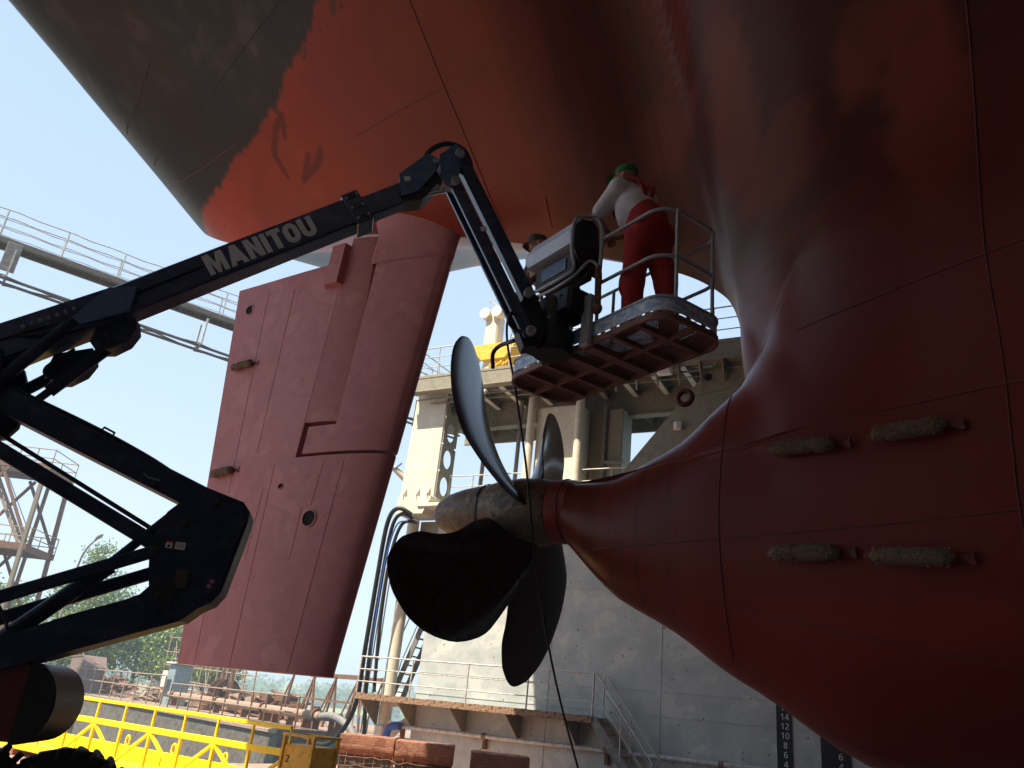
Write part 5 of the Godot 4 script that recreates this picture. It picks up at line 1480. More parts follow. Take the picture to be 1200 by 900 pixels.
	mb = bm(); mb.bx(Vector3(1.25, 0.18, 0.045), Vector3(0.11, 0.5, 0.06), 0.01); put(mb, "mounting_post", M.zinc, bk)
	mb = bm(); mb.bx(Vector3(0.66, 0.2, 0.03), Vector3(0.09, 0.5, 0.05), 0.01); put(mb, "mounting_post", M.black, bk)
	# hook hanging at the rail
	mb = bm(); mb.rod(Vector3(1.34, 0.7, 0.03), Vector3(1.36, 0.3, 0.03), 0.03, 8); put(mb, "hanging_tool", M.rust, bk)
	mb = bm(); mb.lathe(T(Vector3.RIGHT, Vector3.BACK, Vector3.DOWN, Vector3(1.36, 0.26, 0.03)), [Vector2(0.045, -0.02), Vector2(0.055, 0), Vector2(0.045, 0.02), Vector2(0, 0.02)], 12); put(mb, "hanging_tool", M.rust, bk)

# ---------------------------------------------------------------- people: smooth unions of tapered bones, meshed as surface nets
func bone_mesh(mb: MB, bones: Array, cell: float, k: float, clips := [], xf := Transform3D.IDENTITY):
	var lo := Vector3(1e9, 1e9, 1e9); var hi := -lo
	for b in bones:
		for e in 2:
			var r: float = b[2 + e] + k + cell * 2.0
			lo = lo.min(b[e] - Vector3.ONE * r); hi = hi.max(b[e] + Vector3.ONE * r)
	var nx := int((hi.x - lo.x) / cell) + 2; var ny := int((hi.y - lo.y) / cell) + 2; var nz := int((hi.z - lo.z) / cell) + 2
	var F := PackedFloat32Array(); F.resize(nx * ny * nz); F.fill(1.0)
	var sxy := nx * ny
	for b in bones:
		var a: Vector3 = b[0]; var ra: float = b[2]; var rb: float = b[3]
		var ab: Vector3 = b[1] - a
		var l2 := maxf(ab.length_squared(), 1e-9)
		var m: float = maxf(ra, rb) + k + cell * 2.0
		var p0: Vector3 = (a.min(b[1]) - Vector3.ONE * m - lo) / cell
		var p1: Vector3 = (a.max(b[1]) + Vector3.ONE * m - lo) / cell
		for z in range(maxi(int(p0.z), 0), mini(int(p1.z) + 1, nz)):
			for y in range(maxi(int(p0.y), 0), mini(int(p1.y) + 1, ny)):
				var base := z * sxy + y * nx
				for x in range(maxi(int(p0.x), 0), mini(int(p1.x) + 1, nx)):
					var p := lo + Vector3(x, y, z) * cell - a
					var t := clampf(p.dot(ab) / l2, 0.0, 1.0)
					var d := (p - ab * t).length() - lerpf(ra, rb, t)
					var f := F[base + x]
					var h := maxf(k - absf(f - d), 0.0) / k
					F[base + x] = minf(f, d) - h * h * k * 0.25
	for c in clips:                                          # keep the side where normal . p < d
		var n: Vector3 = c[0]; var dd: float = c[1]
		for z in nz:
			for y in ny:
				for x in nx:
					var i := z * sxy + y * nx + x
					if F[i] > 0.15: continue
					F[i] = maxf(F[i], n.dot(lo + Vector3(x, y, z) * cell) - dd)
	var idx := PackedInt32Array(); idx.resize(nx * ny * nz); idx.fill(-1)
	var V := PackedVector3Array(); var N := PackedVector3Array()
	var co := [0, 1, nx, nx + 1, sxy, sxy + 1, sxy + nx, sxy + nx + 1]
	var ed := [[0, 1], [2, 3], [4, 5], [6, 7], [0, 2], [1, 3], [4, 6], [5, 7], [0, 4], [1, 5], [2, 6], [3, 7]]
	var off := [Vector3(0, 0, 0), Vector3(1, 0, 0), Vector3(0, 1, 0), Vector3(1, 1, 0), Vector3(0, 0, 1), Vector3(1, 0, 1), Vector3(0, 1, 1), Vector3(1, 1, 1)]
	for z in nz - 1:
		for y in ny - 1:
			for x in nx - 1:
				var i := z * sxy + y * nx + x
				if absf(F[i]) > cell * 2.5: continue
				var any_in := false; var any_out := false
				for c in co:
					if F[i + c] < 0.0: any_in = true
					else: any_out = true
				if not (any_in and any_out): continue
				var s := Vector3.ZERO; var cnt := 0
				for e in ed:
					var fa := F[i + co[e[0]]]; var fb := F[i + co[e[1]]]
					if (fa < 0.0) != (fb < 0.0):
						s += off[e[0]].lerp(off[e[1]], fa / (fa - fb)); cnt += 1
				idx[i] = V.size()
				V.append(lo + (Vector3(x, y, z) + s / cnt) * cell)
				N.append(Vector3(F[i + 1] + F[i + nx + 1] + F[i + sxy + 1] + F[i + sxy + nx + 1] - F[i] - F[i + nx] - F[i + sxy] - F[i + sxy + nx],
					F[i + nx] + F[i + nx + 1] + F[i + sxy + nx] + F[i + sxy + nx + 1] - F[i] - F[i + 1] - F[i + sxy] - F[i + sxy + 1],
					F[i + sxy] + F[i + sxy + 1] + F[i + sxy + nx] + F[i + sxy + nx + 1] - F[i] - F[i + 1] - F[i + nx] - F[i + nx + 1]).normalized())
	for z in range(1, nz - 1):
		for y in range(1, ny - 1):
			for x in range(1, nx - 1):
				var i := z * sxy + y * nx + x
				if idx[i] < 0: continue
				for q in [[1, nx, sxy], [nx, sxy, 1], [sxy, 1, nx]]:
					if (F[i] < 0.0) == (F[i + q[0]] < 0.0): continue
					var a := idx[i]; var b := idx[i - q[1]]; var c := idx[i - q[1] - q[2]]; var d := idx[i - q[2]]
					if a < 0 or b < 0 or c < 0 or d < 0: continue
					mb.quads(V[a], V[b], V[c], V[d], N[a], N[b], N[c], N[d])

func hand_bones(w: Vector3, dir: Vector3, palm_n: Vector3, s := 1.0) -> Array:      # wrist, direction of the fingers, the way the palm faces
	var side := dir.cross(palm_n).normalized()
	var r := [[w, w + dir * 0.045 * s, 0.026 * s, 0.03 * s], [w + dir * 0.05 * s + side * 0.02, w + dir * 0.085 * s + side * 0.022, 0.022 * s, 0.017 * s], [w + dir * 0.05 * s - side * 0.02, w + dir * 0.08 * s - side * 0.024, 0.022 * s, 0.016 * s]]
	var ln := [0.075, 0.085, 0.078, 0.06]
	for i in 4:
		var b := w + dir * 0.085 * s + side * (0.033 - 0.022 * i) * s
		var p1: Vector3 = b + (dir * 0.8 + palm_n * 0.45).normalized() * ln[i] * 0.45 * s
		var p2: Vector3 = p1 + (dir * 0.35 + palm_n * 0.9).normalized() * ln[i] * 0.33 * s
		var p3: Vector3 = p2 + (palm_n - dir * 0.25).normalized() * ln[i] * 0.25 * s
		r.append([b, p1, 0.0095 * s, 0.009 * s]); r.append([p1, p2, 0.009 * s, 0.0082 * s]); r.append([p2, p3, 0.0082 * s, 0.0072 * s])
	var tb := w + dir * 0.03 * s + side * 0.03 * s
	var t1 := tb + (dir * 0.6 + side * 0.7 + palm_n * 0.4).normalized() * 0.045 * s
	var t2 := t1 + (dir * 0.6 + side * 0.1 + palm_n * 0.8).normalized() * 0.035 * s
	r.append([tb, t1, 0.014 * s, 0.011 * s]); r.append([t1, t2, 0.011 * s, 0.009 * s])
	return r

func head_bones(c: Vector3, f: Vector3, up: Vector3) -> Array:       # head centre, facing, up
	var l := up.cross(f).normalized()
	return [[c + up * 0.035 - f * 0.025, c + up * 0.03 + f * 0.025, 0.088, 0.082], [c - up * 0.03 + f * 0.02, c - up * 0.075 + f * 0.05, 0.068, 0.042], [c - up * 0.06 - f * 0.03, c - up * 0.02 - f * 0.02, 0.06, 0.07],
		[c + up * 0.005 + f * 0.095, c - up * 0.028 + f * 0.118, 0.010, 0.014], [c + up * 0.03 + f * 0.09 + l * 0.03, c + up * 0.03 + f * 0.09 - l * 0.03, 0.018, 0.018],
		[c - up * 0.055 + f * 0.088 + l * 0.018, c - up * 0.055 + f * 0.088 - l * 0.018, 0.011, 0.011],
		[c + l * 0.082 + up * 0.012 - f * 0.012, c + l * 0.078 - up * 0.028 - f * 0.006, 0.018, 0.012], [c - l * 0.082 + up * 0.012 - f * 0.012, c - l * 0.078 - up * 0.028 - f * 0.006, 0.018, 0.012]]

func cap_on(parent: Node, c: Vector3, f: Vector3, up: Vector3, mat: Material):
	var l := up.cross(f).normalized()
	var mb := bm()
	var t := T(l, up, f * -1.0, c + up * 0.03 - f * 0.005)
	mb.lathe(Transform3D(t.basis * Basis.from_scale(Vector3(0.94, 1.0, 1.08)), t.origin), [Vector2(0.103, -0.005), Vector2(0.106, 0.02), Vector2(0.10, 0.055), Vector2(0.082, 0.085), Vector2(0.05, 0.104), Vector2(0.0, 0.11)], 24)
	var cap := put(mb, "cap", mat, parent)
	mb = bm()
	var P := []
	for i in 5:
		var row := []
		for j in 11:
			var a := lerpf(-1.05, 1.05, j / 10.0)
			var r := lerpf(0.10, 0.175 - 0.02 * absf(a), i / 4.0)
			row.append(c + up * (0.028 - 0.03 * (i / 4.0) - 0.022 * a * a) + l * sin(a) * r * 0.92 + f * cos(a) * r * 1.08)
		P.append(row)
	mb.grid(P, c - up)
	var P2 := []
	for row in P: P2.append(row.map(func(p): return p - up * 0.004))
	mb.grid(P2, c + up)
	put(mb, "cap_brim", mat, cap)
	mb = bm(); mb.lathe(T(l, up, -f, c + up * 0.138 - f * 0.005), [Vector2(0.012, -0.003), Vector2(0.01, 0.004), Vector2(0, 0.006)], 8); put(mb, "cap_button", mat, cap)

func build_people():
	# painter in red overalls: stands at the right end, leans on the console
	var f := Vector3(-1.0, 0, -0.05).normalized(); var l := Vector3(-0.05, 0, 1.0).normalized()
	var up := (Vector3.UP + f * 0.15).normalized()
	var p := thing("person", "person in red overalls, white shirt and green cap leaning on the basket console", "person", BT * Vector3(1.7, 0, -0.25))
	var hip := Vector3(1.66, 0.99, -0.25); var chest := Vector3(1.51, 1.37, -0.22); var neck := Vector3(1.425, 1.61, -0.21)
	var head := Vector3(1.375, 1.755, -0.20)
	var sl := chest + f * 0.03 + Vector3(0, 0.155, 0) + l * 0.185; var sr := chest + f * 0.03 + Vector3(0, 0.155, 0) - l * 0.185
	var el := Vector3(1.19, 1.33, -0.03); var wl := Vector3(1.14, 1.27, -0.24)
	var er := Vector3(1.24, 1.33, -0.46); var wr := Vector3(1.05, 1.27, -0.30)
	var hl := hip + l * 0.10 + Vector3(0, -0.04, 0); var hr := hip - l * 0.10 + Vector3(0, -0.04, 0)
	var kl := Vector3(1.60, 0.52, -0.15); var al := Vector3(1.60, 0.09, -0.15)
	var kr := Vector3(1.77, 0.52, -0.38); var ar := Vector3(1.80, 0.09, -0.40)
	var body := MB.new(BT)
	bone_mesh(body, [[hip, chest, 0.14, 0.15], [chest, neck, 0.11, 0.055], [neck, head - Vector3(0, 0.06, 0), 0.058, 0.06], [sl, el, 0.048, 0.04], [el, wl, 0.04, 0.03], [sr, er, 0.048, 0.04], [er, wr, 0.04, 0.03], [hl, kl, 0.08, 0.06], [kl, al, 0.055, 0.04], [hr, kr, 0.08, 0.06], [kr, ar, 0.055, 0.04]], 0.016, 0.05)
	var hf := Vector3(-0.88, 0.06, 0.47).normalized(); var hu := (Vector3.UP - hf * hf.y).normalized()
	bone_mesh(body, head_bones(head, hf, hu) + [[neck, head - Vector3(0, 0.05, 0), 0.058, 0.058]], 0.008, 0.02)
	bone_mesh(body, hand_bones(wl, Vector3(-0.5, -0.2, -0.8).normalized(), Vector3(0, -1, 0)), 0.005, 0.006)
	bone_mesh(body, hand_bones(wr, Vector3(-0.85, -0.2, 0.4).normalized(), Vector3(0, -1, 0)), 0.005, 0.006)
	put(body, "body", M.skin, p)
	var mb := MB.new(BT)
	bone_mesh(mb, [[hip + Vector3(-0.03, 0.05, -0.01), chest, 0.175, 0.175], [chest, chest + Vector3(-0.05, 0.12, 0.0), 0.17, 0.145], [sl, sr, 0.075, 0.075], [neck - Vector3(0, 0.03, 0), neck + Vector3(0, 0.0, 0), 0.075, 0.072], [sl, sl.lerp(el, 0.8), 0.086, 0.08], [sr, sr.lerp(er, 0.8), 0.086, 0.08], [chest + Vector3(-0.02, -0.1, 0.1), chest + Vector3(-0.0, -0.2, 0.12), 0.09, 0.07]], 0.014, 0.05)
	put(mb, "shirt", M.shirt, p)
	mb = MB.new(BT)
	bone_mesh(mb, [[hip, hip + Vector3(-0.06, 0.18, -0.02), 0.20, 0.205], [hip + Vector3(-0.06, 0.18, -0.02), chest - f * 0.055 + Vector3(0.0, 0.0, 0.0), 0.19, 0.125], [hip - f * 0.06 + l * 0.07, hip - f * 0.06 - l * 0.07, 0.15, 0.15], [hl, kl, 0.13, 0.10], [kl, al + Vector3(0, 0.02, 0), 0.10, 0.088], [hr, kr, 0.13, 0.10], [kr, ar + Vector3(0, 0.02, 0), 0.10, 0.088], [kl + f * 0.03, kl + f * 0.035 + Vector3(0, -0.05, 0), 0.10, 0.10], [al + f * 0.04 + Vector3(0, 0.08, 0), al + f * 0.02 + Vector3(0, 0.05, 0), 0.085, 0.09]], 0.015, 0.035)
	var ov := put(mb, "overalls", M.overalls, p)
	for q in [1.0, -1.0]:
		mb = bm()
		var pts := smooth_line([chest - f * 0.175 + Vector3(0, 0.01, 0) + l * 0.025 * q, chest - f * 0.168 + Vector3(0, 0.12, 0) + l * 0.06 * q, chest - f * 0.10 + Vector3(0, 0.235, 0) + l * 0.10 * q, chest + f * 0.02 + Vector3(0, 0.268, 0) + l * 0.125 * q, chest + f * 0.13 + Vector3(0, 0.215, 0) + l * 0.115 * q, chest + f * 0.195 + Vector3(0, 0.10, 0) + l * 0.09 * q, chest + f * 0.195 + Vector3(0, -0.04, 0) + l * 0.08 * q], 5)
		for i in pts.size() - 1:
			mb.bar(pts[i], pts[i + 1] + (pts[i + 1] - pts[i]) * 0.15, 0.042, 0.016, (pts[i] - (chest + f * 0.03 + Vector3(0, 0.08, 0))).normalized())
		put(mb, "strap", M.overalls, ov)
	for a in [al, ar]:
		mb = MB.new(BT); bone_mesh(mb, [[a + Vector3(0, -0.02, 0), a + f * 0.14 + Vector3(0, -0.05, 0), 0.055, 0.042], [a + Vector3(0, 0.06, 0), a + Vector3(0, -0.03, 0) - f * 0.02, 0.055, 0.055]], 0.012, 0.03, [[Vector3.DOWN, -0.008]]); put(mb, "boot", M.boot, p)
	cap_on(p, head + hu * 0.012, hf, hu, M.green_cap)

	# helper bending behind the left side of the console
	f = Vector3(-0.75, 0, 0.66); l = Vector3(0.66, 0, 0.75)
	up = (Vector3.UP * 0.9 + f * 0.35).normalized()
	p = thing("person", "person in tan shirt and dark cap stooping behind the left of the console", "person", BT * Vector3(0.4, 0, -0.35))
	hip = Vector3(0.42, 0.86, -0.33); chest = Vector3(0.26, 1.15, -0.19); neck = Vector3(0.235, 1.34, -0.115); head = Vector3(0.245, 1.455, -0.09)
	sl = Vector3(0.36, 1.27, -0.05); sr = Vector3(0.09, 1.29, -0.15)
	er = Vector3(0.03, 1.06, -0.06); wr = Vector3(0.12, 0.87, 0.04)
	el = Vector3(0.40, 1.02, 0.0); wl = Vector3(0.42, 0.9, 0.1)
	hl = hip + l * 0.09; hr = hip - l * 0.09
	kl = Vector3(0.50, 0.46, -0.26); al = Vector3(0.52, 0.09, -0.32); kr = Vector3(0.36, 0.46, -0.40); ar = Vector3(0.38, 0.09, -0.45)
	body = MB.new(BT)
	bone_mesh(body, [[hip, chest, 0.13, 0.135], [chest, neck, 0.10, 0.055], [neck, head - up * 0.05, 0.056, 0.058], [sl, el, 0.046, 0.04], [el, wl, 0.04, 0.03], [sr, er, 0.05, 0.044], [er, wr, 0.045, 0.033], [hl, kl, 0.08, 0.06], [kl, al, 0.055, 0.04], [hr, kr, 0.08, 0.06], [kr, ar, 0.055, 0.04]], 0.014, 0.05)
	bone_mesh(body, head_bones(head, f, up) + [[neck, head - up * 0.05, 0.056, 0.056]], 0.008, 0.02)
	bone_mesh(body, hand_bones(wr, Vector3(0.5, -0.75, 0.4).normalized(), Vector3(0.6, 0.4, 0.2).normalized()), 0.005, 0.006)
	bone_mesh(body, hand_bones(wl, Vector3(0.3, -0.7, 0.6).normalized(), Vector3(0.6, 0.3, -0.2).normalized()), 0.005, 0.006)
	put(body, "body", M.skin, p)
	mb = MB.new(BT)
	bone_mesh(mb, [[hip + Vector3(0, 0.06, 0), chest, 0.155, 0.155], [chest, chest + Vector3(-0.03, 0.1, 0.04), 0.15, 0.12], [sl, sr, 0.07, 0.07], [neck - up * 0.03, neck, 0.07, 0.066], [sl, sl.lerp(el, 0.75), 0.072, 0.064], [sr, sr.lerp(er, 0.72), 0.074, 0.066]], 0.014, 0.05)
	put(mb, "shirt", M.tan_shirt, p)
	mb = MB.new(BT)
	bone_mesh(mb, [[hip + Vector3(0, 0.08, 0), hip, 0.16, 0.16], [hl, kl, 0.105, 0.085], [kl, al + Vector3(0, 0.02, 0), 0.085, 0.075], [hr, kr, 0.105, 0.085], [kr, ar + Vector3(0, 0.02, 0), 0.085, 0.075]], 0.014, 0.035)
	put(mb, "trousers", M.blue_trousers, p)
	for a in [al, ar]:
		mb = MB.new(BT); bone_mesh(mb, [[a + Vector3(0, -0.02, 0), a + f * 0.13 + Vector3(0, -0.05, 0), 0.052, 0.04], [a + Vector3(0, 0.05, 0), a + Vector3(0, -0.03, 0), 0.052, 0.052]], 0.012, 0.03, [[Vector3.DOWN, -0.008]]); put(mb, "boot", M.boot, p)
	cap_on(p, head + up * 0.012, f, up, M.dark_cap)

# ---------------------------------------------------------------- background
func build_background():
	flying_bridge()
	yellow_gangway()
	yard()
	scaffold_tower()
	trees()
	far_bank()

func flying_bridge():
	var g := thing("flying_bridge", "long grey footbridge with guard rails crossing high behind the boom", "bridge", Vector3(-23, 16, -8))
	var a := Vector3(-26.9, 16.0, -0.4); var b := Vector3(-16.5, 16.0, -23.0)
	var d := (b - a).normalized(); var L := (b - a).length()
	var s := Vector3.UP.cross(d).normalized()               # across the bridge
	var mb := MB.new()
	mb.bar(a - Vector3(0, 0.03, 0), b - Vector3(0, 0.03, 0), 0.6, 0.03); put(mb, "walkway", M.bridge, g)
	for q in [0.33, -0.33]:
		mb = MB.new(); mb.bar(a + s * q - Vector3(0, 0.1, 0), b + s * q - Vector3(0, 0.1, 0), 0.07, 0.2); put(mb, "girder", M.bridge, g)
		mb = MB.new(); mb.bar(a + s * q - Vector3(0, 0.21, 0), b + s * q - Vector3(0, 0.21, 0), 0.12, 0.02); put(mb, "girder_flange", M.bridge, g)
		mb = MB.new(); mb.rod(a + s * q * 0.8 - Vector3(0, 1.45, 0), b + s * q * 0.8 - Vector3(0, 1.75, 0), 0.06, 6); put(mb, "lower_chord", M.bridge, g)
		for hh in [1.1, 0.72, 0.36]:
			mb = MB.new()
			var pts := []
			for k in 40:
				var t := k / 39.0
				pts.append(a.lerp(b, t) + s * q + Vector3(0, hh + 0.025 * sin(k * 2.3 + hh * 4.0), 0))
			mb.tube(pts, 0.024 if hh > 1.0 else 0.018, 5); put(mb, "rail", M.rail, g)
		for k in 13:
			var p: Vector3 = a.lerp(b, k / 12.0) + s * q
			mb = MB.new(); mb.rod(p - Vector3(0, 0.2, 0), p + Vector3(0, 1.1, 0), 0.03, 6); put(mb, "post", M.rail, g)
	for k in 7:
		var t := (k + 0.35) / 7.0
		var p := a.lerp(b, t)
		var drop := lerpf(1.45, 1.75, t)
		for q in [0.45, -0.45]:
			mb = MB.new(); mb.bar(p + s * q - Vector3(0, 0.4, 0), p + s * q - Vector3(0, drop, 0), 0.12, 0.06, d); put(mb, "hanger", M.rail, g)
		mb = MB.new(); mb.bar(p + s * 0.45 - Vector3(0, drop, 0), p - s * 0.45 - Vector3(0, drop, 0), 0.08, 0.08); put(mb, "cross_beam", M.grey_steel, g)
		if k < 6:
			var p2 := a.lerp(b, (k + 1.35) / 7.0)
			mb = MB.new(); mb.rod(p + s * 0.45 - Vector3(0, drop, 0), p2 - s * 0.45 - Vector3(0, drop, 0), 0.03, 5); put(mb, "wind_brace", M.bridge, g)
			mb = MB.new(); mb.rod(p - s * 0.45 - Vector3(0, drop, 0), p2 + s * 0.45 - Vector3(0, drop, 0), 0.03, 5); put(mb, "wind_brace", M.bridge, g)
	for k in 40:                                             # joists that show from below
		var p := a.lerp(b, (k + 0.5) / 40.0) - Vector3(0, 0.09, 0)
		mb = MB.new(); mb.bar(p + s * 0.3, p - s * 0.3, 0.05, 0.1); put(mb, "joist", M.bridge, g)
	mb = MB.new(); mb.bar(a.lerp(b, 0.19) - s * 0.42 - Vector3(0, 0.15, 0), a.lerp(b, 0.19) - s * 0.42 - Vector3(0, 1.3, 0), 0.5, 0.06, s, 0.02); put(mb, "hanger_plate", M.grey_steel, g)

func yellow_gangway():
	var a := Vector3(-13.1, 0.14, -2.36); var b := Vector3(-4.5, 0.10, -1.60)
	var g := thing("yellow_gangway", "bright yellow lattice gangway lying on the deck behind the wheel", "gangway", a)
	var d := (b - a).normalized()
	var s := d.cross(Vector3.UP).normalized()                # towards starboard
	if s.z < 0: s = -s
	var mb: MB
	var side := func(called: String, y: float, w: float, h: float):
		var m := MB.new(); m.bar(a + Vector3(0, y, 0), b + Vector3(0, y, 0), w, h, Vector3.UP, 0.008); put(m, called, M.yellow, g)
	side.call("top_rail", 1.05, 0.05, 0.06); side.call("chord", 0.70, 0.06, 0.10); side.call("chord", 0.04, 0.08, 0.14)
	var n := 10
	for k in n + 1:
		var p: Vector3 = a.lerp(b, float(k) / n)
		mb = MB.new(); mb.bar(p + Vector3(0, 0.74, 0), p + Vector3(0, 1.03, 0), 0.035, 0.035, d); put(mb, "post", M.yellow, g)
		mb = MB.new(); mb.bar(p + Vector3(0, 0.10, 0), p + Vector3(0, 0.66, 0), 0.045, 0.045, d); put(mb, "upright", M.yellow, g)
		if k < n:
			var p2: Vector3 = a.lerp(b, float(k + 1) / n)
			mb = MB.new()
			if k % 2 == 0: mb.bar(p + Vector3(0, 0.66, 0), p2 + Vector3(0, 0.1, 0), 0.045, 0.05, s)
			else: mb.bar(p + Vector3(0, 0.1, 0), p2 + Vector3(0, 0.66, 0), 0.045, 0.05, s)
			put(mb, "brace", M.yellow, g)
	for k in 6:
		var p := a.lerp(b, k / 6.0) - s * 0.5; var p2 := a.lerp(b, (k + 0.97) / 6.0) - s * 0.5
		mb = MB.new(); mb.bar(p + Vector3(0, 0.03, 0), p2 + Vector3(0, 0.03, 0), 0.92, 0.03); put(mb, "floor_plate", M.yellow, g)
		mb = MB.new(); mb.bar(p - s * 0.5 + Vector3(0, 0.14, 0), p2 - s * 0.5 + Vector3(0, 0.14, 0), 0.05, 0.28); put(mb, "coaming", M.yellow, g)
	for k in 4:
		var p := a.lerp(b, 0.36 + 0.17 * k) - s * 1.0 + Vector3(0, 0.36, 0)
		mb = MB.new(); mb.tube(arc(p, d * 0.06, Vector3(0, 0.09, 0), 0, TAU, 14), 0.02, 6, false); put(mb, "lifting_eye", M.yellow, g)
	for k in 3:
		mb = MB.new(); mb.bx(a.lerp(b, 0.1 + 0.4 * k) - s * 0.5 + Vector3(0, -0.07, 0), Vector3(0.2, 0.14, 1.1), 0.01); put(mb, "bearer", M.timber, g)
	# ochre steel box with a raised frame at its end
	var t := thing("yellow_box", "ochre steel box with a raised open frame at the gangway's right end", "box", b)
	var c := b + d * 0.30 - s * 0.15
	var bs := Basis(d, Vector3.UP, s)
	mb = MB.new(); mb.box(Transform3D(bs, c + Vector3(0, 0.42, 0)), Vector3(0.62, 0.84, 0.5), 0.015); put(mb, "shell", M.ochre, t)
	mb = MB.new(); mb.box(Transform3D(bs, c + Vector3(0, 0.50, 0.26)), Vector3(0.56, 0.02, 0.03)); put(mb, "stiffener", M.ochre, t)
	for q in [[0.31, 0.25], [-0.31, 0.25], [0.31, -0.25], [-0.31, -0.25]]:
		mb = MB.new(); mb.box(Transform3D(bs, c + d * q[0] + s * q[1] + Vector3(0, 0.48, 0)), Vector3(0.05, 0.98, 0.05), 0.006); put(mb, "corner_post", M.ochre, t)
	for q in [0.25, -0.25]:
		mb = MB.new(); mb.box(Transform3D(bs, c + s * q + Vector3(0, 0.97, 0)), Vector3(0.70, 0.04, 0.06), 0.006); put(mb, "frame_bar", M.ochre, t)
	for q in [0.31, -0.31]:
		mb = MB.new(); mb.box(Transform3D(bs, c + d * q + Vector3(0, 0.97, 0)), Vector3(0.04, 0.035, 0.5), 0.006); put(mb, "frame_bar", M.ochre, t)
	letters("2", 0.10, c + s * 0.256 - d * 0.18 + Vector3(0, 0.64, 0), bs, M.hose, t, "painted_number", 0.004)

func yard():
	var e := Vector3(0.931, 0, 0.365).normalized()          # along the quay, towards the right
	var n := Vector3(-e.z, 0, e.x)                          # towards the water in front
	var o := Vector3(-17.4, 0.35, -16.7)                    # right-hand front corner
	var at := func(l: float, back: float, y := 0.0): return o - e * l - n * back + Vector3(0, y, 0)
	var bs := Basis(e, Vector3.UP, n)
	var mb := MB.new()
	mb.box(Transform3D(bs, at.call(23.5, 7.0, -1.6)), Vector3(43, 3.2, 14), 0.03)
	var q := thing("work_pontoon", "dark steel pontoon with rusty deck carrying pipes and scrap behind the yellow gangway", "pontoon", o)
	put(mb, "hull", M.steel_side, q)
	mb = MB.new(); mb.box(Transform3D(bs, at.call(23.5, 7.0, 0.03)), Vector3(42.6, 0.05, 13.6)); put(mb, "deck_plate", M.rust_pale, q)
	mb = MB.new(); mb.box(Transform3D(bs, at.call(23.5, -0.06, -0.1)), Vector3(43, 0.16, 0.12), 0.03); put(mb, "rubbing_strake", M.rust_pale, q)
	# rail along its edge
	var r := thing("quay_rail", "thin rusty guard rail along the pontoon's edge above the yellow gangway", "railing", at.call(0.4, 0.4))
	for hh in [1.25, 0.65]:
		mb = MB.new(); mb.rod(at.call(1.5, 0.4, hh), at.call(16.0, 0.4, hh), 0.03, 6); put(mb, "rail", M.rust_pale, r)
	for k in 11:
		mb = MB.new(); mb.rod(at.call(1.5 + 1.45 * k, 0.4, 0), at.call(1.5 + 1.45 * k, 0.4, 1.25), 0.035, 6); put(mb, "post", M.rust, r)
	var r2 := thing("tall_rail", "taller rusty rail further left along the pontoon's edge", "railing", at.call(20, 0.4))
	for hh in [1.6, 0.9]:
		mb = MB.new(); mb.rod(at.call(17.5, 0.4, hh), at.call(36.0, 0.6, hh), 0.035, 6); put(mb, "rail", M.rust_pale, r2)
	for k in 9:
		mb = MB.new(); mb.rod(at.call(17.5 + 2.3 * k, 0.5, 0), at.call(17.5 + 2.3 * k, 0.5, 1.6), 0.04, 6); put(mb, "post", M.rust_pale, r2)
	# pipes on the deck
	var pl := [[1.2, 19.5, 1.3, 0.17, "thick rusty pipe lying behind the guard rail, nearest the water"], [0.6, 11.0, 1.9, 0.13, "rusty pipe behind the thick pipe on the pontoon"], [2.0, 9.2, 2.4, 0.10, "thin rusty pipe furthest from the water's edge"]]
	for p in pl:
		var t := thing("rusty_pipe", p[4], "pipe", at.call(p[0], p[2]), "rusty pipes on the pontoon")
		mb = MB.new(); mb.rod(at.call(p[0], p[2], 0.45 + p[3]), at.call(p[1], p[2] + 0.3, 0.5 + p[3]), p[3], 12); put(mb, "pipe", M.rust_pale, t)
		for f in [0.02, 0.3, 0.6, 0.95]:
			var c: Vector3 = at.call(lerpf(p[0], p[1], f), p[2] + 0.3 * f, 0.47 + p[3])
			mb = MB.new(); mb.rod(c - e * 0.05, c + e * 0.05, p[3] * 1.5, 12); put(mb, "flange", M.rust, t)
			mb = MB.new(); mb.box(Transform3D(bs, c - Vector3(0, 0.32, 0)), Vector3(0.12, 0.4, 0.3)); put(mb, "saddle", M.rust, t)
	var hz := thing("dredge_hose", "thick dark hose arching from the pipes down to the water", "hose", at.call(0.5, 1.5))
	mb = MB.new(); mb.tube(smooth_line([at.call(1.2, 1.3, 0.62), at.call(0.2, 1.4, 0.66), at.call(-0.9, 1.6, 0.2), at.call(-1.6, 1.8, -0.9), at.call(-2.4, 1.4, -1.9), at.call(-3.2, 0.8, -2.7)], 6), 0.15, 10); put(mb, "hose", M.grey_steel, hz)
	# concrete mooring pier to the right
	var pier := thing("mooring_pier", "low grey concrete pier in the water right of the pipes", "pier", Vector3(-23.5, -2, -26))
	mb = MB.new(); mb.box(Transform3D(bs, Vector3(-23.4, -1.2, -26.2)), Vector3(6.5, 2.6, 2.0), 0.06); put(mb, "block", M.concrete, pier)
	mb = MB.new(); mb.lathe(T(Vector3.RIGHT, Vector3.UP, Vector3.BACK, Vector3(-22.5, 0.1, -26)), [Vector2(0.2, 0), Vector2(0.16, 0.3), Vector2(0.26, 0.36), Vector2(0.26, 0.44), Vector2(0, 0.46)], 14); put(mb, "bollard", M.rust, pier)
	# trestle with ladder mast by the rudder's foot
	var tr := thing("trestle", "rusty trestle of slanting legs under the rudder's lower edge", "trestle", Vector3(-21.6, 0.4, -21))
	var ta: Vector3 = at.call(4.0, 4.6, 2.35); var tb: Vector3 = at.call(11.2, 4.6, 2.35)
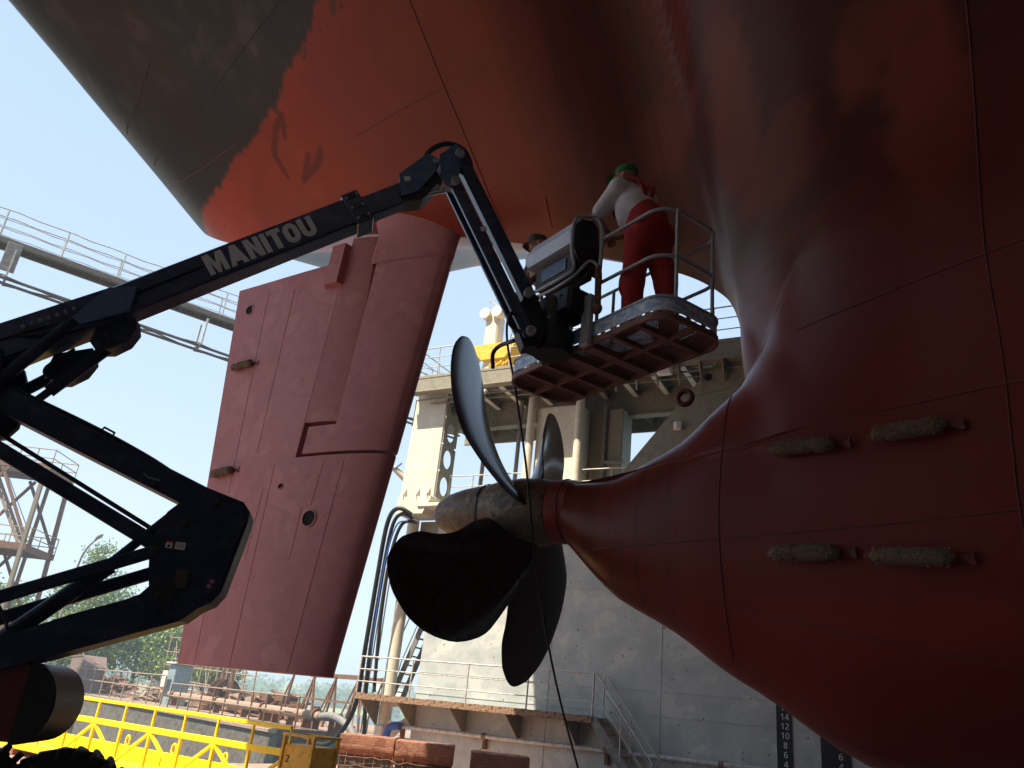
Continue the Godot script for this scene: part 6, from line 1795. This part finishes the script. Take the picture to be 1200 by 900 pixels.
	for w in [0.0, -1.0]:
		mb = MB.new(); mb.bar(ta - n * w * -1.2, tb - n * w * -1.2, 0.12, 0.14); put(mb, "beam", M.rust, tr)
		for k in 4:
			var x := 4.2 + 2.2 * k
			mb = MB.new(); mb.bar(at.call(x, 4.6 - w * 1.2, 2.3), at.call(x + (0.6 if k % 2 else -0.5), 4.6 - w * 1.2, 0.05), 0.09, 0.09, n); put(mb, "leg", M.rust, tr)
			mb = MB.new(); mb.bar(at.call(x, 4.6 - w * 1.2, 2.3), at.call(x + (1.5 if k % 2 else 1.0), 4.6 - w * 1.2, 0.1), 0.06, 0.06, n); put(mb, "brace", M.rust, tr)
		mb = MB.new(); mb.bar(at.call(3.8, 4.6 - w * 1.2, 1.2), at.call(11.5, 4.6 - w * 1.2, 1.25), 0.07, 0.08); put(mb, "beam", M.rust, tr)
	var lmst := thing("ladder_mast", "slender pale ladder mast rising right of the rudder", "mast", at.call(4.3, 4.8))
	for w in [0.0, 0.5]:
		for v in [0.0, 0.5]:
			mb = MB.new(); mb.rod(at.call(4.3 - w, 4.6 + v, 0.0), at.call(4.3 - w * 0.9, 4.6 + v, 7.4), 0.035, 6); put(mb, "stile", M.rust_pale, lmst)
	for k in 22:
		mb = MB.new(); mb.rod(at.call(4.3, 4.6, 0.4 + 0.32 * k), at.call(3.82, 4.6, 0.4 + 0.32 * k), 0.02, 5); put(mb, "rung", M.rust_pale, lmst)
	# kiosk
	var kc: Vector3 = at.call(21.5, 2.6)
	var ki := thing("switch_kiosk", "blue-grey control kiosk with pale roof and a white notice board", "kiosk", kc)
	mb = MB.new(); mb.box(Transform3D(bs, kc + Vector3(0, 1.15, 0)), Vector3(1.1, 2.3, 1.0), 0.03); put(mb, "cabinet", M.kiosk, ki)
	mb = MB.new(); mb.box(Transform3D(bs, kc + Vector3(0, 2.36, 0)), Vector3(1.5, 0.1, 1.4), 0.03); put(mb, "roof", M.white_paint, ki)
	mb = MB.new(); mb.box(Transform3D(bs, kc + n * 0.8 - e * 0.1 + Vector3(0, 1.45, 0)), Vector3(0.8, 0.9, 0.05), 0.01); put(mb, "notice_board", M.white_paint, ki)
	for x in 4:
		for y in 3:
			if (x * 3 + y) % 5 == 4: continue
			mb = MB.new(); mb.box(Transform3D(bs, kc + n * 0.828 + e * (-0.35 + 0.17 * x) + Vector3(0, 1.2 + 0.22 * y, 0)), Vector3(0.12, 0.16, 0.006)); put(mb, "notice_sheet", M.cream if (x + y) % 2 else M.sticker, ki)
	for x in [-0.5, 0.3]:
		mb = MB.new(); mb.rod(kc + n * 0.8 + e * x, kc + n * 0.8 + e * x + Vector3(0, 1.05, 0), 0.03, 6); put(mb, "board_leg", M.rust, ki)
	# big weathered bin at the left
	var bc: Vector3 = at.call(37.6, 1.6)
	var bn := thing("steel_bin", "large grey-brown steel bin with sloping sides behind the wheel", "bin", bc)
	mb = MB.new(); mb.prism([Vector2(-1.9, 0), Vector2(1.4, 0), Vector2(1.8, 1.75), Vector2(1.0, 2.5), Vector2(-2.0, 2.4)], Transform3D(bs, bc), 1.6); put(mb, "shell", M.dark_plate, bn)
	mb = MB.new(); mb.bar(bc - e * 2.0 + n * 0.82 + Vector3(0, 2.36, 0), bc + e * 1.0 + n * 0.82 + Vector3(0, 2.46, 0), 0.06, 0.08); put(mb, "lip", M.dark_plate, bn)
	# rusty frame fence and tall posts
	var ff := thing("frame_fence", "rusty see-through framework of posts and rails behind the scrap", "framework", at.call(15, 7))
	for k in 12:
		var x := 23.0 + 1.6 * k
		mb = MB.new(); mb.rod(at.call(x, 8.0, 0), at.call(x + 0.15 * sin(k * 2.0), 8.0, 5.2 + 1.3 * sin(k * 1.7)), 0.05, 6); put(mb, "post", M.rust_pale, ff)
	for hh in [1.2, 2.2, 3.2, 4.3, 5.2]:
		mb = MB.new(); mb.rod(at.call(22.6, 8.0, hh), at.call(41.0, 8.0, hh + 0.4), 0.04, 6); put(mb, "rail", M.rust_pale, ff)
	for k in 5:
		var x := 24.0 + 3.2 * k
		mb = MB.new(); mb.rod(at.call(x, 8.0, 0.1), at.call(x + 2.4, 8.0, 4.4), 0.035, 6); put(mb, "brace", M.rust_pale, ff)
	# heaps of rusty scrap
	var sr := RandomNumberGenerator.new(); sr.seed = 33
	var hp := [[14.0, 5.8, 3.2, "low rusty scrap heap under the rudder's corner"], [19.5, 5.4, 3.0, "tangled scrap heap right of the kiosk"], [26.0, 4.2, 4.0, "wide scrap heap of plates left of the kiosk"], [31.0, 5.5, 4.0, "scrap heap with pale timber behind the steel bin"], [40.5, 4.5, 2.5, "scrap heap at the far left of the pontoon"]]
	for h in hp:
		mb = MB.new()
		var c: Vector3 = at.call(h[0], h[1])
		for k in 90:
			var w: float = h[2]
			var lx := sr.randfn(0, w * 0.36); var lz := sr.randfn(0, 0.9)
			var hgt := maxf(0.05, (1.25 - lx * lx / (w * w) * 2.0 - lz * lz * 0.25) * sr.randf())
			var p: Vector3 = c + e * lx + n * lz + Vector3(0, hgt + 0.06, 0)
			var t3 := Transform3D(bs * Basis.from_euler(Vector3(sr.randf_range(-0.5, 0.5), sr.randf() * TAU, sr.randf_range(-0.35, 0.35))), p)
			match k % 4:
				0: mb.box(t3, Vector3(sr.randf_range(0.5, 1.8), 0.05, sr.randf_range(0.2, 0.7)))
				1: mb.rod(t3 * Vector3(-0.8, 0, 0), t3 * Vector3(sr.randf_range(0.3, 1.2), 0, 0), sr.randf_range(0.03, 0.1), 7)
				2: mb.box(t3, Vector3(sr.randf_range(0.3, 0.7), sr.randf_range(0.2, 0.5), sr.randf_range(0.3, 0.6)))
				3: mb.bar(t3 * Vector3(-0.7, 0, 0), t3 * Vector3(0.9, 0.2, 0), 0.08, 0.12)
		var sc := put(mb, "scrap_heap", [M.rust, M.rust_pale, M.rust_pale, M.concrete, M.rust][hp.find(h)])
		tag(sc, h[3], "scrap", "scrap heaps on the pontoon"); stuff(sc)
	# drums and upright gas frames
	var dl := ["rust-brown drum beside the thick pipe", "drum standing behind the scrap under the rudder", "drum left of the notice board"]
	for k in 3:
		var c: Vector3 = at.call([17.6, 12.0, 23.4][k], [3.0, 6.8, 3.0][k])
		var dr := thing("drum", dl[k], "drum", c, "drums on the pontoon")
		mb = MB.new(); mb.lathe(T(Vector3.RIGHT, Vector3.UP, Vector3.BACK, c), [Vector2(0, 0), Vector2(0.29, 0), Vector2(0.3, 0.02), Vector2(0.29, 0.3), Vector2(0.305, 0.31), Vector2(0.29, 0.33), Vector2(0.29, 0.6), Vector2(0.305, 0.61), Vector2(0.29, 0.63), Vector2(0.29, 0.86), Vector2(0.3, 0.88), Vector2(0.27, 0.87), Vector2(0, 0.86)], 18); put(mb, "drum_shell", M.rust, dr)
	var bl := thing("cable_winch", "tall dark rusty winch frame left of the trestle", "winch", at.call(19.3, 4.0))
	mb = MB.new(); mb.lathe(T(Vector3.UP, e, n, at.call(19.3, 4.6, 1.0)), [Vector2(0.8, -0.5), Vector2(0.8, -0.44), Vector2(0.45, -0.42), Vector2(0.45, 0.42), Vector2(0.8, 0.44), Vector2(0.8, 0.5)], 22); put(mb, "drum", M.rust, bl)
	for x in [18.6, 20.0]:
		mb = MB.new(); mb.bar(at.call(x - 0.4, 4.6, 0.05), at.call(x, 4.6, 2.3), 0.14, 0.14, n); mb.bar(at.call(x + 0.4, 4.6, 0.05), at.call(x, 4.6, 2.3), 0.14, 0.14, n); put(mb, "frame", M.rust, bl)

func scaffold_tower():
	var c := Vector3(-52.0, -0.4, -22.6)
	var t := thing("scaffold_tower", "rusty four-legged access tower with railed platforms at the left edge", "tower", c)
	var X := Vector3(0.85, 0, -0.53).normalized(); var Z := Vector3(0.53, 0, 0.85).normalized()
	var at := func(x: float, y: float, z: float): return c + X * x + Z * z + Vector3(0, y, 0)
	var mb: MB
	var H := 14.6
	for sx in [-1.0, 1.0]:
		for sz in [-1.0, 1.0]:
			var m: Material = M.green_steel if sx < 0 else M.rust
			mb = MB.new(); mb.bar(at.call(sx * 3.1, 0, sz * 2.2), at.call(sx * 2.55, H, sz * 1.8), 0.24, 0.24, Z); put(mb, "leg", M.green_steel if (sx + sz) != 0 else M.rust, t)
	for lv in [4.0, 9.2, H]:
		var w := lerpf(3.1, 2.55, lv / H); var dd := lerpf(2.2, 1.8, lv / H)
		for s in [-1.0, 1.0]:
			mb = MB.new(); mb.bar(at.call(-w - 0.3, lv, s * dd), at.call(w + 0.3, lv, s * dd), 0.2, 0.42); put(mb, "beam", M.rust, t)
			mb = MB.new(); mb.bar(at.call(s * w, lv, -dd), at.call(s * w, lv, dd), 0.2, 0.42); put(mb, "beam", M.rust, t)
		mb = MB.new(); mb.box(Transform3D(Basis(X, Vector3.UP, Z), at.call(0, lv + 0.24, 0)), Vector3(2 * w * (1.0 if lv > 13 else 0.55), 0.06, 2 * dd)); put(mb, "platform", M.rust_pale, t)
		for s in [-1.0, 1.0]:
			for hh in [0.65, 1.25]:
				mb = MB.new(); mb.rod(at.call(-w - 0.3, lv + hh, s * dd), at.call(w + 0.3, lv + hh, s * dd), 0.035, 5); put(mb, "rail", M.rust_pale, t)
				mb = MB.new(); mb.rod(at.call(s * (w + 0.3), lv + hh, -dd), at.call(s * (w + 0.3), lv + hh, dd), 0.035, 5); put(mb, "rail", M.rust_pale, t)
			for k in 6:
				var x := lerpf(-w - 0.3, w + 0.3, k / 5.0)
				mb = MB.new(); mb.rod(at.call(x, lv + 0.2, s * dd), at.call(x, lv + 1.25, s * dd), 0.035, 5); put(mb, "post", M.rust_pale, t)
	for q in [[0.3, 4.0], [4.3, 9.0], [9.5, 14.3]]:
		for s in [-1.0, 1.0]:
			mb = MB.new(); mb.bar(at.call(-2.9, q[0], s * 1.9), at.call(0.2, q[1], s * 1.9), 0.14, 0.18); put(mb, "brace", M.rust, t)
			mb = MB.new(); mb.bar(at.call(2.9, q[0], s * 1.9), at.call(-0.2, q[1], s * 1.9), 0.14, 0.18); put(mb, "brace", M.rust, t)
		for z in [0.4, 1.1]:
			mb = MB.new(); mb.bar(at.call(2.0, q[0], z), at.call(-1.4, q[1], z), 0.06, 0.2); put(mb, "stair_stringer", M.rust_pale, t)
			mb = MB.new(); mb.rod(at.call(2.0, q[0] + 1.0, z), at.call(-1.4, q[1] + 1.0, z), 0.03, 5); put(mb, "stair_rail", M.rust_pale, t)
		for k in 12:
			mb = MB.new(); mb.box(Transform3D(Basis(X, Vector3.UP, Z), at.call(lerpf(2.0, -1.4, k / 12.0), lerpf(q[0], q[1], k / 12.0), 0.75)), Vector3(0.25, 0.05, 0.7)); put(mb, "stair_tread", M.rust_pale, t)
		mb = MB.new(); mb.rod(at.call(1.3, q[0], -1.7), at.call(1.3, q[1], -1.7), 0.13, 8); put(mb, "riser_pipe", M.rust, t)
	# street lamp behind
	var lp := thing("street_lamp", "tall thin street lamp with a curved arm seen between the lift's arms", "street lamp", Vector3(-56.6, -0.5, -31.6))
	mb = MB.new(); mb.tube(smooth_line([Vector3(-56.6, -0.5, -31.6), Vector3(-56.3, 5, -31.55), Vector3(-56.0, 9.2, -31.5), Vector3(-55.4, 10.6, -31.4), Vector3(-54.4, 11.4, -31.3)], 5), [0.12, 0.12, 0.12, 0.11, 0.11, 0.11, 0.10, 0.10, 0.10, 0.09, 0.09, 0.08, 0.08, 0.08, 0.07, 0.07, 0.07, 0.07, 0.06, 0.06, 0.06], 8); put(mb, "pole", M.grey_steel, lp)
	mb = MB.new(); mb.tube([Vector3(-54.5, 11.4, -31.3), Vector3(-54.3, 11.5, -31.3), Vector3(-53.9, 11.65, -31.25), Vector3(-53.6, 11.72, -31.2)], [0.06, 0.14, 0.15, 0.05], 10); put(mb, "lamp_head", M.grey_steel, lp)

# ---------------------------------------------------------------- trees
func tree_mesh(sd: int, h: float, spread: float, leaves: int) -> Array:
	var r := RandomNumberGenerator.new(); r.seed = sd
	var tk := MB.new()
	tk.tube(smooth_line([Vector3.ZERO, Vector3(r.randfn(0, 0.15), h * 0.35, r.randfn(0, 0.15)), Vector3(r.randfn(0, 0.3), h * 0.8, r.randfn(0, 0.3))], 4), [0.22, 0.2, 0.19, 0.17, 0.15, 0.13, 0.1, 0.07, 0.04], 7)
	var tips := []
	for k in 16:
		var y0 := h * r.randf_range(0.25, 0.75)
		var a := r.randf() * TAU
		var L := spread * r.randf_range(0.5, 1.0) * (1.15 - 0.6 * y0 / h)
		var tip := Vector3(cos(a) * L, y0 + h * r.randf_range(0.1, 0.28), sin(a) * L)
		tk.tube([Vector3(0, y0, 0), Vector3(cos(a) * L * 0.5, y0 + h * 0.08, sin(a) * L * 0.5), tip], [0.08, 0.05, 0.02], 5)
		tips.append(tip); tips.append(tip.lerp(Vector3(0, y0 + 0.5, 0), 0.45))
	tips.append(Vector3(0, h * 0.95, 0)); tips.append(Vector3(0.2, h * 0.8, 0.2))
	var crowns := []
	for c in 2:
		var lf := MB.new()
		for k in leaves / 2:
			var t: Vector3 = tips[r.randi() % tips.size()]
			var o := Vector3(r.randfn(0, 1), r.randfn(0, 0.75), r.randfn(0, 1)) * spread * 0.2
			var p := t + o
			var s := r.randf_range(0.07, 0.17)
			var b := Basis.from_euler(Vector3(r.randf() * TAU, r.randf() * TAU, r.randf() * TAU))
			lf.quad(p + b * Vector3(-s, 0, 0), p + b * Vector3(0, -s * 0.6, 0), p + b * Vector3(s, 0, 0.04), p + b * Vector3(0, s * 0.6, 0))
		crowns.append(lf)
	return [tk, crowns]

func trees():
	var spec := [[101, 10.5, 3.2, 9000, 0], [102, 8.0, 3.0, 8000, 1], [103, 12.5, 2.6, 8000, 2], [104, 6.5, 2.8, 7000, 3]]
	var protos := []
	for s in spec:
		var m := tree_mesh(s[0], s[1], s[2], s[3])
		var t := thing("leafy_tree", "", "tree", Vector3.ZERO, "trees on the shore behind the yard")
		put(m[0], "trunk", M.bark, t)
		put(m[1][0], "crown", M.leaf[s[4]], t); put(m[1][1], "crown", M.leaf[(s[4] + 1) % 4], t)
		protos.append(t)
	# kind, place, label
	var spots := [[2, Vector3(-62.5, -0.4, -37.2), "tall slim tree whose top shows above the lift's arms"], [0, Vector3(-60.0, -0.4, -38.5), "broad green tree between the lower arm and the gusset"], [1, Vector3(-57.2, -0.4, -40.2), "yellowish bushy tree just left of the rudder"], [3, Vector3(-61.5, -0.4, -32.5), "low bush-like tree left of the street lamp"],
		[3, Vector3(-54.5, -0.4, -41.0), "small tree partly behind the rudder's trailing edge"], [1, Vector3(-66.5, -0.4, -34.0), "tree behind the low one at the far left"], [0, Vector3(-58.0, -0.4, -46.0), "tree of the second row behind the kiosk"], [1, Vector3(-66.0, -0.4, -42.0), "tree of the second row behind the slim one"],
		[3, Vector3(-58.5, -0.4, -36.0), "bright small tree low behind the framework"], [0, Vector3(-70.0, -0.4, -26.0), "tree standing behind the scaffold tower"], [3, Vector3(-52.5, -0.4, -43.5), "lowest tree, mostly hidden by the rudder"], [1, Vector3(-64.0, -0.4, -29.0), "tree between the scaffold tower and the lamp"]]
	var used := {}
	var i := 0
	for s in spots:
		var o: Node3D
		if used.has(s[0]): o = copy_of(protos[s[0]], s[1], s[2], i * 1.3)
		else:
			o = protos[s[0]]; used[s[0]] = true
			o.position = s[1]; o.set_meta("label", s[2])
		i += 1

func far_bank():
	# the wooded far bank, one mass at this distance
	var r := RandomNumberGenerator.new(); r.seed = 77
	for pass_i in 2:
		var mb := MB.new()
		for k in 520:
			var an := deg_to_rad(lerpf(-74.0, 12.0, r.randf())) - deg_to_rad(30.0)
			var dep := pow(r.randf(), 1.6)
			var rad := 352.0 + 260.0 * dep
			var c := Vector3(4.6, -1.8 + 9.0 * dep, 8.7) + Vector3(sin(an), 0, -cos(an)) * rad
			var hh := r.randf_range(3.0, 7.5); var w := r.randf_range(2.5, 5.0)
			for q in 34:
				var o := Vector3(r.randfn(0, 0.5) * w, r.randf() * hh, r.randfn(0, 0.5) * w)
				var s := r.randf_range(0.5, 1.3)
				var b := Basis.from_euler(Vector3(r.randf() * TAU, r.randf() * TAU, r.randf() * TAU))
				var p := c + o
				mb.quad(p + b * Vector3(-s, 0, 0), p + b * Vector3(0, -s * 0.8, 0), p + b * Vector3(s, 0, 0.2), p + b * Vector3(0, s * 0.8, 0))
		var w := put(mb, "far_woodland", M.leaf[pass_i * 2])
		tag(w, ["darker woodland mass on the far bank of the water", "lighter leaves mixed into the far bank's woodland"][1 - pass_i], "woodland")
		stuff(w)
	var hl := ["small white house with a red roof on the far bank", "pale house higher on the far bank"]
	for k in 2:
		var c := [Vector3(-232, 7.0, -330), Vector3(-262, 9.0, -355)][k] as Vector3
		var h := thing("far_house", hl[k], "house", c, "houses on the far bank")
		var mb := MB.new(); mb.bx(c + Vector3(0, 1.5, 0), Vector3(7, 4, 6)); put(mb, "wall", M.white_paint, h)
		mb = MB.new(); mb.prism([Vector2(-4, 0), Vector2(4, 0), Vector2(0, 2.6)], Transform3D(Basis.IDENTITY, c + Vector3(0, 3.5, 0)), 6.6); put(mb, "roof", M.rust, h)
	for k in 3:
		var c := Vector3(-262 + 9.0 * k, 6.0, -392)
		var p := thing("power_pylon", ["left faint lattice pylon on the far hill", "middle faint lattice pylon on the far hill", "right faint lattice pylon on the far hill"][k], "pylon", c, "pylons on the far hill")
		var mb := MB.new()
		for s in [-1.0, 1.0]: mb.rod(c + Vector3(s * 1.6, 0, 0), c + Vector3(s * 0.3, 17, 0), 0.16, 5)
		put(mb, "leg", M.grey_steel, p)
		mb = MB.new()
		for y in [11.0, 13.5, 16.0]: mb.rod(c + Vector3(-3, y, 0), c + Vector3(3, y, 0), 0.14, 5)
		put(mb, "cross_arm", M.grey_steel, p)

func build_small_things():
	# timber-topped bilge blocks on the dock floor
	var X := Vector3(0.866, 0, -0.5); var Z := Vector3(0.5, 0, 0.866)
	var bs := Basis(X, Vector3.UP, Z)
	var bl := [[Vector3(-7.35, 0.76, -7.42), 1.2, "left brown timber-topped block in a rusty wire cage"], [Vector3(-5.95, 0.76, -7.6), 1.25, "middle timber-topped block, its face cracked and split"], [Vector3(-4.15, 0.72, -7.7), 1.2, "right timber-topped block, mostly below the frame"]]
	for q in bl:
		var c: Vector3 = q[0]
		var t := thing("bilge_block", q[2], "timber block", Vector3(c.x, 0, c.z), "timber blocks on the dock floor")
		var r := RandomNumberGenerator.new(); r.seed = int(c.x * -100.0)
		for k in 2:                                           # two weathered baulks side by side
			var mb := MB.new()
			var P := []
			var zz := -0.26 + 0.52 * k
			var fz := noise(80 + k + int(c.x), 1.0, 3); fz.frequency = 5.0
			var hw := 0.25; var hh := 0.2
			var ring := [Vector2(-hw, -hh), Vector2(-hw, 0), Vector2(-hw, hh * 0.9), Vector2(-hw * 0.9, hh), Vector2(0, hh), Vector2(hw * 0.9, hh), Vector2(hw, hh * 0.9), Vector2(hw, 0.03), Vector2(hw, -0.03), Vector2(hw, -hh), Vector2(0, -hh), Vector2(-hw, -hh)]
			for i in 15:
				var row := []
				var x: float = lerpf(-q[1] * 0.5, q[1] * 0.5, i / 14.0)
				for j in ring.size():
					var w := fz.get_noise_2d(x, j * 0.35 + k * 7.0) * 0.03
					if j == 7 or j == 8: w -= 0.025 * maxf(0.0, sin(x * 9.0 + c.x))
					var v: Vector2 = ring[j]
					row.append(c + X * (x + 0.03 * fz.get_noise_2d(j * 0.7, k * 3.0) * (1.0 if i == 0 or i == 14 else 0.0)) + Z * (zz + v.x + w * signf(v.x)) + Vector3(0, v.y + w * 0.6 * signf(v.y), 0))
				P.append(row)
			mb.grid(P, c + Z * zz)
			for i in [0, 14]:
				mb.face(P[i].slice(0, ring.size() - 1), c + Z * zz)
			put(mb, "baulk", M.timber, t)
		var mb := MB.new(); mb.box(Transform3D(bs, Vector3(c.x, 0.29, c.z)), Vector3(q[1] - 0.08, 0.57, 0.9), 0.02); put(mb, "core", M.steel_side, t)
		for k in 7:
			var x := lerpf(-q[1] * 0.5, q[1] * 0.5, k / 6.0)
			mb = MB.new(); mb.rod(Vector3(c.x, 0, c.z) + X * x + Z * 0.5, Vector3(c.x, 0.62, c.z) + X * (x + r.randfn(0, 0.01)) + Z * 0.5, 0.012, 5); put(mb, "cage_wire", M.rust, t)
		for k in 3:
			var pts := []
			for i in 9: pts.append(Vector3(c.x, 0.16 + 0.18 * k + r.randfn(0, 0.012), c.z) + X * lerpf(-q[1] * 0.53, q[1] * 0.55, i / 8.0) + Z * (0.515 + r.randfn(0, 0.006)))
			mb = MB.new(); mb.tube(pts, 0.013, 5); put(mb, "cage_wire", M.rust, t)
	# keel blocks under the skeg
	for k in 4:
		var c := Vector3(6.0 + 2.0 * k, 0.7, 0)
		var t := thing("keel_block", "stacked timber keel block under the hull, number counted from the skeg" if false else ["keel block nearest the skeg's heel", "second keel block forward of the skeg's heel", "third keel block forward of the skeg's heel", "fourth keel block forward of the skeg's heel"][k], "keel block", Vector3(c.x, 0, 0), "keel blocks under the ship")
		var mb := MB.new(); mb.bx(Vector3(c.x, 0.45, 0), Vector3(0.9, 0.9, 1.6), 0.03); put(mb, "base", M.concrete, t)
		mb = MB.new(); mb.bx(Vector3(c.x, 1.14, 0), Vector3(0.8, 0.44, 1.4), 0.03); put(mb, "baulk", M.timber, t)
	# air hose that hangs from the basket to the dock floor
	var h := thing("air_hose", "thin dark hose hanging from the basket in front of the propeller", "hose", Vector3(0.9, 0, 1))
	var mb := MB.new()
	mb.tube(smooth_line([Vector3(1.25, 5.35, 2.75), Vector3(1.0, 5.30, 2.58), Vector3(0.90, 5.1, 2.40), Vector3(0.885, 4.72, 2.12), Vector3(0.84, 4.0, 1.62), Vector3(0.76, 3.0, 1.0), Vector3(0.80, 2.0, 0.42), Vector3(0.97, 1.0, -0.1), Vector3(1.2, 0.1, -0.5), Vector3(1.6, 0.02, -0.9)], 6), 0.013, 6); put(mb, "hose", M.hose, h)
	var h2 := thing("hose_loop", "short black hose loop curling over the left end of the basket", "hose", Vector3(0.9, 4.9, 2.2))
	mb = MB.new(); mb.tube(smooth_line([Vector3(0.74, 4.84, 2.35), Vector3(0.72, 5.0, 2.35), Vector3(0.8, 5.06, 2.38), Vector3(0.95, 5.05, 2.45), Vector3(1.1, 4.98, 2.6)], 6), 0.022, 8); put(mb, "hose", M.hose, h2)
	# cables that hang from the dock's end
	var cl := ["thick dark cable nearest the rudder hanging from the cream bracket", "second dark cable of the bundle left of the cream column", "bluish thin cable of the bundle left of the cream column", "inner dark cable ending on the platform"]
	var path := [[Vector3(-9.9, 7.1, -11.2), Vector3(-10.3, 7.25, -11.0), Vector3(-10.65, 6.8, -11.05), Vector3(-10.9, 5.2, -11.3), Vector3(-11.15, 3.2, -11.6), Vector3(-11.6, 1.4, -12.1), Vector3(-13.0, 0.35, -12.9), Vector3(-14.5, 0.4, -13.3)],
		[Vector3(-9.9, 7.0, -11.3), Vector3(-10.2, 7.1, -11.1), Vector3(-10.5, 6.6, -11.1), Vector3(-10.8, 4.6, -11.4), Vector3(-11.0, 2.4, -11.7), Vector3(-11.1, 0.4, -12.2), Vector3(-11.2, -2.4, -12.6)],
		[Vector3(-10.0, 6.9, -11.2), Vector3(-10.35, 6.7, -11.1), Vector3(-10.62, 5.4, -11.2), Vector3(-10.9, 3.0, -11.6), Vector3(-11.3, 0.6, -12.3), Vector3(-12.2, -1.0, -13.0), Vector3(-13, -2.4, -13.5)],
		[Vector3(-9.8, 6.9, -11.4), Vector3(-10.2, 6.8, -11.2), Vector3(-10.45, 5.8, -11.2), Vector3(-10.6, 4.0, -11.4), Vector3(-10.55, 2.4, -11.5), Vector3(-10.5, 1.95, -11.5)]]
	for k in 4:
		var t := thing("hanging_cable", cl[k], "cable", path[k][3], "cables hanging at the dock's end")
		mb = MB.new(); mb.tube(smooth_line(path[k], 6), [0.07, 0.06, 0.025, 0.055][k], 8); put(mb, "cable", M.blue_pipe if k == 2 else M.hose, t)
	var c2 := thing("shore_cable", "thin cable drooping beside the sunlit pylon plate", "cable", Vector3(-11, 10, -11.5))
	mb = MB.new(); mb.tube(smooth_line([Vector3(-10.6, 13.0, -11.3), Vector3(-10.9, 12.9, -11.3), Vector3(-10.95, 11.8, -11.3), Vector3(-11.15, 10.2, -11.3), Vector3(-11.25, 9.0, -11.3), Vector3(-11.05, 8.7, -11.4), Vector3(-10.8, 8.9, -11.5)], 6), 0.025, 6); put(mb, "cable", M.blue_pipe, c2)
